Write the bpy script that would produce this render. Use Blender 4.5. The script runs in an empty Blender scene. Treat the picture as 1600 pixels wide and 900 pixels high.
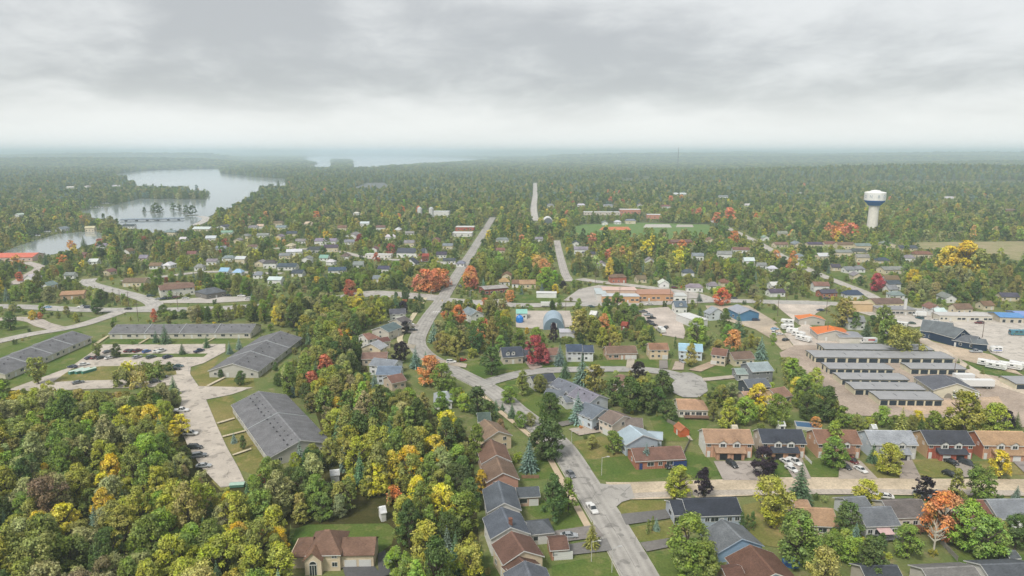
import bpy, math, random
import numpy as np
from mathutils import Vector, noise as mnoise
sc = bpy.context.scene
COL = sc.collection
random.seed(7); RNG = np.random.default_rng(7)
# ------------------------------------------------------------------ camera
F, CAMH, HOR = 1067.0, 96.0, 238.0           # focal length in photo pixels, drone height, horizon row
KS = CAMH / 70.0
PIT = math.atan((450 - HOR) / F)
cd = bpy.data.cameras.new('camera'); cam = bpy.data.objects.new('camera', cd); COL.objects.link(cam)
cd.sensor_width = 36; cd.lens = 24.0; cd.clip_start = 1; cd.clip_end = 80000
cam.location = (0, 0, CAMH); cam.rotation_euler = (math.pi / 2 - PIT, 0, 0); sc.camera = cam
sc.view_settings.view_transform = 'Standard'; sc.view_settings.look = 'None'
sc.view_settings.exposure = 1.15; sc.view_settings.gamma = 1
sc.cycles.max_bounces = 8; sc.cycles.diffuse_bounces = 2; sc.cycles.transparent_max_bounces = 4
sc.cycles.glossy_bounces = 2; sc.cycles.transmission_bounces = 2; sc.cycles.volume_bounces = 4
sc.cycles.use_adaptive_sampling = True; sc.cycles.adaptive_threshold = 0.02
sc.cycles.use_denoising = True; sc.cycles.use_persistent_data = False
# ------------------------------------------------------------------ sky and sun
SUN_EL, SUN_AZ = math.radians(52), math.radians(215)
w = bpy.data.worlds.new('World'); sc.world = w; w.use_nodes = True
nt = w.node_tree; N = nt.nodes; Lk = nt.links; N.clear()
def nd(t, **k):
    n = N.new(t)
    for a, b in k.items(): setattr(n, a, b)
    return n
out = nd('ShaderNodeOutputWorld'); bg = nd('ShaderNodeBackground'); Lk.new(bg.outputs[0], out.inputs[0])
sky = nd('ShaderNodeTexSky', sky_type='NISHITA'); sky.sun_disc = False
sky.sun_elevation = SUN_EL; sky.sun_rotation = SUN_AZ
tc = nd('ShaderNodeTexCoord'); sep = nd('ShaderNodeSeparateXYZ'); Lk.new(tc.outputs['Generated'], sep.inputs[0])
def M(op, a, b=None, c=None):
    n = nd('ShaderNodeMath', operation=op)
    for i, v in enumerate((a, b, c)):
        if v is None: continue
        if isinstance(v, (int, float)): n.inputs[i].default_value = v
        else: Lk.new(v, n.inputs[i])
    return n.outputs[0]
zz = M('MAXIMUM', sep.outputs[2], 0.0); den = M('ADD', zz, 0.26)
cx = M('DIVIDE', sep.outputs[0], den); cy = M('DIVIDE', sep.outputs[1], den)
cmb = nd('ShaderNodeCombineXYZ'); Lk.new(cx, cmb.inputs[0]); Lk.new(cy, cmb.inputs[1])
def noise(scale, det, off, rough=.55, dist=0.0):
    mp = nd('ShaderNodeMapping'); mp.inputs['Location'].default_value = off; Lk.new(cmb.outputs[0], mp.inputs[0])
    n = nd('ShaderNodeTexNoise'); n.inputs['Scale'].default_value = scale; n.inputs['Detail'].default_value = det
    n.inputs['Roughness'].default_value = rough; n.inputs['Distortion'].default_value = dist
    Lk.new(mp.outputs[0], n.inputs['Vector']); return n.outputs['Fac']
n1 = noise(.85, 6, (3.1, 1.7, 3.0), .5, .35)
n2 = noise(3.4, 9, (7.3, 2.2, 1.0), .6, .3)
mixn = M('ADD', M('MULTIPLY', n1, 0.70), M('MULTIPLY', n2, 0.30))
mr = nd('ShaderNodeMapRange', interpolation_type='SMOOTHSTEP'); Lk.new(mixn, mr.inputs[0])
mr.inputs[1].default_value = .39; mr.inputs[2].default_value = .61
cr = nd('ShaderNodeMix', data_type='RGBA'); Lk.new(mr.outputs[0], cr.inputs[0])
cr.inputs[6].default_value = (.238, .243, .246, 1); cr.inputs[7].default_value = (.378, .381, .378, 1)
# pale unbroken cloud towards the horizon
hz = nd('ShaderNodeMapRange', interpolation_type='SMOOTHSTEP'); Lk.new(zz, hz.inputs[0])
hz.inputs[1].default_value = .0; hz.inputs[2].default_value = .10; hz.inputs[3].default_value = 1; hz.inputs[4].default_value = 0
ch = nd('ShaderNodeMix', data_type='RGBA'); Lk.new(hz.outputs[0], ch.inputs[0]); Lk.new(cr.outputs[2], ch.inputs[6])
ch.inputs[7].default_value = (.465, .466, .458, 1)
sk = nd('ShaderNodeMix', data_type='RGBA', blend_type='MULTIPLY'); sk.inputs[0].default_value = 1
Lk.new(sky.outputs[0], sk.inputs[6]); sk.inputs[7].default_value = (.1, .1, .1, 1)
fin = nd('ShaderNodeMix', data_type='RGBA'); fin.inputs[0].default_value = .94
Lk.new(sk.outputs[2], fin.inputs[6]); Lk.new(ch.outputs[2], fin.inputs[7]); 
Lk.new(fin.outputs[2], bg.inputs[0]); bg.inputs[1].default_value = 1.0
sl = bpy.data.lights.new('sun', 'SUN'); sl.energy = 1.5; sl.angle = math.radians(14); sl.color = (1, .95, .87)
so = bpy.data.objects.new('sun', sl); COL.objects.link(so)
so.rotation_euler = (math.pi / 2 - SUN_EL, 0, math.pi - SUN_AZ)

# ------------------------------------------------------------------ projection helpers (photo pixel -> a place on the ground)
SP, CP = math.sin(PIT), math.cos(PIT)
def G(px, py, z=0.0):
    x = (px - 800) / F; y = (450 - py) / F
    t = (z - CAMH) / (-SP + y * CP)
    return (x * t, (CP + y * SP) * t)
def PX(X, Y, Z=0.0):
    Z = Z - CAMH; d = Y * CP - Z * SP; u = Y * SP + Z * CP
    return 800 + F * X / d, 450 - F * u / d
def lin(c): return tuple((v / 255 / 12.92) if v <= 10 else ((v / 255 + .055) / 1.055) ** 2.4 for v in c)
def alb(c, k=.80): return tuple(min(.85, v * k) for v in lin(c)) + (1,)

# ------------------------------------------------------------------ materials
MAT = {}
def material(name, rough=.8, spec=.3, metallic=0):
    m = bpy.data.materials.new(name); m.use_nodes = True; t = m.node_tree
    b = t.nodes['Principled BSDF']; b.inputs['Roughness'].default_value = rough
    b.inputs['Specular IOR Level'].default_value = spec; b.inputs['Metallic'].default_value = metallic
    MAT[name] = m; return m, t, b
class NT:
    def __init__(s, t): s.t = t
    def n(s, ty, ins=None, **k):
        x = s.t.nodes.new(ty)
        for a, b in k.items(): setattr(x, a, b)
        for a, v in (ins or {}).items():
            if hasattr(v, 'is_linked') or hasattr(v, 'links'): s.t.links.new(v, x.inputs[a])
            else: x.inputs[a].default_value = v
        return x
    def noise(s, scale, det=4, rough=.55, vec=None, sc3=None):
        v = vec or s.n('ShaderNodeTexCoord').outputs['Object']
        if sc3: v = s.n('ShaderNodeMapping', {'Vector': v, 'Scale': sc3}).outputs[0]
        return s.n('ShaderNodeTexNoise', {'Vector': v, 'Scale': scale, 'Detail': det, 'Roughness': rough}).outputs['Fac']
    def rng(s, v, a, b, c, d):
        return s.n('ShaderNodeMapRange', {0: v, 1: a, 2: b, 3: c, 4: d}).outputs[0]
    def mulc(s, col, f):     # colour times a grey value
        c = s.n('ShaderNodeCombineColor', {0: f, 1: f, 2: f}).outputs[0]
        return s.n('ShaderNodeMix', {0: 1.0, 6: col, 7: c}, data_type='RGBA', blend_type='MULTIPLY').outputs[2]
    def mix(s, f, a, b): return s.n('ShaderNodeMix', {0: f, 6: a, 7: b}, data_type='RGBA').outputs[2]
    def bump(s, h, st, dist=.1): return s.n('ShaderNodeBump', {'Height': h, 'Strength': st, 'Distance': dist}).outputs[0]
    def ocol(s): return s.n('ShaderNodeObjectInfo').outputs['Color']
def surf(name, rough=.85, spec=.25, amp=.25, scale=.5, fine=3.0, famp=.15, sc3=None, metallic=0, bump=0, world=True):
    """a painted / weathered surface: the object's own colour with broad and fine unevenness"""
    m, t, b = material(name, rough, spec, metallic); q = NT(t)
    vec = q.n('ShaderNodeNewGeometry').outputs['Position'] if world else None
    a = q.rng(q.noise(scale, 5, .6, vec), .3, .7, 1 - amp, 1 + amp)
    f = q.rng(q.noise(fine, 3, .6, vec, sc3), .3, .7, 1 - famp, 1 + famp)
    k = q.n('ShaderNodeMath', {0: a, 1: f}, operation='MULTIPLY').outputs[0]
    t.links.new(q.mulc(q.ocol(), k), b.inputs['Base Color'])
    if bump: t.links.new(q.bump(f, bump, .05), b.inputs['Normal'])
    return m
surf('shingle', .9, .2, .22, .30, 3.0, .26, (.6, .6, 4), bump=.4)
surf('siding', .7, .3, .06, .4, 6.0, .10, (.05, .05, 1), bump=.2)
surf('stucco', .85, .2, .1, .5, 5.0, .10)
surf('metal_roof', .5, .4, .10, .3, 4.0, .06, (1, .05, .05))
surf('paint', .6, .35, .04, 1, 6, .04)
surf('asphalt', .9, .25, .16, .09, 1.6, .14)
surf('gravel', .95, .15, .26, .07, 1.6, .2)
surf('concrete', .9, .2, .10, .3, 3, .10)
surf('wood', .85, .2, .18, .8, 8, .2)
surf('fabric', .9, .1, .1, 1, 5, .1)
surf('rubber', .9, .2, .1, 1, 5, .1)
m, t, b = material('car_paint', .25, .5); q = NT(t); t.links.new(q.ocol(), b.inputs['Base Color']); b.inputs['Coat Weight'].default_value = .4
m, t, b = material('glass', .08, .6); b.inputs['Base Color'].default_value = (.03, .036, .042, 1)
m, t, b = material('chrome', .35, .5, .8); b.inputs['Base Color'].default_value = (.55, .55, .55, 1)
m, t, b = material('headlight', .2, .5); b.inputs['Base Color'].default_value = (.75, .75, .72, 1)
m, t, b = material('taillight', .3, .5); b.inputs['Base Color'].default_value = (.35, .02, .02, 1)
# brick
m, t, b = material('brick', .9, .2); q = NT(t)
br = q.n('ShaderNodeTexBrick', {'Scale': 3.0, 'Vector': q.n('ShaderNodeNewGeometry').outputs['Position'], 'Mortar Size': .03, 'Color1': (1, 1, 1, 1), 'Color2': (.72, .7, .7, 1), 'Mortar': (1.15, 1.15, 1.15, 1)})
t.links.new(q.mulc(q.n('ShaderNodeMix', {0: 1.0, 6: q.ocol(), 7: br.outputs[0]}, data_type='RGBA', blend_type='MULTIPLY').outputs[2], q.rng(q.noise(2, 4), .3, .7, .85, 1.15)), b.inputs['Base Color'])
# old patched asphalt street: sealed cracks, patches, tyre-worn lanes
m, t, b = material('street', .9, .25); q = NT(t); pos = q.n('ShaderNodeNewGeometry').outputs['Position']
a = q.rng(q.noise(.12, 5, .6, pos), .3, .7, .82, 1.14); f = q.rng(q.noise(2.5, 4, .6, pos), .3, .7, .9, 1.1)
k = q.n('ShaderNodeMath', {0: a, 1: f}, operation='MULTIPLY').outputs[0]
pt = q.rng(q.noise(.33, 2, .4, pos), .60, .63, 0, 1)
vo = q.n('ShaderNodeTexVoronoi', {'Vector': q.n('ShaderNodeMapping', {'Vector': pos, 'Scale': (1, .6, 1)}).outputs[0], 'Scale': .16}, feature='DISTANCE_TO_EDGE').outputs[0]
ck = q.n('ShaderNodeMath', {0: q.rng(vo, .0, .016, 1, 0), 1: q.rng(q.noise(.2, 2, .5, pos), .5, .6, 0, 1)}, operation='MULTIPLY').outputs[0]
ac = q.n('ShaderNodeAttribute', attribute_type='GEOMETRY', attribute_name='across').outputs['Fac']      # 1 and 3 at the edges, 2 on the crown of the road
ad = q.n('ShaderNodeMath', {0: q.n('ShaderNodeMath', {0: ac, 1: 2.0}, operation='SUBTRACT').outputs[0]}, operation='ABSOLUTE').outputs[0]
tr_ = q.n('ShaderNodeMath', {0: q.n('ShaderNodeMath', {0: ad, 1: 12.6}, operation='MULTIPLY').outputs[0]}, operation='COSINE').outputs[0]
on = q.rng(ac, .5, .6, 0, 1)
wear = q.n('ShaderNodeMath', {0: q.rng(tr_, -1, 1, -.13, .06), 1: on}, operation='MULTIPLY').outputs[0]
k = q.n('ShaderNodeMath', {0: k, 1: q.n('ShaderNodeMath', {0: wear, 1: 1.0}, operation='ADD').outputs[0]}, operation='MULTIPLY').outputs[0]
seam = q.n('ShaderNodeMath', {0: q.n('ShaderNodeMath', {0: q.rng(ad, 0, .025, .45, 0), 1: on}, operation='MULTIPLY').outputs[0], 1: q.rng(q.noise(.15, 3, .6, pos), .42, .52, 0, 1)}, operation='MULTIPLY').outputs[0]
k = q.n('ShaderNodeMath', {0: k, 1: q.n('ShaderNodeMath', {0: 1.0, 1: seam}, operation='SUBTRACT').outputs[0]}, operation='MULTIPLY').outputs[0]
c = q.mulc(q.ocol(), k); c = q.mix(pt, c, q.mulc(c, .72)); c = q.mix(ck, c, q.mulc(c, .5))
t.links.new(c, b.inputs['Base Color'])
# grass: mown green with dry and bare patches
def grass(name, c1, c2, c3):
    m, t, b = material(name, .95, .1); q = NT(t); pos = q.n('ShaderNodeNewGeometry').outputs['Position']
    x = q.mix(q.rng(q.noise(.06, 5, .6, pos), .38, .62, 0, 1), c1, c2)
    x = q.mix(q.rng(q.noise(.17, 5, .65, pos), .52, .68, 0, .8), x, c3)
    x = q.mulc(x, q.rng(q.noise(1.6, 4, .7, pos), .3, .7, .75, 1.25))
    t.links.new(x, b.inputs['Base Color']); t.links.new(q.bump(q.noise(5, 2, .6, pos), .4, .15), b.inputs['Normal'])
grass('grass', alb((104, 122, 68)), alb((126, 130, 82)), alb((152, 142, 104)))
grass('lawn', alb((84, 110, 50)), alb((108, 122, 62)), alb((136, 134, 86)))
grass('dry_lawn', alb((112, 120, 60)), alb((142, 134, 84)), alb((166, 146, 98)))
grass('forest_floor', alb((70, 74, 38)), alb((86, 80, 48)), alb((96, 88, 58)))
grass('field', alb((172, 158, 126)), alb((146, 146, 102)), alb((180, 162, 132)))
grass('turf', alb((104, 136, 76)), alb((116, 140, 84)), alb((128, 140, 90)))
grass('far_ground', alb((84, 98, 64)), alb((104, 108, 74)), alb((120, 116, 84)))
# water
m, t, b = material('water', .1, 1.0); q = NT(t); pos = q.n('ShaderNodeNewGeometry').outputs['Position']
b.inputs['Base Color'].default_value = (.27, .30, .31, 1)  # whitened base: the pale sky reflection is partly put into the colour
t.links.new(q.bump(q.noise(.5, 3, .6, pos, (1, .35, 1)), .04, .3), b.inputs['Normal'])
# bark
m, t, b = material('bark', .95, .1); q = NT(t)
t.links.new(q.mulc(q.n('ShaderNodeRGB').outputs[0], q.rng(q.noise(6, 4), .3, .7, .7, 1.3)), b.inputs['Base Color'])
t.nodes['RGB'].outputs[0].default_value = (.11, .09, .07, 1)
# leaves: colour of the tree, each clump and leaf a little lighter, darker, yellower
def leafmat(name, src):
    m, t, b = material(name, .7, .2); q = NT(t)
    col = q.ocol() if src == 'obj' else q.n('ShaderNodeAttribute', attribute_type='INSTANCER', attribute_name='tint').outputs['Color']
    a = q.n('ShaderNodeAttribute', attribute_type='GEOMETRY', attribute_name='leaf_tone')
    s = q.n('ShaderNodeSeparateColor', {0: a.outputs['Color']})
    hs = q.n('ShaderNodeHueSaturation', {'Hue': q.rng(s.outputs[1], 0, 1, .475, .52), 'Saturation': q.rng(s.outputs[2], 0, 1, .8, 1.1), 'Value': q.rng(s.outputs[0], 0, 1, .5, 1.5), 'Fac': 1.0, 'Color': col})
    t.links.new(hs.outputs[0], b.inputs['Base Color'])
    tr = q.n('ShaderNodeBsdfTranslucent', {'Color': hs.outputs[0]}); mx = q.n('ShaderNodeMixShader', {0: .13, 1: b.outputs[0], 2: tr.outputs[0]})
    t.links.new(mx.outputs[0], t.nodes['Material Output'].inputs[0])
leafmat('leaf', 'obj'); leafmat('leaf_mass', 'inst')

# ------------------------------------------------------------------ mesh builder
class MB:
    def __init__(s): s.v = []; s.f = []; s.m = []
    def face(s, pts, m=0):
        i = len(s.v); s.v += [tuple(p) for p in pts]; s.f.append(list(range(i, i + len(pts)))); s.m.append(m); return s
    def solid(s, vs, fs, m=0):
        i = len(s.v); s.v += [tuple(p) for p in vs]
        for f in fs: s.f.append([i + k for k in f]); s.m.append(m)
        return s
    def box(s, c, d, m=0, taper=1.0):
        x, y, z = c; a, b, h = d[0] / 2, d[1] / 2, d[2] / 2; k = taper
        vs = [(x - a, y - b, z - h), (x + a, y - b, z - h), (x + a, y + b, z - h), (x - a, y + b, z - h), (x - a * k, y - b * k, z + h), (x + a * k, y - b * k, z + h), (x + a * k, y + b * k, z + h), (x - a * k, y + b * k, z + h)]
        return s.solid(vs, [(3, 2, 1, 0), (4, 5, 6, 7), (0, 1, 5, 4), (1, 2, 6, 5), (2, 3, 7, 6), (3, 0, 4, 7)], m)
    def prism(s, prof, y0, y1, m=0):           # profile in x,z swept along y
        n = len(prof); vs = [(x, y0, z) for x, z in prof] + [(x, y1, z) for x, z in prof]
        return s.solid(vs, [list(range(n)), list(range(2 * n - 1, n - 1, -1))] + [(i, n + i, n + (i + 1) % n, (i + 1) % n) for i in range(n)], m)
    def xprism(s, prof, x0, x1, m=0):          # profile in y,z swept along x
        n = len(prof); vs = [(x0, y, z) for y, z in prof] + [(x1, y, z) for y, z in prof]
        return s.solid(vs, [list(range(n)), list(range(2 * n - 1, n - 1, -1))] + [(i, n + i, n + (i + 1) % n, (i + 1) % n) for i in range(n)], m)
    def lathe(s, prof, seg=12, c=(0, 0), m=0):  # profile r,z
        n = len(prof); i0 = len(s.v)
        for r, z in prof:
            for k in range(seg):
                a = 2 * math.pi * k / seg; s.v.append((c[0] + r * math.cos(a), c[1] + r * math.sin(a), z))
        for j in range(n - 1):
            for k in range(seg):
                s.f.append([i0 + j * seg + k, i0 + j * seg + (k + 1) % seg, i0 + (j + 1) * seg + (k + 1) % seg, i0 + (j + 1) * seg + k]); s.m.append(m)
        s.f.append([i0 + k for k in range(seg)][::-1]); s.m.append(m); s.f.append([i0 + (n - 1) * seg + k for k in range(seg)]); s.m.append(m)
        return s
    def tube(s, p, q, r0, r1, seg=6, m=0):
        p, q = Vector(p), Vector(q); d = (q - p).normalized(); u = d.orthogonal().normalized(); v = d.cross(u); i = len(s.v)
        for c, r in ((p, r0), (q, r1)):
            for k in range(seg):
                a = 2 * math.pi * k / seg; s.v.append(tuple(c + u * (r * math.cos(a)) + v * (r * math.sin(a))))
        for k in range(seg): s.f.append([i + k, i + (k + 1) % seg, i + seg + (k + 1) % seg, i + seg + k]); s.m.append(m)
        s.f.append([i + k for k in range(seg)][::-1]); s.m.append(m); s.f.append([i + seg + k for k in range(seg)]); s.m.append(m)
        return s
    def mesh(s, name, mats):
        me = bpy.data.meshes.new(name); me.from_pydata(s.v, [], s.f)
        for x in ([mats] if isinstance(mats, str) else mats): me.materials.append(MAT[x])
        if any(s.m): me.polygons.foreach_set('material_index', s.m)
        me.validate(); me.update()
        return me
def put(name, me, parent=None, loc=(0, 0, 0), rz=0.0, color=None, scale=None):
    o = bpy.data.objects.new(name, me); COL.objects.link(o); o.parent = parent; o.location = loc
    if rz: o.rotation_euler = (0, 0, rz)
    if color: o.color = color if len(color) == 4 else tuple(color) + (1,)
    if scale: o.scale = scale
    return o
def tag(o, label=None, cat=None, group=None, kind=None):
    for k, v in (('label', label), ('category', cat), ('group', group), ('kind', kind)):
        if v: o[k] = v
    return o
def thing(name, label, cat, loc, rz=0.0, group=None):
    o = bpy.data.objects.new(name, None); COL.objects.link(o); o.location = loc; o.rotation_euler = (0, 0, rz); o.empty_display_size = .5
    return tag(o, label, cat, group)
BOOK = []       # every thing whose label is made later from what stands near it: dict(o, base, x, y)
MARKS = []      # landmarks: (x, y, phrase)
PROT = []       # spots the photo shows clear: (px, py, half width, distance)
FOOT = []       # footprints no tree may stand in: (x, y, cos, sin, half length, half width)
def mark(x, y, ph): MARKS.append((x, y, ph))
def guard(px, py, hw, D): PROT.append((px, py, hw, D))
# ------------------------------------------------------------------ the land
def tz(x, y):
    """height of the land: flat round the town, low wooded hills far off (works on arrays)"""
    x = np.asarray(x, float) / KS; y = np.asarray(y, float) / KS
    g = lambda cx, cy, sx, sy, h: h * np.exp(-((x - cx) / sx) ** 2 - ((y - cy) / sy) ** 2)
    z = g(1150, 1850, 620, 260, 26) + g(-2600, 4200, 1500, 900, 30) + g(3200, 5200, 1500, 900, 34) + g(900, 5600, 1500, 700, 20) + g(2600, 3300, 900, 500, 22) + g(-3400, 6500, 2300, 900, 50) + g(1400, 7300, 1300, 900, 44) + g(4600, 6800, 1900, 1000, 56) + g(2900, 8600, 900, 700, 52)
    far = np.clip((y - 7500) / 5000, 0, 1)
    q = x / np.maximum(y, 1)
    bay = np.clip((q + .44) / .06, 0, 1) * np.clip((.07 - q) / .05, 0, 1) * (y < 13000)      # open water lies in this direction
    z = z + far * np.maximum(0, 36 + 24 * np.sin(x / 2300 + y / 3100 + 1.3) + 15 * np.sin(x / 1000 - y / 1900 + 4) + 8 * np.sin(x / 420 + y / 900))
    lk = np.clip((q + .75) / .08, 0, 1) * np.clip((.07 - q) / .05, 0, 1) * np.clip((3900 - y) / 700, 0, 1)                  # and round the lake the land is low
    return np.minimum(KS * z, 98 + .12 * z) * (1 - bay) * (1 - lk)
rings = [0, 40, 80, 120, 170, 230, 300, 400, 520, 680, 880, 1150, 1400, 1650, 1900, 2200, 2600, 3000, 3400, 3800, 4300, 4800, 5400, 6000, 6800, 7600, 8600, 9800, 11000, 12500, 14500, 18000, 24000, 30000]
SEG = 144
gv = [(0, 0, 0)]; gf = []
rings = [r * KS for r in rings]
for r in rings[1:]:
    for k in range(SEG):
        a = 2 * math.pi * k / SEG; gv.append((r * math.sin(a), r * math.cos(a), 0))
gv = np.array(gv); gv[:, 2] = tz(gv[:, 0], gv[:, 1]) * (gv[:, 1] > 0)
for k in range(SEG): gf.append((0, 1 + (k + 1) % SEG, 1 + k))
for j in range(len(rings) - 2):
    a = 1 + j * SEG
    for k in range(SEG): gf.append((a + k, a + (k + 1) % SEG, a + SEG + (k + 1) % SEG, a + SEG + k))
me = bpy.data.meshes.new('ground'); me.from_pydata(gv.tolist(), [], gf); me.materials.append(MAT['grass']); me.materials.append(MAT['far_ground'])
me.polygons.foreach_set('material_index', [int(np.hypot(*gv[list(f)][:, :2].mean(0)) > 700 * KS) for f in gf])
for p in me.polygons: p.use_smooth = True
tag(put('ground', me), kind='structure')

LAYER = [0.012]
def nextz():
    LAYER[0] += .004; return LAYER[0]
def inpoly(x, y, P):
    x = np.asarray(x, float); y = np.asarray(y, float); r = np.zeros(x.shape, bool); n = len(P)
    for i in range(n):
        (x1, y1), (x2, y2) = P[i], P[(i + 1) % n]
        if y1 == y2: continue
        r ^= ((y1 > y) != (y2 > y)) & (x < (x2 - x1) * (y - y1) / (y2 - y1) + x1)
    return r
CLEAR = []     # polygons no wild tree stands in
def protect_poly(P, step=8):
    xs = [p[0] for p in P]; ys = [p[1] for p in P]
    for X in np.arange(min(xs), max(xs), step):
        for Y in np.arange(min(ys), max(ys), step * .6):
            if inpoly(X, Y, P): guard(X, Y, step * .5, G(X, Y)[1])
def sheet(name, px, mat, col=None, clear=True, prot=0, z=None):
    W = [G(*p) for p in px]
    zz = z if z is not None else nextz()
    m = MB().face([(x, y, zz) for x, y in W]).mesh(name, mat)
    if m.polygons[0].normal.z < 0: m.flip_normals()
    o = put(name, m, color=alb(col) if col else None); tag(o, kind='structure')
    if clear: CLEAR.append(W)
    if prot: protect_poly(px, prot)
    return o
def smooth(P, n=6):
    P = [np.array(p, float) for p in P]; Q = []
    for i in range(len(P) - 1):
        a = P[i - 1] if i else 2 * P[0] - P[1]; b, c = P[i], P[i + 1]; d = P[i + 2] if i + 2 < len(P) else 2 * P[-1] - P[-2]
        for k in range(n):
            t = k / n; Q.append(.5 * (2 * b + (c - a) * t + (2 * a - 5 * b + 4 * c - d) * t * t + (3 * b - a - 3 * c + d) * t ** 3))
    return Q + [P[-1]]
ROADS = []
def offs(Q, d):
    R = []
    for i, p in enumerate(Q):
        t = Q[min(i + 1, len(Q) - 1)] - Q[max(i - 1, 0)]; t = t / (np.hypot(*t) + 1e-9); R.append(p + np.array((-t[1], t[0])) * d)
    return R
def strip(name, px, wd, mat, col, prot=0, off=0.0, world=False, margin=1.5, sm=6, z=None, h=0.0):
    if not world: wd, off = wd * KS, off * KS
    Q = smooth(px if world else [G(*p) for p in px], sm)
    A, B = offs(Q, off + wd / 2), offs(Q, off - wd / 2); zz = nextz() if z is None else z
    b = MB(); n = len(Q)
    if h:
        vs = [(p[0], p[1], 0) for p in A] + [(p[0], p[1], h) for p in A] + [(p[0], p[1], h) for p in B] + [(p[0], p[1], 0) for p in B]
        fs = []
        for i in range(n - 1): fs += [(i, i + 1, n + i + 1, n + i), (n + i, n + i + 1, 2 * n + i + 1, 2 * n + i), (2 * n + i, 2 * n + i + 1, 3 * n + i + 1, 3 * n + i)]
        b.solid(vs, fs)
    else:
        b.solid([(p[0], p[1], zz) for p in B] + [(p[0], p[1], zz) for p in A], [(i, i + 1, n + i + 1, n + i) for i in range(n - 1)])
    ms = b.mesh(name, mat)
    if not h: ms.attributes.new('across', 'FLOAT', 'POINT').data.foreach_set('value', [1.0] * n + [3.0] * n)
    o = put(name, ms, color=alb(col)); tag(o, kind='structure')
    if not h: ROADS.append((np.array(Q), wd / 2 + margin))
    if prot:
        for p in Q[::3]:
            x, y = PX(p[0], p[1])
            if name == 'highway' and 232 < x < 560: continue
            guard(x, y, prot, p[1])
    return Q
# wooded ground, lawns
sheet('forest_floor', [(-60, 640), (120, 612), (275, 618), (297, 700), (345, 768), (430, 742), (455, 790), (448, 905), (-60, 905)], 'forest_floor', clear=False)
sheet('forest_floor', [(440, 745), (512, 705), (470, 570), (470, 530), (560, 520), (580, 600), (690, 650), (738, 690), (752, 905), (600, 905), (598, 830), (455, 825)], 'forest_floor', clear=False)
sheet('lawn', [(462, 826), (480, 820), (605, 818), (618, 828), (612, 850), (596, 862), (450, 862)], 'lawn', prot=14)
sheet('lawn', [(322, 626), (362, 618), (428, 722), (398, 742), (376, 735), (345, 678)], 'dry_lawn')
sheet('lawn', [(296, 582), (345, 555), (328, 583), (396, 586), (398, 604), (315, 606)], 'dry_lawn')
sheet('lawn', [(160, 538), (178, 524), (410, 522), (352, 538)], 'lawn')
sheet('lawn', [(0, 606), (18, 588), (150, 530), (160, 541), (110, 574), (17, 606)], 'lawn')
sheet('lawn', [(0, 560), (0, 545), (112, 512), (130, 520), (20, 575)], 'lawn')
sheet('lawn', [(0, 527), (12, 523), (46, 514), (40, 509), (0, 516)], 'lawn')
sheet('lawn', [(0, 509), (10, 502), (40, 503), (46, 508), (25, 512), (0, 514)], 'lawn')
sheet('lawn', [(300, 477), (420, 474), (500, 478), (440, 486), (270, 483)], 'lawn')
sheet('lawn', [(916, 722), (930, 718), (980, 712), (1062, 730), (1062, 742), (965, 757), (935, 748)], 'lawn')
sheet('lawn', [(895, 690), (940, 682), (980, 690), (982, 712), (918, 718)], 'dry_lawn')
sheet('lawn', [(966, 790), (978, 780), (1042, 783), (1048, 797), (970, 806)], 'dry_lawn')
sheet('lawn', [(980, 826), (1050, 812), (1075, 822), (1072, 850), (1000, 846)], 'dry_lawn')
sheet('lawn', [(1006, 865), (1090, 855), (1160, 900), (1028, 902)], 'lawn')
sheet('lawn', [(862, 885), (930, 870), (950, 874), (968, 902), (862, 902)], 'lawn')
sheet('lawn', [(812, 730), (868, 712), (885, 745), (820, 752)], 'lawn')
sheet('lawn', [(812, 790), (900, 770), (922, 825), (862, 830)], 'lawn')
sheet('lawn', [(772, 600), (850, 588), (960, 640), (900, 660), (868, 672), (845, 660), (800, 630)], 'lawn')
sheet('lawn', [(700, 572), (760, 560), (830, 570), (800, 582), (745, 592)], 'lawn')
sheet('lawn', [(835, 575), (880, 562), (1050, 562), (1045, 575), (960, 573)], 'lawn')
sheet('lawn', [(1012, 592), (1045, 586), (1072, 592), (1060, 600), (1020, 610), (1000, 600)], 'lawn')
sheet('lawn', [(1092, 575), (1140, 568), (1165, 580), (1150, 590), (1098, 590)], 'lawn')
sheet('lawn', [(1102, 596), (1160, 594), (1170, 606), (1120, 606)], 'lawn')
sheet('lawn', [(1015, 655), (1060, 640), (1110, 660), (1085, 690), (1030, 690)], 'lawn')
sheet('lawn', [(1070, 705), (1100, 710), (1127, 742), (1095, 750), (1072, 745)], 'lawn')
sheet('lawn', [(1205, 720), (1225, 716), (1237, 748), (1208, 746)], 'lawn')
sheet('lawn', [(1255, 722), (1300, 715), (1318, 745), (1262, 748)], 'lawn')
sheet('lawn', [(1350, 725), (1400, 716), (1408, 748), (1364, 748)], 'dry_lawn')
sheet('lawn', [(1425, 720), (1482, 716), (1500, 745), (1432, 748)], 'dry_lawn')
sheet('lawn', [(1515, 722), (1600, 718), (1600, 742), (1528, 744)], 'dry_lawn')
sheet('lawn', [(1160, 790), (1205, 780), (1240, 860), (1175, 850)], 'dry_lawn')
sheet('lawn', [(1480, 860), (1540, 855), (1600, 868), (1600, 880), (1500, 890)], 'lawn')
sheet('lawn', [(1445, 548), (1480, 548), (1600, 590), (1600, 604), (1480, 578)], 'lawn')
sheet('lawn', [(800, 462), (860, 458), (900, 466), (880, 472), (800, 474)], 'lawn')
sheet('lawn', [(1268, 430), (1310, 426), (1360, 425), (1400, 436), (1330, 440)], 'lawn')
sheet('lawn', [(330, 752), (343, 748), (370, 750), (375, 760), (345, 768)], 'dry_lawn', clear=False)
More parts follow.
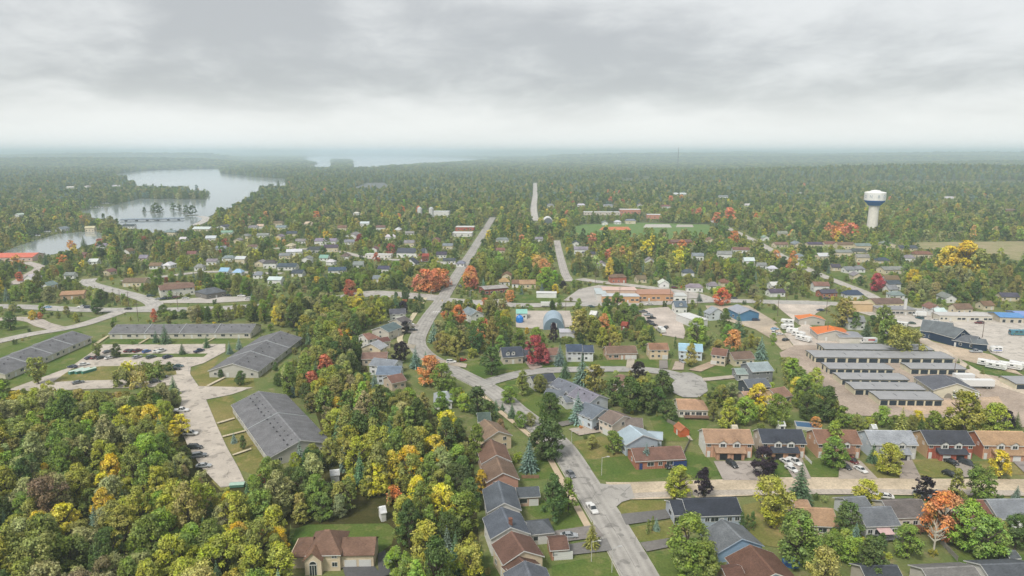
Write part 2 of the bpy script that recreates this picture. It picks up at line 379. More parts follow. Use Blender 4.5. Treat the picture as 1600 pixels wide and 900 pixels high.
sheet('sports_field', [(876, 366), (905, 351), (1000, 348), (1105, 351), (1125, 362), (1115, 372), (1000, 374), (930, 373)], 'turf')
sheet('ball_diamond', [(936, 359.5), (942, 354.5), (982, 354.5), (986, 359.5)], 'gravel', (206, 132, 92))
sheet('tennis_court', [(1005, 355.5), (1009, 350.5), (1046, 350.5), (1050, 355.5)], 'concrete', (196, 192, 184))
sheet('tennis_court', [(1056, 355), (1058, 351), (1082, 351), (1084, 355)], 'concrete', (186, 180, 170))
sheet('field', [(1425, 388), (1432, 379), (1700, 376), (1700, 420), (1600, 409), (1550, 399), (1480, 392)], 'field', prot=16)
sheet('field', [(1290, 291), (1300, 287), (1700, 288), (1700, 293)], 'field', prot=16)
sheet('field', [(1470, 312), (1480, 307), (1700, 306), (1700, 313)], 'field', prot=16)
sheet('field', [(612, 300), (620, 293), (690, 292), (692, 299)], 'grass', prot=16)
for px in ([(880, 301), (960, 299), (968, 305), (888, 307)], [(1008, 293), (1062, 291), (1066, 296), (1014, 298)], [(1180, 322), (1240, 320), (1246, 326), (1186, 328)], [(440, 312), (500, 310), (505, 315), (446, 317)], [(1380, 272), (1480, 271), (1480, 274), (1380, 275)]): sheet('field', px, 'field', prot=14)
sheet('quarry', [(515, 302), (560, 291), (575, 286), (600, 286), (612, 293), (600, 301)], 'concrete', (118, 122, 122), prot=0)
# parking lots and yards
GR = (196, 184, 172)
sheet('parking_lot', [(12, 610), (110, 574), (160, 539), (352, 538), (352, 550), (318, 568), (298, 574), (297, 585), (310, 604), (395, 606), (362, 617), (322, 625), (339, 666), (354, 699), (373, 733), (384, 757), (345, 763), (315, 732), (294, 699), (277, 660), (284, 625), (272, 602), (230, 606), (150, 608), (60, 612)], 'street', (202, 192, 180), prot=14)
sheet('grass_island', [(178, 553.5), (325, 553), (318, 558.5), (186, 559)], 'lawn')
sheet('grass_island', [(82, 598), (112, 577), (160, 573), (272, 570), (276, 586), (232, 593), (110, 596)], 'dry_lawn', clear=False)
sheet('storage_yard', [(1218, 552), (1245, 537), (1340, 538), (1452, 545), (1482, 576), (1700, 612), (1700, 690), (1560, 660), (1420, 652), (1325, 650), (1292, 612), (1258, 590), (1225, 570)], 'gravel', (178, 162, 148), prot=16)
sheet('dirt_yard', [(1390, 632), (1560, 620), (1580, 650), (1440, 648)], 'gravel', (198, 174, 150))
sheet('parking_lot', [(1205, 470), (1262, 470), (1300, 476), (1275, 490), (1264, 508), (1300, 530), (1338, 540), (1240, 540), (1225, 522), (1252, 510), (1222, 486)], 'gravel', (204, 192, 180), prot=14)
sheet('parking_lot', [(1300, 472), (1420, 482), (1480, 492), (1700, 494), (1700, 585), (1600, 572), (1548, 552), (1530, 530), (1480, 505), (1428, 512), (1396, 504), (1340, 488)], 'street', (206, 198, 188), prot=16)
sheet('gravel_yard', [(1430, 524), (1460, 535), (1550, 555), (1600, 588), (1500, 562), (1440, 540)], 'gravel', (196, 178, 156))
sheet('gravel_yard', [(1180, 515), (1198, 498), (1216, 512), (1240, 542), (1222, 548), (1205, 530)], 'gravel', (192, 176, 156))
sheet('gravel_yard', [(1102, 478), (1170, 478), (1215, 505), (1180, 515), (1130, 500), (1108, 488)], 'gravel', (194, 180, 162), prot=14)
sheet('gravel_yard', [(1018, 482), (1044, 480), (1065, 500), (1072, 522), (1068, 530), (1035, 524), (1020, 510), (1002, 495), (1004, 484)], 'gravel', (200, 188, 178), prot=12)
sheet('gravel_yard', [(806, 512), (806, 486), (890, 486), (898, 510), (860, 516)], 'gravel', (196, 186, 176), prot=12)
sheet('parking_lot', [(880, 470), (905, 452), (935, 446), (1100, 462), (1100, 466), (935, 474)], 'asphalt', (186, 180, 174), prot=14)
sheet('parking_lot', [(232, 472), (330, 464), (395, 464), (400, 470), (330, 474), (250, 474)], 'asphalt', (196, 190, 182), prot=14)
sheet('parking_lot', [(735, 470), (790, 468), (800, 474), (740, 478)], 'asphalt', (186, 180, 172))
# roads
A = (178, 174, 168)
hwy = strip('highway', [(-60, 478), (40, 480), (120, 484), (200, 485), (280, 484), (360, 481), (450, 474), (560, 462), (640, 464), (700, 469), (800, 477), (900, 476), (1025, 474), (1112, 470), (1200, 472), (1300, 475), (1420, 484), (1600, 495), (1760, 508)], 8.5, 'street', (190, 186, 180), prot=8)
strip('town_road', [(205, 484), (240, 479), (232, 470), (205, 461), (172, 453), (138, 443), (140, 436)], 7.5, 'street', (192, 188, 182), prot=8)
strip('service_road', [(190, 487), (162, 497), (128, 508), (95, 515), (52, 522), (10, 531), (-50, 545)], 6.5, 'street', (196, 190, 182), prot=7)
strip('turning_loop', [(95, 515), (68, 508), (52, 501), (25, 498.5), (-50, 502)], 6, 'street', (200, 190, 180), prot=7)
strip('side_road', [(682, 464), (650, 461), (610, 458), (580, 457), (540, 462)], 7, 'street', (190, 184, 178), prot=8)
strip('upper_road', [(905, 436), (930, 440), (1000, 448), (1075, 458), (1112, 469)], 7, 'street', (196, 190, 182), prot=8)
strip('town_road', [(1112, 345), (1170, 372), (1218, 398), (1262, 421), (1312, 442), (1350, 457), (1372, 470), (1380, 480)], 6, 'street', (196, 190, 182), prot=3)
strip('town_road', [(870, 376), (874, 395), (882, 425), (890, 440)], 5, 'street', (190, 184, 178), prot=2)
strip('far_road', [(836, 345), (834, 325), (836, 305), (836, 286)], 8, 'street', (205, 200, 194), prot=4)
strip('lake_road', [(305, 352), (318, 346), (322, 341), (312, 338)], 8, 'street', (205, 200, 194), prot=4)
strip('town_road', [(190, 440), (260, 432), (330, 425), (440, 428)], 6, 'street', (196, 190, 182), prot=5)
strip('town_road', [(430, 388), (520, 392), (580, 404), (660, 408), (725, 414)], 6, 'street', (196, 190, 182), prot=5)
strip('town_road', [(20, 445), (45, 430), (62, 418), (40, 410)], 6, 'street', (200, 190, 182), prot=5)
strip('yard_lane', [(1425, 520), (1445, 533), (1475, 552), (1510, 575), (1560, 600), (1640, 625)], 4.5, 'gravel', (206, 192, 174))
main_px = [(1040, 990), (1022, 945), (999, 900), (974, 855), (949, 812), (910, 750), (884, 709), (866, 688), (836, 664), (806, 641), (782, 620), (756, 603), (726, 588), (696, 573), (670, 559), (655, 545), (652, 531), (660, 513), (672, 493), (690, 469), (702, 450), (716, 427), (736, 396), (751, 371), (770, 340)]
main = strip('main_street', main_px, 6.4, 'street', (178, 174, 168), prot=9)
strip('crescent', [(752, 601), (784, 592), (812, 585), (850, 580), (905, 578), (960, 577.5), (1010, 579), (1050, 585), (1072, 597)], 5.6, 'street', (178, 175, 170), prot=9)
bulb = [(p[0], p[1]) for p in [(1046, 604), (1050, 614), (1068, 622), (1092, 622), (1106, 612), (1104, 600), (1096, 590), (1080, 583), (1066, 583), (1060, 590)]]
sheet('crescent_end', bulb, 'street', (178, 175, 170), prot=10)
strip('gravel_street', [(950, 768), (1000, 768), (1100, 765), (1250, 760), (1420, 762), (1600, 763), (1800, 764)], 7.4, 'gravel', (204, 188, 164), prot=12)
strip('gravel_street', [(960, 778), (1040, 774), (1150, 771), (1350, 770), (1600, 772)], 2.2, 'gravel', (182, 172, 160), off=0)
sheet('street_mouth', [(935, 757), (955, 759), (985, 758), (992, 780), (972, 786), (955, 800)], 'street', (178, 174, 168))
# pavement and kerbs of the main street
strip('sidewalk', [p for p in [tuple(q) for q in offs(smooth([G(*p) for p in main_px], 6), 4.55 * KS)][20:66]], 1.9, 'concrete', (205, 186, 160), world=True, sm=1, margin=.5)
for sgn, sl_ in ((1, (4, 128)), (-1, (4, 27)), (-1, (32, 66))):
    Q = [tuple(q) for q in offs(smooth([G(*p) for p in main_px], 6), sgn * 3.27 * KS)][sl_[0]:sl_[1]]
    strip('kerb', Q, .22, 'concrete', (205, 200, 190), world=True, sm=1, h=.13)
strip('sidewalk', [(660, 540), (650, 528), (662, 505), (676, 480), (684, 466)], 2.2, 'concrete', (212, 200, 170), off=6.2)
# painted lines: crosswalk bars, stop line
for k in range(7):
    P = G(677 + k * 3.4, 488)
    strip('crosswalk_bar', [(P[0], P[1] - 1.6), (P[0] + .5, P[1] + 1.8)], .7, 'paint', (225, 225, 222), world=True, sm=1, z=.35)
a_ = G(968, 760); c_ = G(975, 769)
strip('stop_line', [a_, c_], .45, 'paint', (225, 225, 222), world=True, sm=1, z=.352)
# drives
DR = (150, 146, 142)
for px, c in [([(970, 805), (1048, 797), (1052, 806), (1045, 812), (978, 822)], (122, 120, 118)), ([(1000, 850), (1075, 838), (1070, 852), (1010, 864)], (128, 124, 120)),
              ([(862, 832), (930, 822), (944, 840), (870, 850)], (146, 140, 136)), ([(880, 854), (948, 843), (957, 862), (868, 872), (862, 866)], (132, 130, 128)),
              ([(1115, 722), (1182, 722), (1215, 752), (1130, 752)], (182, 172, 164)), ([(1219, 716), (1252, 716), (1268, 750), (1240, 750)], (178, 168, 158)),
              ([(1312, 716), (1345, 722), (1372, 750), (1310, 750)], (184, 172, 160)), ([(1402, 718), (1425, 720), (1440, 750), (1406, 750)], (168, 156, 146)),
              ([(1484, 714), (1510, 720), (1535, 746), (1502, 748)], (172, 162, 152)), ([(1580, 720), (1620, 720), (1640, 746), (1606, 746)], (160, 152, 148)),
              ([(820, 566), (838, 564), (848, 574), (830, 580)], (176, 160, 150)), ([(980, 562), (992, 562), (990, 576), (978, 576)], (186, 176, 160)), ([(1030, 564), (1043, 564), (1044, 577), (1030, 577)], (142, 136, 130)),
              ([(1055, 566), (1070, 566), (1068, 579), (1050, 579)], (188, 172, 158)), ([(1075, 579), (1110, 566), (1128, 568), (1095, 582)], (192, 170, 148)), ([(1098, 592), (1150, 587), (1150, 592), (1100, 597)], (192, 180, 166)),
              ([(888, 672), (935, 664), (955, 674), (905, 682)], (186, 174, 160)), ([(870, 662), (905, 655), (912, 660), (878, 668)], (130, 126, 120)),
              ([(535, 888), (582, 884), (600, 905), (540, 905)], (98, 98, 100)), ([(590, 868), (602, 862), (612, 900), (592, 905)], (98, 98, 100)),
              ([(680, 562), (705, 566), (730, 570), (728, 576), (690, 570)], (188, 176, 160)), ([(630, 505), (655, 508), (652, 512), (630, 510)], (180, 172, 162)), ([(632, 517), (652, 519), (650, 522), (632, 520)], (180, 172, 162)),
              ([(650, 540), (634, 538), (630, 543), (648, 546)], (178, 168, 150)), ([(1060, 668), (1078, 690), (1083, 690), (1066, 667)], (196, 186, 170)),
              ([(142, 541), (168, 525), (171, 526), (148, 542)], (206, 194, 160)), ([(215, 538), (232, 529), (235, 529), (219, 538.5)], (206, 194, 160)), ([(316, 538), (334, 529), (337, 529), (319, 538.5)], (206, 194, 160)),
              ([(322, 604), (350, 590), (353, 591), (326, 605)], (206, 194, 170)), ([(338, 662), (366, 654), (367, 656), (340, 664)], (210, 198, 170)), ([(347, 683), (386, 673), (387, 675), (348, 685)], (210, 198, 170)), ([(363, 712), (392, 702), (393, 704), (364, 714)], (210, 198, 170))]:
    sheet('driveway', px, 'asphalt' if c[0] < 160 else 'street', c, prot=12)
for k in range(0):
    pass
# water
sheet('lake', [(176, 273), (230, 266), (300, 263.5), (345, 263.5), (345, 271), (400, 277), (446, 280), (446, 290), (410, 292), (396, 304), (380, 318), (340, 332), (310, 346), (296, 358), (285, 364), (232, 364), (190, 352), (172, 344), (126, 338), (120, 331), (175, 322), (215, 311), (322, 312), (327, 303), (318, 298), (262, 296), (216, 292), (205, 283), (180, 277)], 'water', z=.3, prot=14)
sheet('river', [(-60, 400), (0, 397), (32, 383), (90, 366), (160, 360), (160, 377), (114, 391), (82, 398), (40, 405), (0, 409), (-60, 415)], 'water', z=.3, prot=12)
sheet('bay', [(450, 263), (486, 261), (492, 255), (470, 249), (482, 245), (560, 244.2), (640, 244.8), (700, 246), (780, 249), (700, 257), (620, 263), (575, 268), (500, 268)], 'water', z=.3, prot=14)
CLEAR.pop()
isl = [(519, 251.6), (524, 250.2), (546, 250.2), (549, 251.6)]
CLEAR.append([G(*p) for p in [(450, 263), (486, 261), (492, 255), (470, 249), (482, 245), (560, 244.2), (640, 244.8), (700, 246), (780, 249), (700, 255), (620, 260), (575, 264.5), (550, 264.5), (549, 250.2), (519, 250.2), (519, 264.5)]])
# the air: thin autumn haze
hb = MB().box((0, 0, 76), (84000, 84000, 158))
hm = bpy.data.materials.new('haze'); hm.use_nodes = True; ht = hm.node_tree; ht.nodes.clear()
ho = ht.nodes.new('ShaderNodeOutputMaterial'); hv = ht.nodes.new('ShaderNodeVolumePrincipled'); ht.links.new(hv.outputs[0], ho.inputs['Volume'])
hv.inputs['Color'].default_value = (.75, .90, 1.0, 1); hv.inputs['Density'].default_value = 1.7e-4; hv.inputs['Anisotropy'].default_value = .0
MAT['haze'] = hm
tag(put('haze', hb.mesh('haze', 'haze')), kind='stuff')
# ------------------------------------------------------------------ builders: houses
CACHE = {}
def cached(key, fn):
    if key not in CACHE: CACHE[key] = fn()
    return CACHE[key]
def win_mesh(w, h):       # frame ring and sill, facing -y, sitting on the wall plane y=0
    def f():
        b = MB(); t = .09
        b.box((0, -.04, h / 2 - t / 2), (w, .08, t)); b.box((0, -.05, -h / 2 + t / 2), (w + .1, .1, t))
        b.box((-w / 2 + t / 2, -.04, 0), (t, .08, h - 2 * t)); b.box((w / 2 - t / 2, -.04, 0), (t, .08, h - 2 * t))
        b.box((0, -.035, 0), (.06, .06, h - 2 * t))
        return b.mesh('window', 'paint')
    return cached(('w', w, h), f)
def pane_mesh(w, h): return cached(('p', w, h), lambda: MB().box((0, -.012, 0), (w - .18, .02, h - .18)).mesh('pane', 'glass'))
def farwin_mesh(w, h):
    return cached(('fw', w, h), lambda: MB().box((0, -.02, 0), (w, .05, h), 1).box((0, -.035, 0), (w - .25, .05, h - .25), 0).mesh('window', ['glass', 'paint']))
def door_mesh(w, h): return cached(('d', w, h), lambda: MB().box((0, -.03, 0), (w, .06, h)).box((0, -.05, h * .18), (w * .6, .05, h * .3)).mesh('door', 'paint'))
def gar_mesh(w, h):
    def f():
        b = MB()
        for k in range(4): b.box((0, -.03 - .004 * (k % 2), -h / 2 + h * (k + .5) / 4), (w, .06, h / 4 - .03))
        return b.mesh('garage_door', 'paint')
    return cached(('g', w, h), f)
WHITE = alb((225, 225, 222)); DARKD = alb((52, 54, 60))
def put_opening(root, kind, x, y, z0, rz, near, col=None):
    """one window, door or garage door on a wall; rz turns its outward -y"""
    if kind in 'wWsq':
        w, h = {'w': (1.3, 1.25), 'W': (2.2, 1.35), 's': (.8, .8), 'q': (1.9, 2.0)}[kind]
        zc = z0 + (1.55 if kind != 'q' else 1.12)
        if near:
            o = put('window', win_mesh(w, h), root, (x, y, zc), rz, WHITE); put('pane', pane_mesh(w, h), o)
        else: put('window', farwin_mesh(w, h), root, (x, y, zc), rz, WHITE)
    elif kind == 'd': put('door', door_mesh(1.0, 2.1), root, (x, y, z0 + 1.05), rz, col or WHITE)
    elif kind in 'gG':
        w = 2.6 if kind == 'g' else 4.6
        put('garage_door', gar_mesh(w, 2.2), root, (x, y, z0 + 1.1), rz, col or WHITE)
def gable_roof(L, W, eave, rise, oh=.4, th=.18, hip=(0, 0), mat='shingle'):
    b = MB(); a = W / 2 + oh; s = rise / (W / 2); ze = eave - s * oh; zr = eave + rise
    x0, x1 = -L / 2 - oh, L / 2 + oh; r0, r1 = x0 + hip[0], x1 - hip[1]
    top = [(x0, -a, ze + th), (x1, -a, ze + th), (x1, a, ze + th), (x0, a, ze + th), (r0, 0, zr + th), (r1, 0, zr + th)]
    bot = [(x0, -a, ze), (x1, -a, ze), (x1, a, ze), (x0, a, ze), (r0, 0, zr), (r1, 0, zr)]
    v = top + bot
    f = [(0, 1, 5, 4), (2, 3, 4, 5), (3, 0, 4), (1, 2, 5)] if hip[0] or hip[1] else [(0, 1, 5, 4), (2, 3, 4, 5)]
    if hip[0] or hip[1]:
        if not hip[0]: f.remove((3, 0, 4))
        if not hip[1]: f.remove((1, 2, 5))
    f += [(6, 10, 11, 7), (8, 11, 10, 9)] + ([(9, 10, 6)] if hip[0] else []) + ([(7, 11, 8)] if hip[1] else [])
    f += [(0, 6, 7, 1), (2, 8, 9, 3)]
    f += [(3, 9, 6, 0)] if hip[0] else [(3, 9, 10, 4), (4, 10, 6, 0)]
    f += [(1, 7, 8, 2)] if hip[1] else [(1, 7, 11, 5), (5, 11, 8, 2)]
    return b.solid(v, f).mesh('roof', mat)
def wall_mesh(L, W, eave, rise, hip=(0, 0), mat='siding', base=-.2):
    b = MB(); x0, x1, y0, y1 = -L / 2, L / 2, -W / 2, W / 2; e = eave - .02; zr = eave + rise - .04
    v = [(x0, y0, base), (x1, y0, base), (x1, y1, base), (x0, y1, base), (x0, y0, e), (x1, y0, e), (x1, y1, e), (x0, y1, e)]
    f = [(0, 1, 5, 4), (2, 3, 7, 6)]
    if hip[0]: f.append((3, 0, 4, 7))
    else: v.append((x0, 0, zr)); f.append((3, 0, 4, len(v) - 1, 7))
    if hip[1]: f.append((1, 2, 6, 5))
    else: v.append((x1, 0, zr)); f.append((1, 2, 6, len(v) - 1, 5))
    return b.solid(v, f).mesh('wall', mat)
def trim_mesh(L, W, eave, rise, oh=.4, hip=(0, 0)):
    """pale barge boards up the gables and along the eaves"""
    b = MB(); a = W / 2 + oh; s = rise / (W / 2); ze = eave - s * oh; zr = eave + rise; e = .035
    for sx, h in ((-1, hip[0]), (1, hip[1])):
        x = sx * (L / 2 + oh)
        if h: continue
        for sy in (-1, 1):
            x0, x1 = (x, x + sx * e)
            p = [(sy * a, ze - .06), (sy * a, ze + .20), (0, zr + .20), (0, zr - .06)]
            b.xprism(p, min(x0, x1), max(x0, x1))
    for sy in (-1, 1): b.box((0, sy * (a + .02), ze + .04), (L + 2 * oh - .02, .04, .2))
    return b.mesh('trim', 'paint')
LMROOT = {}
def wing(into, x, y, th):
    p = LMROOT[into]; o = bpy.data.objects.new('wing', None); COL.objects.link(o); o.parent = p; a = p.rotation_euler[2]; dx, dy = x - p.location[0], y - p.location[1]
    o.location = (dx * math.cos(a) + dy * math.sin(a), -dx * math.sin(a) + dy * math.cos(a), 0); o.rotation_euler = (0, 0, th - a); o.empty_display_size = .4
    return o
def house(label, r1, r2, W, eave, rise, roof, wall, name='house', cat='house', group=None, hip=(0, 0), mat='siding', rmat='shingle', f=('wdw',), e='w', back=None,
          near=True, lm=None, dcol=None, chim=None, oh=.4, trim=WHITE, ang=None, L=None, base=0.0, vents=0, dorm=(), into=None, dividers=0):
    if name in ('apartment_row', 'shop', 'barn_shop', 'motel', 'car_wash', 'yard_office', 'lakeside_hall', 'brick_block', 'church_hall'): W *= KS * .93
    zr = eave + rise + .15
    if L is None:
        A, B = np.array(G(*r1, zr)), np.array(G(*r2, zr)); c = (A + B) / 2; d = B - A; L = float(np.hypot(*d)) - 2 * oh; th = math.atan2(d[1], d[0])
    else: c = np.array(G(*r1, zr)); th = 0
    if ang is not None: th = math.radians(ang)
    if -math.sin(th) * c[0] + math.cos(th) * c[1] < 0: th += math.pi   # keep local -y towards the camera
    if into: root = wing(into, c[0], c[1], th); near_w = False
    else: root = thing(name, label or 'house', cat, (c[0], c[1], base), th, group); near_w = near
    hw = (min(hip[0], L * .49), min(hip[1], L * .49)); hw = tuple(h if h else 0 for h in hw)
    put('wall', wall_mesh(L, W, eave, rise, hw, mat), root, color=alb(wall, .95))
    rf = put('roof', gable_roof(L, W, eave, rise, oh, .18, hw, rmat), root, color=alb(roof))
    if near and trim: put('trim', trim_mesh(L, W, eave, rise, oh, hw), root, color=trim)
    for k in range(1, dividers):
        a_ = W / 2 + oh; z0 = eave - oh * rise / (W / 2)
        put('roof_divider', MB().xprism([(-a_, z0 + .1), (0, eave + rise + .1), (a_, z0 + .1), (a_, z0 + .42), (0, eave + rise + .46), (-a_, z0 + .42)], -.16, .16).mesh('roof_divider', 'paint'), rf, (-L / 2 + L * k / dividers, 0, 0), color=alb((176, 180, 182)))
    if near and not into:
        sl_ = rise / (W / 2); rl = L + 2 * oh - hw[0] - hw[1]
        if rl > 1: put('ridge_cap', MB().xprism([(-.32, -.32 * sl_ - .02), (.32, -.32 * sl_ - .02), (.32, -.32 * sl_ + .06), (0, .08), (-.32, -.32 * sl_ + .06)], -rl / 2 + .01, rl / 2 - .01).mesh('ridge_cap', 'shingle'), rf, ((hw[0] - hw[1]) / 2, 0, eave + rise + .18), color=tuple(min(.8, v * 1.35) for v in alb(roof)[:3]) + (1,))
    if chim is not None and not into:
        put('chimney', cached('chim', lambda: MB().box((0, 0, 0), (.8, .8, 1.9)).box((0, 0, 1.0), (.95, .95, .14)).mesh('chimney', 'brick')), rf, (chim * L / 2, .3, eave + rise + .55), color=alb((140, 100, 85)))
    for k in range(vents):
        put('roof_vent', cached('vent', lambda: MB().box((0, 0, .15), (.45, .45, .4), taper=.8).mesh('roof_vent', 'paint')), rf, (-L / 2 + L * (k + .5) / vents, -W * .1 * (1 + k % 2), eave + rise * .8 + .1 - .1 * (k % 2) * rise), color=alb((90, 90, 94)))
    n_st = len(f); sh = eave / max(1, n_st) if n_st > 1 else 0
    for si, row in enumerate(f):
        for i, k in enumerate(row):
            if k == '.': continue
            x = -L / 2 + L * (i + .5) / len(row); c_ = dcol if k in 'dgG' else None
            put_opening(root, k, x, -W / 2 - .002, si * sh + (0 if k in 'dgG' else max(0, min(.15, (eave - 2.4) * .5))), 0, near_w, c_)
    for sx, rz in ((-1, -math.pi / 2), (1, math.pi / 2)):
        for si in range(n_st):
            for i, k in enumerate(e):
                if k == '.': continue
                y = -W / 2 + W * (i + .5) / len(e)
                put_opening(root, k, sx * (L / 2 + .002), y, si * sh + .1, rz, near_w, dcol if k in 'dgG' else None)
    for t in dorm:
        dm = put('dormer', cached('dormer', lambda: MB().prism([(-.8, -.3), (.8, -.3), (.8, 1.1), (0, 1.75), (-.8, 1.1)], -1.1, 1.6).mesh('dormer', 'siding')), root, (t * L / 2, -W * .33, eave + rise * .25), 0, WHITE)
        put('window', farwin_mesh(.9, .9), dm, (0, -1.102, .55), 0, WHITE)
        put('dormer_roof', cached('dormroof', lambda: MB().solid([(-1.05, -1.35, .98), (0, -1.35, 1.83), (1.05, -1.35, .98), (-1.05, 1.9, .98), (0, 1.9, 1.83), (1.05, 1.9, .98), (-1.05, -1.35, 1.1), (0, -1.35, 1.97), (1.05, -1.35, 1.1), (-1.05, 1.9, 1.1), (0, 1.9, 1.97), (1.05, 1.9, 1.1)],
            [(6, 7, 10, 9), (7, 8, 11, 10), (0, 3, 4, 1), (1, 4, 5, 2), (0, 1, 7, 6), (1, 2, 8, 7), (3, 9, 10, 4), (4, 10, 11, 5), (0, 6, 9, 3), (2, 5, 11, 8)]).mesh('dormer_roof', 'shingle')), dm, color=alb(roof))
    FOOT.append((c[0], c[1], math.cos(th), math.sin(th), L / 2 + 1.5, W / 2 + 1.5))
    if True:
        for t in (-.4, 0, .4):
            for yy, z in (((0, eave + rise), (-W / 2, eave), (-W / 2, 1.5)) if near else ((0, eave + rise), (-W / 2, eave))):
                X = c[0] + t * L * math.cos(th) - yy * math.sin(th); Y = c[1] + t * L * math.sin(th) + yy * math.cos(th)
                px, py = PX(X, Y, z); guard(px, py, max(3, L * F / Y * .2) * (1 if near else .95), Y)
    if lm: mark(c[0], c[1], lm); LMROOT[lm] = root
    if label is None and not into: BOOK.append(dict(o=root, base=None, x=c[0], y=c[1]))
    return root, c, th, L
def flat_building(label, c, ang, L, W, h, roof, wall, name='building', cat='building', mat='siding', f=('wdw',), e='', near=True, lm=None, group=None, dcol=None, rmat='metal_roof', par=.35, into=None):
    L *= KS * .97; W *= KS * .93
    x, y = G(*c, h); th = math.radians(ang)
    if -math.sin(th) * x + math.cos(th) * y < 0: th += math.pi
    root = wing(into, x, y, th) if into else thing(name, label or 'building', cat, (x, y, 0), th, group)
    put('wall', cached(('fbw', L, W, h, mat), lambda: MB().box((0, 0, h / 2 - .1), (L, W, h + .2)).mesh('wall', mat)), root, color=alb(wall, .95))
    put('roof', cached(('fbr', L, W, rmat), lambda: MB().box((0, 0, .1), (L + .5, W + .5, .2)).mesh('roof', rmat)), root, (0, 0, h + .003), color=alb(roof))
    for i, k in enumerate(f[0]):
        if k != '.': put_opening(root, k, -L / 2 + L * (i + .5) / len(f[0]), -W / 2 - .002, max(0, h - 3) * .4 * (k not in 'dgG'), 0, near, dcol)
    for sx, rz in ((-1, -math.pi / 2), (1, math.pi / 2)):
        for i, k in enumerate(e):
            if k != '.': put_opening(root, k, sx * (L / 2 + .002), -W / 2 + W * (i + .5) / len(e), 0, rz, near, dcol)
    FOOT.append((x, y, math.cos(th), math.sin(th), L / 2 + 1, W / 2 + 1))
    for t in (-.4, 0, .4):
        for yy, z in ((0, h), (-W / 2, h * .5)):
            px, py = PX(x + t * L * math.cos(th) - yy * math.sin(th), y + t * L * math.sin(th) + yy * math.cos(th), z); guard(px, py, max(3, L * F / y * .2), y)
    if lm: mark(x, y, lm); LMROOT[lm] = root
    if label is None: BOOK.append(dict(o=root, base=None, x=x, y=y))
    return root

# ------------------------------------------------------------------ builders: vehicles (length along x, front at +x)
def loft(sections, mat):    # sections: (x, half width, z bottom, z top, top inset)
    b = MB(); n = 8; vs = []
    for x, hw, z0, z1, ins in sections:
        zm = z0 + (z1 - z0) * .6
        vs += [(x, -hw * .92, z0), (x, hw * .92, z0), (x, hw, z0 + (z1 - z0) * .25), (x, hw, zm), (x, hw - ins, z1), (x, 0, z1 + .015), (x, -hw + ins, z1), (x, -hw, zm)]
    # order round the ring: bottom-left .. ; close it
    fs = []; R = [0, 1, 2, 3, 4, 5, 6, 7]
    for j in range(len(sections) - 1):
        for k in range(n): fs.append((j * n + R[k], j * n + R[(k + 1) % n], (j + 1) * n + R[(k + 1) % n], (j + 1) * n + R[k]))
    fs += [tuple(R[::-1]), tuple((len(sections) - 1) * n + k for k in R)]
    m = b.solid(vs, fs).mesh('body', mat)
    return m
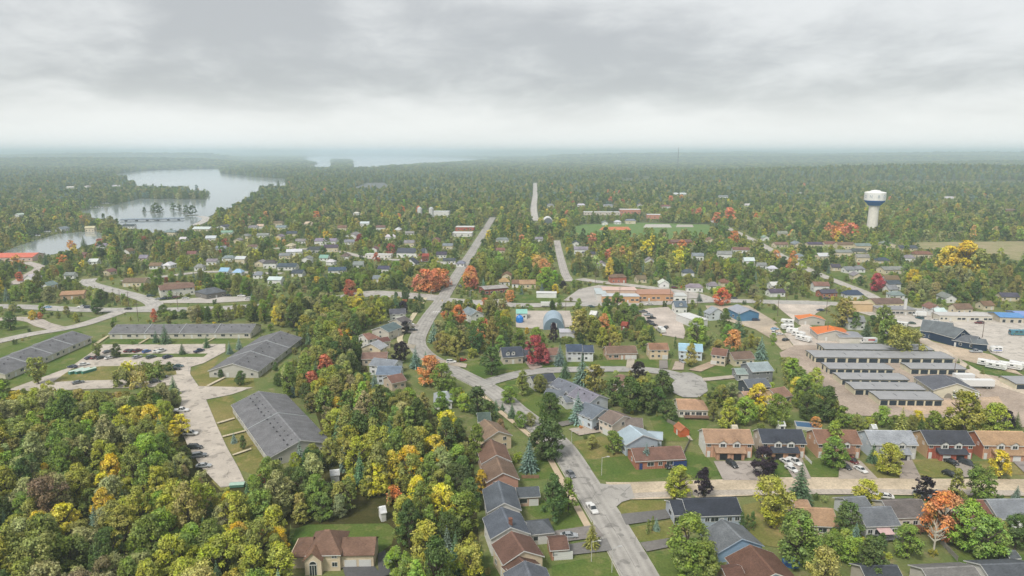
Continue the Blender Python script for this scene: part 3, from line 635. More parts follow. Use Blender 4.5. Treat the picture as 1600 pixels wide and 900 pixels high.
def car_parts(kind):
    def f():
        P = {}
        if kind == 'pickup': Lh, hw = 2.75, .96
        elif kind in ('suv', 'minivan'): Lh, hw = 2.4, .94
        else: Lh, hw = 2.3, .89
        hood = .98 if kind in ('pickup', 'suv') else .86
        belt = hood + .08; top = {'sedan': 1.42, 'hatch': 1.5, 'suv': 1.72, 'minivan': 1.76, 'pickup': 1.82}[kind]
        if kind == 'pickup':
            P['body'] = loft([(-Lh, hw * .96, .42, belt, .05), (-Lh + .1, hw, .36, belt + .04, .05), (0, hw, .34, belt + .04, .05), (1.1, hw, .34, hood + .04, .06), (Lh - .35, hw * .97, .36, hood - .02, .1), (Lh, hw * .86, .44, hood - .2, .12)], 'car_paint')
            P['bed'] = MB().box((-1.55, 0, belt + .05), (1.9, 1.6, .03)).mesh('bed', 'rubber')
            cab = [(-.55, top), (.75, top), (1.35, belt), (-.72, belt)]
        else:
            P['body'] = loft([(-Lh, hw * .88, .42, belt - .12, .1), (-Lh + .18, hw * .97, .34, belt, .08), (-.6, hw, .32, belt, .06), (.9, hw, .32, hood + .02, .08), (Lh - .4, hw * .96, .34, hood - .07, .12), (Lh, hw * .8, .42, hood - .26, .14)], 'car_paint')
            cab = {'sedan': [(-.95, top), (.35, top), (1.05, belt), (-1.75, belt)], 'hatch': [(-1.5, top), (.4, top), (1.15, belt), (-2.1, belt)], 'suv': [(-1.95, top), (.45, top), (1.1, belt), (-2.25, belt)], 'minivan': [(-1.9, top), (.7, top), (1.65, belt), (-2.25, belt)]}[kind]
        (xa, t), (xb, _), (xc, z), (xd, _) = cab; iw, bw = hw * .74, hw * .93; z -= .02
        rf = MB().solid([(xa, -iw, t - .05), (xb, -iw, t - .05), (xb, iw, t - .05), (xa, iw, t - .05), (xa + .08, -iw * .9, t), (xb - .08, -iw * .9, t), (xb - .08, iw * .9, t), (xa + .08, iw * .9, t)], [(3, 2, 1, 0), (4, 5, 6, 7), (0, 1, 5, 4), (1, 2, 6, 5), (2, 3, 7, 6), (3, 0, 4, 7)])
        for sy in (-1, 1):
            for q0, q1 in (((xb, iw), (xc, bw)), ((xa, iw), (xd, bw)), (((xa + xb) / 2 - .1, iw), ((xc + xd) / 2 - .1, bw))):
                rf.tube((q0[0], sy * q0[1], t - .04), (q1[0], sy * q1[1], z), .045, .055, 5)
        P['roof'] = rf.mesh('roof', 'car_paint')
        e = .03
        P['windshield'] = MB().solid([(xc, -bw + e, z), (xc, bw - e, z), (xb, iw - e, t - .05), (xb, -iw + e, t - .05)], [(0, 1, 2, 3)]).mesh('windshield', 'glass')
        P['rear_window'] = MB().solid([(xd, bw - e, z), (xd, -bw + e, z), (xa, -iw + e, t - .05), (xa, iw - e, t - .05)], [(0, 1, 2, 3)]).mesh('rear_window', 'glass')
        for s in (-1, 1):
            q = [(xd + e, s * bw, z), (xc - e, s * bw, z), (xb, s * iw, t - .05), (xa, s * iw, t - .05)]
            P[f'side_window{s}'] = MB().face(q if s < 0 else q[::-1]).mesh('side_window', 'glass')
        for s in (-1, 1):
            P[f'headlight{s}'] = MB().box((Lh - .16, s * hw * .62, hood - .28), (.3, .36, .16)).mesh('headlight', 'headlight')
            P[f'tail_light{s}'] = MB().box((-Lh + .06, s * hw * .7, belt - .25), (.16, .3, .18)).mesh('tail_light', 'taillight')
        P['wheels'] = [(x, s * (hw - .1), .33) for x in (-Lh * .6, Lh * .62) for s in (-1, 1)]
        return P
    return cached(('car', kind), f)
def wheel(root, x, y, r=.33):
    def ty():
        b = MB(); n = 12
        b.solid([(math.cos(2 * math.pi * k / n), s * .34, math.sin(2 * math.pi * k / n)) for s in (-1, 1) for k in range(n)], [tuple(range(n)), tuple(range(2 * n - 1, n - 1, -1))] + [(k, n + k, n + (k + 1) % n, (k + 1) % n) for k in range(n)])
        return b.mesh('wheel', 'rubber')
    def rim():
        b = MB(); n = 8
        b.solid([(.62 * math.cos(2 * math.pi * k / n), s * .36, .62 * math.sin(2 * math.pi * k / n)) for s in (-1, 1) for k in range(n)], [tuple(range(n)), tuple(range(2 * n - 1, n - 1, -1))] + [(k, n + k, n + (k + 1) % n, (k + 1) % n) for k in range(n)])
        return b.mesh('rim', 'chrome')
    o = put('wheel', cached('tyre', ty), root, (x, y, r), color=alb((34, 34, 36)), scale=(r, r, r))
    put('rim', cached('rim', rim), o)
CARNAME = {'sedan': ('parked_car', 'car'), 'hatch': ('parked_car', 'car'), 'suv': ('parked_suv', 'suv'), 'minivan': ('minivan', 'minivan'), 'pickup': ('pickup_truck', 'pickup')}
CC = {'white': (228, 228, 226), 'silver': (170, 174, 178), 'grey': (110, 114, 118), 'black': (36, 38, 42), 'navy': (40, 54, 84), 'blue': (70, 110, 180), 'maroon': (110, 40, 46), 'red': (176, 34, 40), 'teal': (50, 86, 92), 'light blue': (150, 190, 224), 'dark grey': (62, 66, 72), 'orange': (214, 96, 60), 'green': (66, 92, 76)}
CARS = []
def car(px, py, kind, colour, head, where, group=None, name=None):
    """head: the way it faces, degrees in the ground plane"""
    x, y = G(px, py, .7); nm, cat = CARNAME[kind]
    root = thing(name or nm, 'car', cat, (x, y, LAYER[0] if 0 else .22), math.radians(head), group)
    P = car_parts(kind); c = alb(CC[colour], .85)
    far = y > 330
    for k, me in P.items():
        if k == 'wheels':
            for wx, wy, r in me: wheel(root, wx, wy, r)
        elif far and k[:4] in ('head', 'tail'): continue
        else: put(k.rstrip('-1'), me, root, color=c)
    guard(px, py, 3, y); CARS.append(dict(o=root, px=px, py=py, base=f'{colour} {dict(sedan="saloon car", hatch="hatchback car", suv="suv", minivan="minivan", pickup="pickup truck")[kind]}', where=where))
    return root
def box_vehicle(label, px, py, head, kind, name, cat, body=(230, 230, 228), stripe=None, L=7.0, group=None, lm=None):
    """rv trailers, motorhomes, box trucks, semi trailers, buses"""
    x, y = G(px, py, 1.2); root = thing(name, label, cat, (x, y, .22), math.radians(head), group); c = alb(body, .9)
    if kind == 'trailer':       # camper: rounded body, door, windows, hitch
        put('body', MB().xprism([(-1.2, .5), (1.2, .5), (1.22, 2.75), (1.05, 2.95), (-1.05, 2.95), (-1.22, 2.75)], -L / 2, L / 2 - .5).solid([(L / 2 - .5, -1.2, .5), (L / 2 - .5, 1.2, .5), (L / 2, 1.15, 1.1), (L / 2, -1.15, 1.1), (L / 2 - .5, -1.05, 2.95), (L / 2 - .5, 1.05, 2.95), (L / 2 - .1, 1.05, 2.3), (L / 2 - .1, -1.05, 2.3)], [(0, 1, 2, 3), (3, 2, 6, 7), (7, 6, 5, 4), (0, 3, 7, 4), (2, 1, 5, 6)]).mesh('body', 'car_paint'), root, color=c)
        put('hitch', MB().tube((L / 2 - .1, -.5, .55), (L / 2 + 1.1, 0, .55), .06, .06).tube((L / 2 - .1, .5, .55), (L / 2 + 1.1, 0, .55), .06, .06).mesh('hitch', 'chrome'), root)
        put('roof_unit', MB().box((0, 0, 3.1), (.9, .8, .28)).mesh('roof_unit', 'paint'), root, color=alb((200, 200, 200)))
        for s in (-1, 1):
            for xx in (-L * .28, L * .05): put('window', MB().box((xx, s * 1.225, 2.05), (1.2, .05, .6)).mesh('window', 'glass'), root)
            put('stripe', MB().box((-.25, s * 1.222, 1.2), (L - 1.2, .02, .3)).mesh('stripe', 'paint'), root, color=alb(stripe or (150, 150, 160)))
            for xx in (-.9, -.1): wheel(root, xx, s * 1.1)
        put('door', MB().box((L * .26, -1.23, 1.55), (.7, .05, 1.8)).mesh('door', 'paint'), root, color=alb((210, 210, 205)))
    elif kind == 'motorhome' or kind == 'bus':
        put('body', MB().xprism([(-1.22, .45), (1.22, .45), (1.25, 2.9), (1.05, 3.15), (-1.05, 3.15), (-1.25, 2.9)], -L / 2, L / 2 - .35).solid([(L / 2 - .35, -1.22, .45), (L / 2 - .35, 1.22, .45), (L / 2, 1.15, 1.3), (L / 2, -1.15, 1.3), (L / 2 - .35, -1.05, 3.15), (L / 2 - .35, 1.05, 3.15), (L / 2 - .1, 1.05, 2.8), (L / 2 - .1, -1.05, 2.8)], [(0, 1, 2, 3), (3, 2, 6, 7), (7, 6, 5, 4), (0, 3, 7, 4), (2, 1, 5, 6)]).mesh('body', 'car_paint'), root, color=c)
        put('windshield', MB().solid([(L / 2 + .01, -1.1, 1.45), (L / 2 + .01, 1.1, 1.45), (L / 2 - .07, 1.0, 2.65), (L / 2 - .07, -1.0, 2.65)], [(0, 1, 2, 3)]).mesh('windshield', 'glass'), root)
        for s in (-1, 1):
            for k in range(4): put('window', MB().box((-L * .36 + k * L * .2, s * 1.252, 2.15), (L * .14, .05, .75)).mesh('window', 'glass'), root)
            put('stripe', MB().box((-.25, s * 1.246, 1.25), (L - 1.2, .02, .4)).mesh('stripe', 'paint'), root, color=alb(stripe or (90, 130, 110)))
            for xx in (-L * .3, L * .33): wheel(root, xx, s * 1.08, .45)
        put('roof_unit', MB().box((0, 0, 3.28), (1, .9, .26)).mesh('roof_unit', 'paint'), root, color=alb((200, 200, 200)))
    elif kind == 'box':         # box truck: cab, box, coloured band
        put('cab', MB().xprism([(-1, .5), (1, .5), (1, 1.5), (.85, 2.3), (-.85, 2.3), (-1, 1.5)], L / 2 - 2.0, L / 2 - .9).box((L / 2 - .45, 0, .95), (.9, 1.9, .8)).mesh('cab', 'car_paint'), root, color=c)
        put('windshield', MB().solid([(L / 2 - .86, -.9, 1.4), (L / 2 - .86, .9, 1.4), (L / 2 - .89, .8, 2.2), (L / 2 - .89, -.8, 2.2)], [(0, 1, 2, 3)]).mesh('windshield', 'glass'), root)
        put('cargo_box', MB().box((-1.0, 0, 2.0), (L - 2.2, 2.3, 2.3)).box((L / 2 - 1.6, 0, 2.75), (1.0, 2.25, .75)).mesh('cargo_box', 'car_paint'), root, color=c)
        for s in (-1, 1):
            if stripe:
                put('lettering_band', MB().box((-1.0, s * 1.165, 2.25), (L * .42, .02, .75)).mesh('lettering_band', 'paint'), root, color=alb(stripe))
                put('picture_panel', MB().box((-L * .36, s * 1.163, 1.8), (L * .2, .02, 1.3)).mesh('picture_panel', 'paint'), root, color=alb((170, 200, 216)))
            for xx in (-L * .3, L * .33): wheel(root, xx, s * .95, .45)
    elif kind == 'semi':
        put('cargo_box', MB().box((0, 0, 2.45), (L, 2.5, 2.75)).mesh('cargo_box', 'car_paint'), root, color=c)
        put('landing_gear', MB().box((L * .28, -.8, .6), (.15, .15, 1.2)).box((L * .28, .8, .6), (.15, .15, 1.2)).mesh('landing_gear', 'chrome'), root)
        for s in (-1, 1):
            for xx in (-L * .38, -L * .28): wheel(root, xx, s * 1.0, .5)
            put('side_rail', MB().box((0, s * 1.256, 1.15), (L - .1, .02, .16)).mesh('side_rail', 'paint'), root, color=alb((130, 134, 140)))
    guard(px, py, 5, y)
    if lm: mark(x, y, lm)
    return root
# ------------------------------------------------------------------ trees: crowns of many small leaf sprays, unit size (radius 1, height 1)
ASP = {'round': 2.35, 'tall': 3.1, 'vase': 2.5, 'shrub': 1.45, 'cone': 4.0, 'spruce': 3.2}
def leaf_mesh(name, C, Nn, U, S, tone, mats, asp=2.3):
    """quads at centres C facing Nn, long axis U, size S (n,2)"""
    n = len(C); Nn /= np.linalg.norm(Nn, axis=1)[:, None]; U = np.cross(np.cross(Nn, U), Nn); U /= np.linalg.norm(U, axis=1)[:, None] + 1e-9; V = np.cross(Nn, U)
    q = np.array((1, 1, 1 / asp)); a = U * S[:, :1] * q; b = V * S[:, 1:] * q
    bend = Nn * (S[:, :1] * .35) * q
    v = np.stack([C - a - bend, C - b * .9, C + a - bend, C + b * .9], 1).reshape(-1, 3)
    me = bpy.data.meshes.new(name); me.vertices.add(4 * n); me.vertices.foreach_set('co', v.astype('f').ravel())
    me.loops.add(4 * n); me.loops.foreach_set('vertex_index', np.arange(4 * n, dtype='i'))
    me.polygons.add(n); me.polygons.foreach_set('loop_start', np.arange(0, 4 * n, 4, dtype='i')); me.polygons.foreach_set('loop_total', np.full(n, 4, 'i'))
    at = me.attributes.new('leaf_tone', 'FLOAT_COLOR', 'POINT')
    at.data.foreach_set('color', np.repeat(np.concatenate([tone, np.ones((n, 1))], 1), 4, 0).astype('f').ravel())
    for x in mats: me.materials.append(MAT[x])
    me.update(); return me
def broad_arrays(seed, K=46, Mq=44, leaf=.085, shape='round'):
    r = np.random.default_rng(seed); Cs, Ns, Ts = [], [], []
    lob = [(r.normal(0, .28), r.normal(0, .28), r.uniform(.35, .95)) for _ in range(3)]
    for k in range(K):
        z = r.uniform(.10, .97); t = (z - .05) / .95
        if shape == 'round': R = math.sin(math.pi * min(1, max(.03, t)) ** .75) ** .62
        elif shape == 'tall': R = .92 * math.sin(math.pi * min(1, max(.03, t)) ** .62) ** .7
        elif shape == 'vase': R = .35 + .65 * math.sin(math.pi * min(.97, t ** 1.4)) ** .6 if t > .3 else .3
        elif shape == 'shrub': R = math.sqrt(max(.05, 1 - t * t)); z = r.uniform(0, .93)
        else: R = (1 - t) ** .8 * .9 + .08
        a = r.uniform(0, 2 * math.pi); q = r.uniform(.25, 1) ** .5
        wob = 1 + .22 * math.sin(2 * a + seed) + .14 * math.sin(3 * a + 2 * seed + 4 * z)
        x, y = R * q * wob * .80 * math.cos(a), R * q * wob * .80 * math.sin(a)
        cr = r.uniform(.12, .30) * (.75 if shape == 'cone' else 1); tone = r.uniform(.32, .68); hue = r.uniform(.2, .8); sat = r.uniform(.3, .9)
        d = r.normal(size=(Mq, 3)); d /= np.linalg.norm(d, axis=1)[:, None]; d[:, 2] = np.where(d[:, 2] < -.35, -d[:, 2], d[:, 2])
        c = np.array((x, y, z)) + d * (cr * r.uniform(.35, 1.25, (Mq, 1))) * np.array((1, 1, 1.02 / ASP[shape]))
        Cs.append(c); Ns.append(d * np.array((1, 1, 1.2)) + r.normal(0, .45, (Mq, 3)) + np.array((0, 0, .25)))
        Ts.append(np.stack([np.clip(tone + r.normal(0, .2, Mq), 0, 1), np.clip(hue + r.normal(0, .12, Mq), 0, 1), np.full(Mq, sat)], 1))
    C = np.concatenate(Cs); C[:, 2] = np.clip(C[:, 2], .03, 1.02); n = len(C)
    return C, np.concatenate(Ns), r.normal(size=(n, 3)), np.stack([leaf * r.uniform(.7, 1.5, n), leaf * r.uniform(.45, .9, n)], 1), np.concatenate(Ts)
def spruce_arrays(seed, levels=15, per=17, fr=3, wide=1.0):
    r = np.random.default_rng(seed); C, Nn, U, S, T = [], [], [], [], []
    for j in range(levels):
        t = j / (levels - 1); R = (1 - t) ** .85 * .98 * wide + .03; z = .05 + .93 * t; m = max(5, int(per * (1 - t * .7)))
        for k in range(m):
            a = 2 * math.pi * (k + r.uniform(-.35, .35)) / m + j; Rl = R * r.uniform(.74, 1.1); tone = r.uniform(.2, .7)
            for s in range(fr):
                q = (s + .6) / fr; d = np.array((math.cos(a), math.sin(a), 0.0)); p = d * Rl * q; droop = -.10 * q * q * (1.3 - t) + .02
                C.append((p[0], p[1], z + droop + r.normal(0, .006))); U.append((d[0], d[1], -.16 - .2 * q)); Nn.append((d[0] * .25 + r.normal(0, .2), d[1] * .25 + r.normal(0, .2), 1))
                S.append((Rl / fr * .75 + .012, (.10 + .07 * (1 - q)) * (.45 + .55 * R))); T.append((min(1, max(0, tone + .22 * (q - .5) + r.normal(0, .1))), r.uniform(.3, .7), r.uniform(.3, .8)))
    for k in range(14): C.append((0, 0, .9 + .1 * k / 14)); U.append((r.normal(), r.normal(), 1.5)); Nn.append(tuple(r.normal(size=3))); S.append((.03, .03)); T.append((.5, .5, .5))
    return [np.array(x, float) for x in (C, Nn, U, S, T)]
SHAPES = {'round': 7, 'tall': 5, 'vase': 3, 'shrub': 4, 'cone': 3, 'spruce': 4}
ARR = {}
def arrays(kind, i, lod=0):
    key = (kind, i, lod)
    if key not in ARR:
        sd = 100 + i * 7 + sum(map(ord, kind))
        if kind == 'spruce': ARR[key] = spruce_arrays(sd) if lod != 1 else spruce_arrays(sd, 8, 9, 2)
        elif lod == 0: ARR[key] = broad_arrays(sd, 68 if kind != 'shrub' else 44, 80, .056, kind)
        elif lod == 2: ARR[key] = broad_arrays(sd, 58 if kind != 'shrub' else 36, 36, .085, kind)
        else: ARR[key] = broad_arrays(sd, 34 if kind != 'shrub' else 22, 22, .13, kind)
    return ARR[key]
def crown(kind, i, lod=0): return cached(('crown', kind, i, lod), lambda: leaf_mesh('crown', *[a.copy() for a in arrays(kind, i, lod)], ['leaf'], ASP[kind]))
def trunk(kind, i, bare=False):
    def f():
        r = random.Random(i * 13 + len(kind)); b = MB()
        if kind in ('spruce', 'cone'): return b.tube((0, 0, -.03), (0, 0, .9), .05, .01, 6).mesh('trunk', 'bark')
        b.tube((0, 0, -.03), (.02, .01, .3), .075, .055, 7).tube((.02, .01, .3), (.0, .03, .72), .055, .018, 6)
        for k in range(7 if not bare else 12):
            a = k * 2.4 + r.random(); z = .24 + .05 * k * (1 if not bare else .6); L_ = r.uniform(.4, .75); p = (.02, .01, z); q = (L_ * math.cos(a), L_ * math.sin(a), z + r.uniform(.12, .3))
            b.tube(p, q, .032, .012, 5)
            for s in (-1, 1): m_ = [(p[j] + q[j]) / 2 for j in range(3)]; b.tube(m_, (m_[0] + .3 * math.cos(a + s * .8), m_[1] + .3 * math.sin(a + s * .8), m_[2] + r.uniform(.08, .2)), .016, .006, 4)
        return b.mesh('trunk', 'bark')
    return cached(('trunk', kind, i, bare), f)
PAL = {'green': (98, 116, 46), 'dark green': (72, 90, 44), 'olive': (118, 122, 56), 'grey olive': (132, 134, 84), 'lime': (112, 136, 44), 'yellow': (184, 158, 30), 'golden': (206, 158, 28), 'orange': (204, 116, 42),
       'flame orange': (220, 104, 48), 'rust': (150, 84, 52), 'red': (146, 62, 44), 'crimson': (150, 58, 62), 'dark purple': (44, 36, 44), 'blue green': (96, 118, 104), 'spruce green': (76, 102, 70), 'brown': (116, 102, 70), 'yellow green': (134, 138, 44), 'bronze': (132, 128, 62)}
TREES = []     # dict(x, y, r, h, kind, col, hero label)
KIND_OF = {'round': ('broadleaf_tree', 'broadleaf tree'), 'tall': ('broadleaf_tree', 'broadleaf tree'), 'vase': ('broadleaf_tree', 'broadleaf tree'), 'shrub': ('shrub', 'shrub'), 'cone': ('cedar_tree', 'cedar'), 'spruce': ('spruce_tree', 'spruce')}
def jitter(c, s=.10):
    v = np.array(lin(c)); g_ = v @ np.array((.3, .6, .1)); k_ = .82 if v[0] > 2.2 * v[1] else .93; v = v * k_ + g_ * (1 - k_); v = v * (1 + RNG.normal(0, s)) * (1 + RNG.normal(0, s * .5, 3)); return tuple(np.clip(v * LEAFK, .004, .75))
LEAFK = 1.78
def tree(px, py, wpx, kind='round', col='green', hr=None, label=None, lm=None, grp=None, x=None, y=None):
    """crown centre and crown width as seen in the photo; solved for where the tree stands"""
    hr = hr or {'round': 2.25, 'tall': 3.2, 'vase': 2.6, 'shrub': 1.5, 'cone': 4.0, 'spruce': 3.0}[kind]
    z = 6.0
    for _ in range(7):
        X, Y = G(px, py, z); D = math.hypot(Y, CAMH - z); r = wpx * .5 * D / F / 1.02; h = r * hr; z = h * .55
    TREES.append(dict(x=X, y=Y, r=r, h=h, kind=kind, col=col, hero=True, label=label, lm=lm))
def wild(zone, spacing, rr, pal, kinds, hh=(1.0, 1.25), prot=True, keep=.85, world=None, seed=1, maxD=1e9):
    """trees scattered over a wooded zone (photo polygon of the ground they stand on), clear of roads, lots, water and houses"""
    spacing *= KS * .93; rr = (rr[0] * KS * .93, rr[1] * KS * .93)
    r = np.random.default_rng(seed); P = world or [G(*p) for p in zone]; xs = [p[0] for p in P]; ys = [p[1] for p in P]
    gx, gy = np.meshgrid(np.arange(min(xs), max(xs), spacing), np.arange(min(ys), max(ys), spacing * .87)); gx[1::2] += spacing / 2
    x = (gx + r.uniform(-.45, .45, gx.shape) * spacing).ravel(); y = (gy + r.uniform(-.45, .45, gy.shape) * spacing).ravel()
    ok = inpoly(x, y, P) & (np.abs(x) < y * .80 + 12) & (r.random(x.shape) < keep); x, y = x[ok], y[ok]
    rad = r.uniform(rr[0], rr[1], len(x))
    ok = free(x, y, rad * .55); x, y, rad = x[ok], y[ok], rad[ok]
    names = list(pal); pw = np.array([pal[n] for n in names], float); pw /= pw.sum(); ks = list(kinds); kw = np.array([kinds[k] for k in ks], float); kw /= kw.sum()
    # neighbouring trees tend to turn colour together
    big = np.array([mnoise.noise(Vector((a / 26, b / 26, seed))) for a, b in zip(x, y)]) if len(x) < 20000 else np.zeros(len(x))
    u = np.clip(.5 + .75 * big + r.normal(0, .2, len(x)), 0, .9999) if len(x) < 20000 else r.random(len(x))
    if len(x) < 20000 and len(x): u = (np.argsort(np.argsort(u)) + .5) / len(x)
    ci = np.minimum(np.searchsorted(np.cumsum(pw), u), len(names) - 1); ki = r.choice(len(ks), len(x), p=kw)
    n = 0
    D = y; zb = tz(x, y) if len(x) else y
    for i in range(len(x)):
        k = ks[ki[i]]; c = names[ci[i]]
        if k == 'spruce': c = 'spruce green' if r.random() < .7 else 'blue green'
        if k == 'cone': c = 'dark green' if r.random() < .7 else 'olive'
        ra = rad[i] * {'spruce': .62, 'cone': .42, 'shrub': .75}.get(k, 1); h = ra * {'round': 2.3, 'tall': 3.0, 'vase': 2.4, 'shrub': 1.4, 'cone': 4.2, 'spruce': 3.6}[k] * r.uniform(*hh)
        if prot and y[i] < 2650 * KS:
            s = F / y[i]; px, py0 = PX(x[i], y[i], zb[i]); _, py1 = PX(x[i], y[i], zb[i] + h)
            bad = (np.abs(PR[:, 0] - px) < ra * s * .85 + PR[:, 2] * .6) & (PR[:, 1] > py1 - 1) & (PR[:, 1] < py0 + 2) & (PR[:, 3] > y[i] - 1)
            if bad.any() and r.random() < .975:
                for f_ in (.55, .33):
                    _, py1 = PX(x[i], y[i], zb[i] + h * f_)
                    bad = (np.abs(PR[:, 0] - px) < ra * f_ * s * .85 + PR[:, 2] * .6) & (PR[:, 1] > py1 - 1) & (PR[:, 1] < py0 + 2) & (PR[:, 3] > y[i] - 1)
                    if not bad.any(): break
                else: continue
                ra *= f_ * 1.1; h *= f_
                if k != 'spruce' and f_ < .5: k = 'shrub'; h *= .8; ra *= 1.15
        TREES.append(dict(x=x[i], y=y[i], r=ra, h=h, kind=k, col=c, hero=False, label=None, lm=None)); n += 1
    return n
def free(x, y, m):
    ok = np.ones(len(x), bool)
    for P in CLEAR: ok &= ~inpoly(x, y, P)
    for Q, hw in ROADS:
        sel = np.where(ok)[0]
        if not len(sel): break
        lo, hi = Q.min(0) - hw - 8, Q.max(0) + hw + 8
        sel = sel[(x[sel] > lo[0]) & (x[sel] < hi[0]) & (y[sel] > lo[1]) & (y[sel] < hi[1])]
        for a in range(0, len(sel), 4000):
            s = sel[a:a + 4000]; A, B = Q[:-1], Q[1:]; d = B - A; L2 = (d ** 2).sum(1) + 1e-9
            px = x[s][:, None] - A[:, 0]; py = y[s][:, None] - A[:, 1]; t = np.clip((px * d[:, 0] + py * d[:, 1]) / L2, 0, 1)
            dist = np.hypot(px - t * d[:, 0], py - t * d[:, 1]).min(1); ok[s[dist < hw + m[s]]] = False
    for fx, fy, c, s_, hl, hw in FOOT:
        dx, dy = x - fx, y - fy; ok &= ~((np.abs(dx * c + dy * s_) < hl + m) & (np.abs(-dx * s_ + dy * c) < hw + m))
    return ok
# ------------------------------------------------------------------ buildings one can tell apart
BR = (128, 98, 84); DK = (66, 70, 80); GY = (118, 122, 130); TAN = (176, 132, 100); LG = (158, 168, 176); BRK = (168, 112, 92); CRM = (206, 192, 168); WH = (218, 218, 214); GW = (176, 180, 186); GAP = (120, 120, 123)
BW = alb((128, 150, 176)); DG = alb((50, 52, 58))
# apartment rows round the car park
house('long grey apartment row by the grass left of the dumpsters, split by white fire walls', (-30, 574), (113, 517), 15, 3.0, 3.0, GAP, (196, 190, 176), 'apartment_row', 'apartments', 'grey apartment rows round the car park', f=('wdWwdWwdWwdWwdW',), e='w.w', dividers=4, vents=12, lm='the long apartment row')
house('grey apartment row closing the far side of the car park, behind the small spruces', (182, 507), (400, 506), 13, 3.0, 2.6, GAP, (196, 190, 176), 'apartment_row', 'apartments', 'grey apartment rows round the car park', f=('wdWwdWwdWwdWwdWwdW',), e='w.w', dividers=4, vents=16, lm='the far apartment row')
house('grey gabled apartment row right of the car park, below the wood', (363, 568), (438, 517), 17, 3.0, 3.4, GAP, (186, 184, 176), 'apartment_row', 'apartments', 'grey apartment rows round the car park', f=('wdWwdWwdW',), e='w.dw', dividers=3, vents=14, lm='the right-hand apartment row')
house('nearest grey apartment row with speckled double roof beside the cracked drive', (404, 611), (470, 688), 15.5, 3.0, 3.4, (122, 122, 125), (180, 178, 172), 'apartment_row', 'apartments', 'grey apartment rows round the car park', f=('wdWwdWwdWwdW',), e='w.w', dividers=2, vents=26, lm='the nearest apartment row')
# the stepped row of semis left of the main street (farthest first)
RW = dict(group='semi-detached houses left of the street', name='semi_detached_house')
house('low house with dark green roof at the far end of the stepped row', (745, 645), (766, 644), 6.0, 3.2, 1.8, (84, 98, 92), (190, 184, 172), f=('wd',), lm='the dark green roof', **RW)
house('tan-brown roofed house with cream gable, second from the far end of the stepped row', (757, 655), (779, 674), 9.5, 4.6, 2.2, (138, 118, 100), (214, 196, 166), f=('wd', 'ww'), e='ww', **RW)
house('farther of two brown semis with white barge boards in the stepped row', (767, 686), (776, 711), 8.6, 4.8, 2.3, (124, 98, 84), (190, 160, 140), f=('wd', 'ww'), e='w.', lm='the farther brown semi', **RW)
house('brown semi with pale ridge next beyond the slate grey semis of the stepped row', (776, 714), (786, 739), 8.9, 4.9, 2.3, (122, 102, 88), (180, 140, 122), f=('wd', 'ww'), e='w.', lm='the nearer brown semi', **RW)
house('slate grey semi beside the flat grey garage wing, with white barge boards', (779, 751), (788, 786), 8.3, 4.8, 2.2, (98, 104, 112), (198, 196, 190), f=('wd', 'ww'), e='..', lm='the farther slate semi', **RW)
house('small grey roofed garage wing between the slate semi and the big maple pair', (806, 762), (842, 760), 5.2, 3.0, 1.3, (92, 98, 104), (190, 160, 140), name='garage', cat='garage', f=('Wg',), into='the farther slate semi')
house('slate grey semi with chimney and long white gable, nearest of the slate pair', (784, 792), (798, 824), 9.3, 4.8, 2.3, (96, 102, 112), (222, 220, 216), f=('wd', 'ww'), e='..', chim=.75, lm='the nearer slate semi', **RW)
house('grey hipped garage wing by the silver car drive', (822, 816), (862, 812), 6.0, 3.1, 1.4, (98, 102, 108), (200, 196, 188), name='garage', cat='garage', f=('wG',), hip=(0, 2.2), into='the nearer slate semi')
house('chocolate brown roofed semi behind the low brown garage and dark drive', (799, 830), (819, 861), 9.3, 4.8, 2.3, (112, 86, 76), (206, 190, 164), f=('wd', 'ww'), e='..', lm='the chocolate brown semi', **RW)
house('low brown garage with brick wall at the head of the dark drive', (856, 841), (886, 839), 5.6, 2.9, 1.2, (110, 84, 74), (168, 128, 104), name='garage', cat='garage', mat='brick', f=('wG',), into='the chocolate brown semi')
house('small brown roofed lean-to house in front of the chocolate brown semi', (806, 866), (822, 880), 7.2, 4.2, 1.6, (104, 80, 70), (214, 196, 160), f=('w', 'w'), e='..', **RW)
house('grey roofed semi cut by the bottom edge, nearest of the stepped row', (820, 876), (834, 915), 9.1, 4.8, 2.3, (100, 104, 112), (214, 206, 190), f=('wd', 'ww'), e='..', lm='the nearest grey semi', **RW)
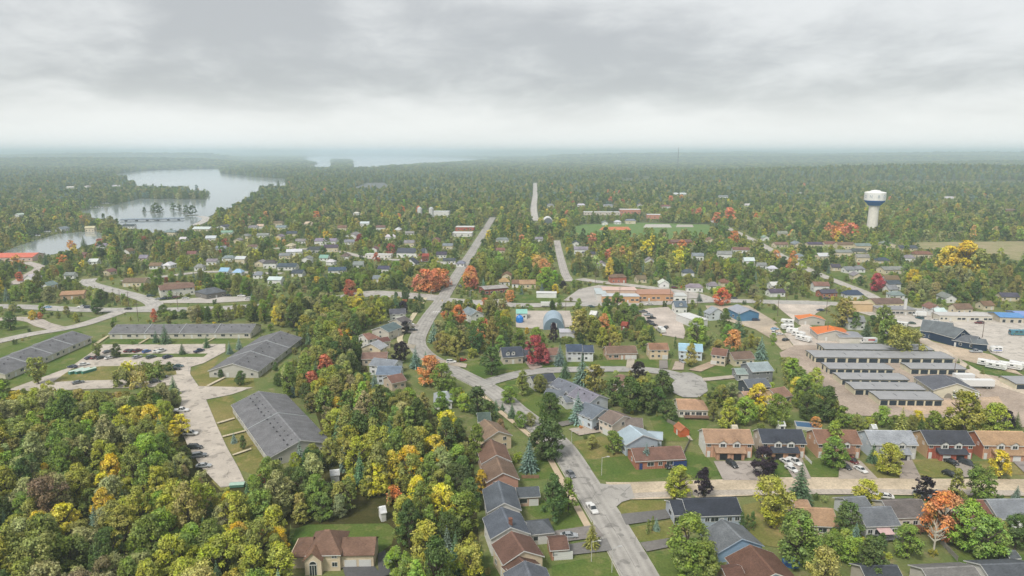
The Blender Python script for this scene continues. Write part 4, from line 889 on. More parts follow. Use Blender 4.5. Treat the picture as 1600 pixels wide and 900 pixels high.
# two-storey pairs facing the gravel street
def pair(label, x1, x2, y, roof, wall, gable, lm=None, gd=DG, dk=True, brick='brick', skirt=None):
    root, c, th, L = house(label, (x1, y), (x2, y + 1), 9.4, 4.9, 2.6, roof, wall, 'house_pair', 'house', 'two-storey house pairs above the gravel street', mat=brick, f=('d......d', 'w......w'), e='.', lm=lm)
    put('gable_cladding', cached(('gcl', round(L, 1)), lambda: MB().xprism([(-4.7, 0), (4.7, 0), (4.7, 4.8), (0, 7.4), (-4.7, 4.8)], -.03, .0).mesh('gable_cladding', 'siding')), root, (-L / 2 - .004, 0, 0), color=alb(gable, .95))
    for s in (-1, 1): put('window', win_mesh(1.0, 1.1), root, (-L / 2 - .037, s * 2, 4.2), -math.pi / 2, WHITE)
    gx = L * .235
    put('garage_wing', cached(('gw', round(L, 1)), lambda: MB().box((0, 0, 1.25), (L * .60, 2.0, 2.7)).mesh('garage_wing', brick)), root, (0, -5.7, 0), color=alb(wall, .95))
    sk = put('skirt_roof', cached(('sk', round(L, 1)), lambda: MB().xprism([(-1.55, 0), (1.1, 0), (1.1, 1.25), (.9, 1.25)], -L * .33, L * .33).mesh('skirt_roof', 'shingle')), root, (0, -5.75, 2.56), color=alb(skirt or roof))
    for s in (-1, 1):
        put('garage_door', gar_mesh(2.4, 2.1), root, (s * L * .15, -6.705, 1.05), color=gd[0 if s < 0 else 1] if isinstance(gd[0], tuple) else gd)
        bay = put('bay_window', cached('bay', lambda: MB().prism([(-1.15, 0), (1.15, 0), (1.15, 1.75), (0, 2.45), (-1.15, 1.75)], -.55, .9).mesh('bay_window', 'siding')), root, (s * L * .15, -4.7, 3.45), color=WHITE)
        o = put('window', win_mesh(1.6, 1.2), bay, (0, -.552, .85), color=WHITE); 
        put('bay_roof', cached('bayroof', lambda: MB().solid([(-1.35, -.8, 1.66), (0, -.8, 2.5), (1.35, -.8, 1.66), (-1.35, 2.2, 1.66), (0, 2.2, 2.5), (1.35, 2.2, 1.66), (-1.35, -.8, 1.78), (0, -.8, 2.64), (1.35, -.8, 1.78), (-1.35, 2.2, 1.78), (0, 2.2, 2.64), (1.35, 2.2, 1.78)],
            [(6, 7, 10, 9), (7, 8, 11, 10), (0, 3, 4, 1), (1, 4, 5, 2), (0, 1, 7, 6), (1, 2, 8, 7), (3, 9, 10, 4), (4, 10, 11, 5), (0, 6, 9, 3), (2, 5, 11, 8)]).mesh('bay_roof', 'shingle')), bay, color=alb(roof))
        put('pane', pane_mesh(1.6, 1.2), o, (0, 0, 0))
    return root
pair('two-storey pair with tan roof, skirt roof and two dark garage doors, nearest the orange shed', 1097, 1172, 670, (168, 138, 114), (190, 150, 126), (222, 220, 214), 'the tan pair')
pair('two-storey pair with charcoal roof and white bay windows behind the dark purple tree', 1184, 1253, 670, (70, 74, 84), (186, 146, 118), (196, 184, 170), 'the charcoal pair')
pair('two-storey brown roofed pair half hidden by a tall lime tree, maroon minivan in front', 1269, 1338, 671, (136, 104, 88), (190, 150, 124), (196, 156, 128), 'the brown pair')
pair('two-storey pair with pale grey roof and pale blue gable behind the pointed spruce', 1351, 1424, 672, (156, 160, 166), (188, 186, 182), (196, 208, 218), 'the pale grey pair', brick='siding')
pair('two-storey red brick pair with dark roof and one white garage door', 1438, 1511, 672, (74, 76, 84), (168, 96, 80), (196, 164, 128), 'the red brick pair', gd=(WHITE, DG))
pair('two-storey pair with sandy roof and two white garage doors, last of the row', 1523, 1598, 673, (176, 146, 116), (188, 146, 120), (180, 118, 92), 'the sandy roofed pair', gd=WHITE)
# houses between the gravel street and the bottom edge
H = house
H('long low bungalow with black roof and pale blue-grey walls at the street corner', (1066, 780), (1151, 777), 9, 3.0, 2.2, (62, 66, 76), (164, 174, 188), f=('wdwWdww',), e='w', lm='the black roofed corner bungalow', name='bungalow')
H('short black roofed wing with white veranda joined to the corner bungalow', (1046, 783), (1066, 782), 7.4, 3.0, 1.7, (64, 68, 78), (176, 182, 192), f=('qw',), e='W', name='house_wing', cat='house wing', into='the black roofed corner bungalow')
H('weathered grey roofed house with pale blue gable trim behind the big green tree', (1128, 811), (1160, 842), 11.5, 3.0, 2.6, (112, 116, 120), (150, 176, 200), f=('wdww',), e='w', trim=alb((190, 206, 222)), lm='the weathered grey roof', name='bungalow')
H('chocolate brown roofed house running diagonally below the weathered grey roof', (1172, 851), (1212, 896), 11.5, 3.0, 2.6, (112, 84, 72), (150, 172, 196), f=('wdww',), e='w', lm='the diagonal brown roof', name='bungalow')
H('small brown porch roof with a curved edge left of the diagonal brown roof', (1128, 888), (1158, 884), 5.5, 2.9, 1.3, (112, 84, 74), (180, 150, 130), f=('w',), name='house_wing', cat='house wing', into='the diagonal brown roof')
H('tan roofed bungalow half hidden between the lime tree and the big green tree', (1240, 792), (1302, 795), 9, 3.0, 2.2, (170, 140, 112), (204, 188, 164), f=('wdWw',), e='w', lm='the tan roofed bungalow', name='bungalow')
H('small tan roofed porch block behind the tan roofed bungalow', (1238, 782), (1262, 781), 6, 2.7, 1.4, (168, 138, 112), (204, 188, 164), f=('w',), name='house_wing', cat='house wing', into='the tan roofed bungalow')
H('grey roofed house with pinkish white awning over its back terrace', (1338, 793), (1392, 791), 9, 3.4, 2.4, (116, 120, 126), (200, 200, 198), f=('wqWw',), e='w', lm='the grey house with awning')
H('grey gabled house behind the house with the awning, facing the gravel street', (1318, 778), (1352, 775), 8, 3.2, 2.0, (120, 124, 128), (196, 198, 200), f=('ww',), e='w')
H('grey-brown roofed bungalow with white gable and cluttered wooden deck', (1378, 782), (1440, 780), 9, 3.4, 2.2, (112, 106, 104), (214, 206, 192), f=('wqwW',), e='w', lm='the grey-brown bungalow', name='bungalow')
H('reddish brown roofed house mostly behind the orange and yellow maples', (1484, 782), (1536, 781), 9, 3.4, 2.2, (124, 88, 76), (206, 196, 182), f=('wdwW',), e='w', lm='the reddish brown roof')
H('pale grey roofed house with white gable at the right edge, below the gravel street', (1541, 780), (1610, 779), 9.4, 3.6, 2.6, (134, 138, 144), (222, 222, 220), f=('wdwW',), e='w', lm='the pale grey roof at the edge')
H('dark roofed house cut by the bottom edge left of the bare white tree', (1344, 884), (1402, 883), 8, 3.2, 2.0, (74, 78, 84), (190, 182, 170), f=('wdw',), e='w')
H('weathered grey roofed house cut by the bottom edge under the bare white tree', (1440, 888), (1522, 884), 8, 3.2, 1.8, (122, 120, 118), (196, 192, 184), f=('wdw',), e='w')
H('dark grey roofed house with white gable in the bottom corner', (1532, 882), (1612, 879), 9, 3.2, 2.0, (92, 96, 102), (222, 220, 214), f=('wdw',), e='w')
AW = LMROOT['the grey house with awning']
put('awning', MB().solid([(-1.8, -4.5, 2.7), (1.8, -4.5, 2.7), (1.8, -7.0, 2.2), (-1.8, -7.0, 2.2), (-1.8, -4.5, 2.76), (1.8, -4.5, 2.76), (1.8, -7.0, 2.26), (-1.8, -7.0, 2.26)], [(0, 1, 2, 3), (7, 6, 5, 4), (0, 4, 5, 1), (1, 5, 6, 2), (2, 6, 7, 3), (3, 7, 4, 0)]).mesh('awning', 'fabric'), AW, color=alb((214, 184, 182)))
def deck(lm, x, L, D, h, wd, col=(150, 112, 84)):
    r = LMROOT[lm]; m = MB().box((0, 0, h - .08), (L, D, .16))
    d = put('deck', m.mesh('deck', 'wood'), r, (x, -wd / 2 - D / 2 - .02, 0), color=alb(col))
    for k in range(5): put('deck_post', cached(('dkp', h), lambda: MB().box((0, 0, h / 2 + .45), (.1, .1, h + .9)).mesh('deck_post', 'wood')), d, (-L / 2 + .08 + (L - .16) * k / 4, -D / 2 + .06, 0), color=alb(col))
    put('deck_rail', MB().box((0, -D / 2 + .06, h + .93), (L, .12, .08)).box((0, -D / 2 + .06, h + .45), (L, .05, .06)).mesh('deck_rail', 'wood'), d, color=alb(col))
    return d
deck('the grey-brown bungalow', -1, 7, 3.2, 1.1, 9, (134, 96, 74)); deck('the grey house with awning', 0, 8, 2.6, .9, 9, (120, 122, 124))
# cream house with arched entry
cX, cY = G(505, 893); cY += 4.9
cr, cc, cth, cL = H('cream house with brown hipped roof, arched entry gable and two white garage doors', PX(cX, cY, 7.75), None, 9.5, 4.4, 3.2, (126, 100, 86), (206, 190, 164), hip=(3.6, 3.6), ang=2, L=7.6, f=('..w', '..w'), e='', lm='the arched-entry cream house')
put('garage_wing', MB().box((0, 0, 1.7), (7.6, 7.0, 3.8)).mesh('garage_wing', 'stucco'), cr, (cL / 2 + 3.8, -.4, 0), color=alb((206, 190, 164), .95))
put('wing_roof', gable_roof(7.2, 7.0, 3.6, 2.2), cr, (cL / 2 + 3.9, -.4, 0.02), color=alb((124, 98, 84)))
for k in (-1, 1): put('garage_door', gar_mesh(2.8, 2.2), cr, (cL / 2 + 3.9 + k * 1.7, -3.903, 1.12), color=WHITE)
put('side_wing', MB().box((0, 0, 1.5), (4.4, 7.5, 3.4)).mesh('side_wing', 'stucco'), cr, (-cL / 2 - 2.2, .3, 0), color=alb((206, 190, 164), .95))
put('wing_roof', gable_roof(4.0, 7.5, 3.2, 2.4, hip=(3.2, 0)), cr, (-cL / 2 - 1.9, .3, .03), color=alb((122, 96, 82)))
en = put('entry_gable', MB().prism([(-1.9, 0), (1.9, 0), (1.9, 3.9), (0, 5.6), (-1.9, 3.9)], -1.6, 1.5).mesh('entry_gable', 'stucco'), cr, (-cL * .27, -4.75, 0), color=alb((212, 196, 172), .95))
put('entry_roof', MB().solid([(-2.3, -2.0, 3.58), (0, -2.0, 5.7), (2.3, -2.0, 3.58), (-2.3, 3.2, 3.58), (0, 3.2, 5.7), (2.3, 3.2, 3.58), (-2.3, -2.0, 3.76), (0, -2.0, 5.9), (2.3, -2.0, 3.76), (-2.3, 3.2, 3.76), (0, 3.2, 5.9), (2.3, 3.2, 3.76)],
    [(6, 7, 10, 9), (7, 8, 11, 10), (0, 3, 4, 1), (1, 4, 5, 2), (0, 1, 7, 6), (1, 2, 8, 7), (3, 9, 10, 4), (4, 10, 11, 5), (0, 6, 9, 3), (2, 5, 11, 8)]).mesh('entry_roof', 'shingle'), en, color=alb((134, 104, 86)))
fan = MB(); n_ = 10
fan.face([(.8 * math.cos(math.pi * k / n_), -1.64, 2.75 + .8 * math.sin(math.pi * k / n_)) for k in range(n_ + 1)][::-1]); put('arched_window', fan.mesh('arched_window', 'glass'), en)
arch = MB()
for k in range(n_):
    a0, a1 = math.pi * k / n_, math.pi * (k + 1) / n_; arch.tube((0.85 * math.cos(a0), -1.64, 2.75 + .85 * math.sin(a0)), (0.85 * math.cos(a1), -1.64, 2.75 + .85 * math.sin(a1)), .08, .08, 5)
arch.box((0, -1.66, 2.68), (1.9, .1, .14)); put('arch_frame', arch.mesh('arch_frame', 'paint'), en, color=WHITE)
put('door', MB().box((0, -1.63, 1.25), (1.7, .06, 2.5)).mesh('door', 'glass'), en)
for xx in (-.98, -.32, .32, .98): put('door_post', MB().box((xx * .85, -1.665, 1.25), (.09, .05, 2.5)).mesh('door_post', 'paint'), en, color=WHITE)
# houses round the crescent and along the street
H('dark slate roofed house with two white dormers beside the crimson maple', (782, 543), (815, 541), 9, 3.6, 3.2, (76, 82, 94), (190, 180, 164), f=('wdw',), e='w', dorm=(-.5, .05), lm='the dormer house')
H('low white garage end under a slate roof between the dormer house and the crimson maple', (815, 545), (826, 545), 7, 3.0, 2.0, (84, 88, 98), (216, 208, 196), f=('g',), dcol=WHITE, name='garage', cat='garage', into='the dormer house')
H('low brown roofed house between the crimson maple and the tall pale spruce', (838, 546), (872, 543), 8.5, 3.1, 2.0, (142, 110, 98), (200, 190, 178), f=('wdw',), e='w')
H('navy roofed two-storey house behind the tall pale spruce', (884, 538), (909, 538), 8.5, 5.0, 2.2, (74, 86, 106), (198, 200, 204), f=('wgw', 'www'), e='w', lm='the navy roofed house')
H('navy roofed side block with white gable window joined to the navy roofed house', (910, 539), (927, 539), 8, 4.6, 2.2, (78, 88, 106), (214, 216, 218), f=('wd', 'ww'), e='w', chim=.8, name='house_wing', cat='house wing', into='the navy roofed house')
H('brown roofed brick bungalow with small porch gable facing the crescent', (945, 541), (993, 540), 9, 3.1, 2.2, (128, 106, 92), (186, 154, 134), mat='brick', f=('wWdgg',), e='w', chim=-.7, lm='the brown brick bungalow', name='bungalow')
H('tan-brown two-level house with cream garage gable facing the dark drive', (1012, 536), (1043, 536), 8.5, 4.8, 1.9, (150, 116, 94), (210, 190, 160), f=('wwg', 'www'), e='w', lm='the tan two-level house', dcol=WHITE)
H('house with light blue metal roof behind a small bronze tree', (1060, 536), (1098, 538), 9.5, 4.4, 2.2, (160, 196, 216), (206, 216, 224), f=('wdWw', 'w..w'), e='w', rmat='metal_roof', lm='the light blue roof')
H('two-level house with brown roof and white upper band left of the golden maple drive', (1114, 543), (1138, 546), 8.5, 5.0, 2.0, (130, 98, 86), (200, 186, 166), f=('gww', 'www'), e='w', lm='the brown two-level house')
H('long brown roofed wing with chimney right of the brown two-level house', (1140, 550), (1173, 548), 8.5, 3.4, 2.2, (122, 102, 90), (206, 196, 170), f=('wWw',), e='w', chim=.6, name='house_wing', cat='house wing', into='the brown two-level house')
H('large house with pale grey-green upper roof beyond the cul-de-sac', (1166, 567), (1200, 565), 10, 5.2, 2.2, (152, 164, 168), (128, 130, 134), f=('ww', 'ww'), e='w', lm='the pale green-grey roof')
H('low wing with pale green roof left of the pale green-grey house', (1147, 575), (1168, 575), 7, 3.0, 1.5, (150, 166, 162), (142, 144, 148), f=('wG',), name='garage', cat='garage', into='the pale green-grey roof')
H('dark grey house with white window frames below the pale green-grey roof', (1161, 593), (1197, 591), 8.5, 3.8, 1.8, (104, 110, 118), (72, 78, 88), f=('Gw',), e='w', lm='the dark grey house')
H('brown hipped roof in the dark trees behind the round purple tree', (955, 583), (988, 588), 9, 3.0, 2.6, (136, 110, 98), (180, 150, 130), hip=(3.5, 3.5), f=('wdw',), lm='the brown hipped roof')
H('cream bungalow with tan hipped roof and white sunroom at the end of the crescent', (1056, 623), (1104, 624), 9.5, 3.2, 2.2, (178, 144, 118), (220, 214, 200), hip=(0, 4), f=('wqwWw',), e='w', lm='the tan roofed cream bungalow', name='bungalow')
H('brown roofed house with sandy gable at the edge of the storage yard hedge', (1202, 608), (1226, 604), 9, 3.2, 2.0, (150, 120, 104), (206, 178, 140), f=('ww',), e='w', lm='the sandy gabled house')
H('low brown roofed house left of the sandy gabled house, behind the yellow tree', (1158, 612), (1190, 610), 8, 3.0, 1.6, (166, 136, 118), (200, 180, 156), f=('ww',), e='w')
deck('the tan roofed cream bungalow', 1, 9, 2.2, .9, 9.5, (140, 112, 96))
# grey complex left of the crescent
GRP = dict(group='joined grey houses along the lower street bend', name='grey_house')
H('dark charcoal roof at the far end of the joined grey houses, by the pine', (828, 588), (864, 583), 8, 3.2, 1.8, (74, 78, 88), (186, 184, 180), f=('wdw',), e='w', **GRP)
H('long grey roof with black vents, farthest of the joined grey houses past the charcoal roof', (872, 590), (906, 604), 9, 4.2, 2.0, (118, 122, 132), (200, 200, 200), f=('wdw', 'www'), e='w', vents=2, lm='the long grey vented roof', **GRP)
H('pale purplish grey roof in the middle of the joined grey houses, stepped gable', (903, 604), (936, 618), 10, 4.6, 2.2, (132, 130, 142), (200, 204, 210), f=('wdw', 'www'), e='w', vents=3, **GRP)
H('low grey hip wing facing the dark round tree, left of the joined grey houses', (855, 606), (884, 611), 7, 2.9, 1.5, (112, 118, 126), (196, 196, 196), f=('wg',), name='garage', cat='garage', into='the long grey vented roof')
H('low grey lean-to wing with black underside left of the purplish grey roof', (878, 619), (902, 616), 7, 2.9, 1.2, (120, 126, 134), (190, 190, 190), f=('gw',), name='garage', cat='garage', into='the long grey vented roof')
H('grey house with blue-white gable behind the pointed pale spruce', (914, 628), (944, 640), 11, 4.2, 2.2, (116, 124, 134), (196, 206, 214), f=('wdw', 'www'), e='ww', lm='the blue-white gable', **GRP)
H('grey-brown split-level house with white garage door above the curved lane', (952, 640), (975, 650), 10, 4.8, 2.0, (128, 114, 106), (214, 200, 186), f=('wgw', 'www'), e='w', dcol=WHITE, lm='the grey-brown split-level')
H('grey-brown roofed wing with a row of tall windows right of the split-level house', (976, 652), (1004, 653), 8, 3.6, 1.8, (124, 114, 108), (214, 210, 202), f=('wqqq',), e='w', name='house_wing', cat='house wing', into='the grey-brown split-level')
H('house with broad pale blue roof and blue-grey gable in front of the split-level house', (984, 664), (1005, 680), 11.5, 4.0, 2.4, (168, 184, 194), (174, 186, 196), f=('wdw',), e='wdw', rmat='metal_roof', lm='the pale blue broad roof')
H('small pale blue roofed side wing right of the broad pale blue roof', (1012, 674), (1036, 676), 6, 3.2, 1.0, (172, 188, 198), (180, 190, 198), f=('w',), rmat='metal_roof', name='house_wing', cat='house wing', into='the pale blue broad roof')
H('low brick ranch house with brown roof and a deep blue garage door', (986, 701), (1064, 697), 9, 3.0, 1.9, (124, 96, 86), (172, 118, 98), mat='brick', f=('dWwWG',), e='w', dcol=alb((52, 74, 130)), lm='the brick ranch house', name='bungalow')
# left of the main street
H('white gabled house with brown porch roof beside the dark spruce trio by the highway', (608, 483), (634, 482), 8.5, 4.2, 2.0, (96, 96, 104), (222, 222, 218), f=('ww', 'ww'), e='w', lm='the white gabled house')
H('brown-grey roofed house just below the white gabled house', (614, 497), (636, 495), 10, 4.2, 2.0, (108, 102, 102), (196, 188, 176), f=('wd', 'ww'), e='w', ang=60)
H('green-grey roofed house between two brown roofs left of the street', (592, 511), (616, 503), 10.5, 4.6, 2.0, (100, 116, 118), (196, 190, 180), f=('wd', 'ww'), e='w', ang=65, lm='the green-grey roof')
H('brown hipped house with white side wall left of the green-grey roof', (566, 522), (586, 518), 9, 5.0, 2.0, (142, 108, 96), (218, 216, 210), hip=(0, 3), f=('wd', 'ww'), e='ww')
H('small reddish brown roof in front of the green-grey roof', (588, 529), (606, 526), 6.5, 3.6, 1.2, (112, 80, 74), (206, 196, 182), f=('ww',))
H('cream gabled house with pale grey roof left of the street bend', (574, 536), (596, 532), 10, 4.4, 2.2, (166, 168, 172), (216, 204, 176), f=('wd', 'ww'), e='w', ang=70, lm='the cream gabled house')
H('low brown roofed house between the cream gable and the blue-grey roofs', (566, 551), (606, 550), 9, 3.2, 1.6, (138, 112, 102), (200, 186, 168), f=('wdw',), e='w')
H('grey roofed house with white band above the blue-grey roof', (584, 559), (622, 563), 9.5, 4.4, 1.8, (136, 142, 150), (216, 218, 220), f=('wdw', 'www'), e='w')
H('blue-grey roofed house, lowest of the cluster left of the street', (590, 572), (628, 572), 10, 4.4, 2.0, (118, 132, 150), (200, 206, 212), f=('wdw', 'www'), e='w', lm='the blue-grey roof')
H('brown gable half hidden in trees below the blue-grey roof', (604, 588), (628, 583), 8, 3.4, 1.8, (128, 98, 88), (196, 180, 162), f=('ww',), e='w')
H('small light grey hipped house alone in the trees left of the crossing streets', (677, 612), (707, 611), 9, 3.2, 2.2, (168, 174, 178), (214, 214, 210), hip=(2, 2), f=('wqw',), e='w', lm='the light grey hipped house')
H('green-grey roofed gable with white front right of the crosswalk', (731, 479), (746, 486), 8, 4.6, 2.0, (130, 142, 148), (214, 214, 210), f=('wd', 'ww'), e='w')
# sheds and back-garden things
H('orange-brown garden shed at the foot of the plank path', (1060, 659), (1071, 668), 3.4, 2.3, 1.2, (178, 116, 84), (196, 104, 66), 'shed', 'shed', f=('d',), e='', near=True, lm='the orange shed', oh=.2, trim=None)
H('pale cream shed behind the tan pair', (1143, 664), (1152, 664), 3, 2.2, .9, (206, 198, 178), (216, 208, 188), 'shed', 'shed', f=('d',), e='', oh=.2)
H('white garden shed with grey door behind the charcoal pair', (1215, 658), (1226, 658), 3, 2.4, 1.0, (214, 216, 216), (222, 222, 220), 'shed', 'shed', f=('d',), e='', oh=.2, dcol=DG)
H('small white shed with dark door behind the pale grey pair', (1361, 663), (1369, 663), 2.6, 2.3, .9, (210, 212, 214), (222, 222, 220), 'shed', 'shed', f=('d',), e='', oh=.2, dcol=DG)
H('white garden shed in the trees behind the cream house', (592, 792), (602, 790), 3, 2.5, 1.0, (214, 216, 218), (222, 222, 222), 'shed', 'shed', f=('d',), e='', oh=.2, lm='the white wood shed')
H('pale grey shed roof in the wood below the nearest apartment row', (515, 735), (530, 733), 3.6, 2.3, .8, (196, 198, 200), (206, 206, 204), 'shed', 'shed', f=('d',), e='', oh=.2)
H('small grey shed with pale door by the lawn near the orange maple', (1570, 861), (1587, 860), 3.4, 2.4, .8, (92, 96, 100), (100, 102, 106), 'shed', 'shed', f=('.d',), e='', oh=.2, dcol=alb((190, 190, 190)))
# storage yard
def storage(label, x1, x2, y, W, seams, nd, ang=-2.0, doors=None, lm=None, e=''):
    h = 2.6; rise = .28; W *= KS * .9
    A, B = np.array(G(x1, y, h + rise)), np.array(G(x2, y + (x2 - x1) * 0, h + rise)); c = (A + B) / 2; L = float(np.hypot(*(B - A))); th = math.radians(ang)
    root = thing('storage_building', label, 'storage units', (c[0], c[1], 0), th, 'storage unit buildings in the gravel yard')
    put('wall', wall_mesh(L, W, h, rise, mat='siding'), root, color=alb((204, 198, 174), .95))
    put('roof', gable_roof(L, W, h, rise, .25, .12, mat='metal_roof'), root, color=alb((164, 164, 166)))
    put('trim', trim_mesh(L, W, h, rise, .25), root, color=alb((70, 76, 82)))
    for k in range(1, seams): put('roof_seam', cached(('seam', W), lambda: MB().xprism([(-W / 2 - .2, h - .15 + .12), (0, h + rise + .13), (W / 2 + .2, h - .15 + .12), (W / 2 + .2, h + .01), (0, h + rise + .17), (-W / 2 - .2, h + .01)], -.12, .12).mesh('roof_seam', 'paint')), root, (-L / 2 + L * k / seams, 0, .0), color=alb((72, 76, 82)))
    dw = L / nd * .78
    for k in range(nd): put('roll_up_door', gar_mesh(round(dw, 1), 2.15), root, (-L / 2 + L * (k + .5) / nd, -W / 2 - .004, 1.1), color=alb((52, 64, 76)))
    for k in range(len(e)): put('roll_up_door', gar_mesh(1.4, 2.1), root, (-L / 2 - .004, -W / 2 + W * (k + .5) / len(e), 1.08), -math.pi / 2, alb((52, 64, 76)))
    FOOT.append((c[0], c[1], math.cos(th), math.sin(th), L / 2 + 2, W / 2 + 2))
    if lm: mark(c[0], c[1], lm)
storage('long storage row with dark doors farthest back, behind the moving truck lane', 1284, 1448, 541, 8, 3, 11, lm='the farthest storage row', e='ddd')
storage('widest storage row with four roof sections, second from the back', 1268, 1478, 553, 9, 4, 13, lm='the widest storage row', e='ddd')
storage('short storage row with three roof sections right below the widest row', 1290, 1388, 571, 7, 3, 8, e='dd')
storage('storage row on its own right of the other short rows, behind the yard office', 1416, 1500, 571, 7, 2, 6, lm='the right-hand storage row')
storage('storage row in the middle of the short stepped rows, cream end wall showing', 1309, 1411, 587, 7, 3, 7)
storage('second nearest of the stepped storage rows, above the nearest one', 1329, 1436, 602, 7, 3, 7)
storage('nearest storage row with square dark doors beside the hedge', 1367, 1462, 617, 7.4, 3, 7, lm='the nearest storage row')
storage('storage unit block at the right edge beyond the white semi trailers', 1576, 1640, 593, 8, 2, 4, lm='the storage block at the edge')
H('yard office with dark grey hipped roof and cream arched gable among the storage rows', (1462, 578), (1496, 599), 13, 3.4, 3.0, (104, 106, 114), (204, 198, 178), hip=(6, 0), f=('wdw',), e='.s.', lm='the yard office', name='yard_office', cat='office')
yo = LMROOT['the yard office']; yl = max(v.co.x for v in [c for c in yo.children if c.name.startswith('wall')][0].data.vertices)
put('arched_door', MB().xprism([(1.6 * math.cos(math.pi * k / 10) - 2.5, 2.2 * math.sin(math.pi * k / 10)) for k in range(11)], yl + .0, yl + .06).mesh('arched_door', 'stucco'), yo, color=alb((150, 144, 132)))
box_vehicle('long white semi trailer, nearer of the two by the yard office', 1526, 603, 178, 'semi', 'semi_trailer', 'trailer', L=13, group='white semi trailers', lm='the nearer semi trailer')
box_vehicle('shorter white semi trailer parked behind the longer one', 1505, 594, 178, 'semi', 'semi_trailer', 'trailer', L=8, group='white semi trailers')
box_vehicle('white and green motorhome parked in front of the yard office', 1500, 620, -58, 'motorhome', 'motorhome', 'motorhome', L=9, lm='the green-striped motorhome')
box_vehicle('white cargo trailer with rounded nose beside the green-striped motorhome', 1517, 618, -58, 'trailer', 'cargo_trailer', 'trailer', L=5.5)
box_vehicle('white moving truck with red lettering band behind the farthest storage row', 1357, 534, 178, 'box', 'moving_truck', 'truck', stripe=(190, 50, 60), L=8, lm='the moving truck')
for i, (px, py, L_, t) in enumerate([(1546, 569, 9, 'biggest white travel trailer of the row beside the small spruces'), (1557, 573, 8, 'white travel trailer second in the row beside the small spruces'), (1579, 573, 9, 'white travel trailer third in the row beyond the small spruces'), (1594, 572, 8, 'white travel trailer last in the row at the right edge of the grass verge')]):
    box_vehicle(t, px, py, -40, 'trailer', 'travel_trailer', 'camper', L=L_, group='white travel trailers by the small spruces', lm='the white travel trailers' if i == 0 else None)
for i, (px, py, L_, hd, t) in enumerate([(1230, 504, 7, 160, 'white camper at the head of the camper line'), (1230, 512, 6.5, 178, 'white camper parked across the line, second from its head'), (1238, 518, 6, 150, 'small white camper in the middle of the camper line'), (1248, 523, 7, -55, 'white camper next to the end of the camper line'), (1256, 530, 8, -55, 'white camper at the near end of the camper line')]):
    box_vehicle(t, px, py, hd, 'trailer', 'travel_trailer', 'camper', L=L_, group='campers lined up by the dirt lane', lm='the camper line' if i == 2 else None)
# orange roofs, grey shed, navy barn, shops on the right
H('smaller orange roofed building with grey gable beside the wide road', (1262, 488), (1270, 494), 11, 3.2, 2.0, (226, 128, 54), (186, 180, 172), 'shop', 'shop', f=('ww',), e='dw', rmat='metal_roof', lm='the smaller orange roof', hip=(4, 0))
H('larger orange roofed building with grey walls by the dirt lane', (1292, 505), (1306, 516), 13, 3.6, 2.4, (230, 122, 44), (186, 182, 174), 'shop', 'shop', f=('www',), e='dw', rmat='metal_roof', lm='the larger orange roof', hip=(5, 0))
H('grey roofed cream shed attached below the larger orange roof', (1304, 519), (1340, 519), 9, 3.4, 1.0, (150, 152, 158), (210, 206, 196), 'shop', 'shop', f=('....',), e='', rmat='metal_roof')
H('long slate roofed wing of the navy barn shop with dark blue walls', (1442, 499), (1490, 505), 12, 4.2, 4.2, (112, 118, 122), (44, 62, 88), 'barn_shop', 'shop', f=('wW..',), e='w', lm='the navy barn shop')
bs = H('navy barn gable with white trim, big square window and a small white sign', (1475, 512.5), (1492, 504), 9, 4.4, 4.0, (112, 118, 122), (40, 58, 84), 'barn_shop', 'shop', f=('..',), e='', ang=-72, into='the navy barn shop')[0]
H('slate roofed low wing right of the navy barn gable, pale door', (1494, 520), (1530, 526), 9, 3.2, 2.4, (110, 114, 120), (38, 56, 80), 'barn_shop', 'shop', f=('dw.w',), e='', dcol=WHITE, into='the navy barn shop')
H('small slate roofed end block of the navy barn shop', (1516, 528), (1541, 530), 7.5, 3.4, 1.4, (114, 120, 124), (36, 54, 76), 'barn_shop', 'shop', f=('..',), e='', into='the navy barn shop')
flat_building('long white strip shop with a yellow sign and many windows', (1503, 491), -4, 22, 7, 3.4, (206, 202, 198), (206, 200, 186), 'strip_shop', 'shop', f=('wwd.WWdWWdWW',), near=False, lm='the white strip shop')
H('car wash bay block with blue metal roof front, nearer of the two', (1553, 488), (1592, 489), 10, 3.4, 1.2, (92, 148, 206), (190, 182, 166), 'car_wash', 'car wash', f=('qqq',), e='', rmat='metal_roof', near=False, lm='the blue roofed car wash')
H('violet-blue roofed bay block at the right edge beside the car wash', (1582, 486), (1640, 487), 10, 3.6, 1.2, (130, 156, 214), (186, 178, 160), 'car_wash', 'car wash', f=('qqq',), e='', rmat='metal_roof', near=False)
H('long cream motel block with brown roof beyond the filling station canopy', (1360, 466), (1406, 465), 9, 3.4, 2.2, (120, 100, 90), (222, 210, 170), 'motel', 'motel', f=('wdwdwdwdwd',), e='w', near=False, lm='the cream motel block')
flat_building('tan flat filling station canopy on posts', (1341, 473), -3, 11, 6, 5, (206, 178, 140), (206, 178, 140), 'canopy', 'canopy', f=('...',), near=False, lm='the filling station canopy')
flat_building('long low grey shop with flat roof behind the white pylon sign', (1397, 481), -4, 16, 8, 3.6, (150, 150, 152), (176, 170, 160), 'strip_shop', 'shop', f=('WWdWWWdWW',), near=False, lm='the grey shop')
H('grey two-storey house with white dormer among trees beside the larger orange roof', (1322, 492), (1350, 493), 9, 4.8, 2.4, (140, 142, 144), (190, 192, 190), f=('wdw', 'www'), e='w', dorm=(.2,), near=False, lm='the grey dormer house')
H('small grey shed among hedges left of the navy barn shop', (1379, 514), (1390, 515), 4, 2.6, 1.4, (156, 154, 156), (176, 174, 172), 'shed', 'shed', f=('d',), e='', near=False)
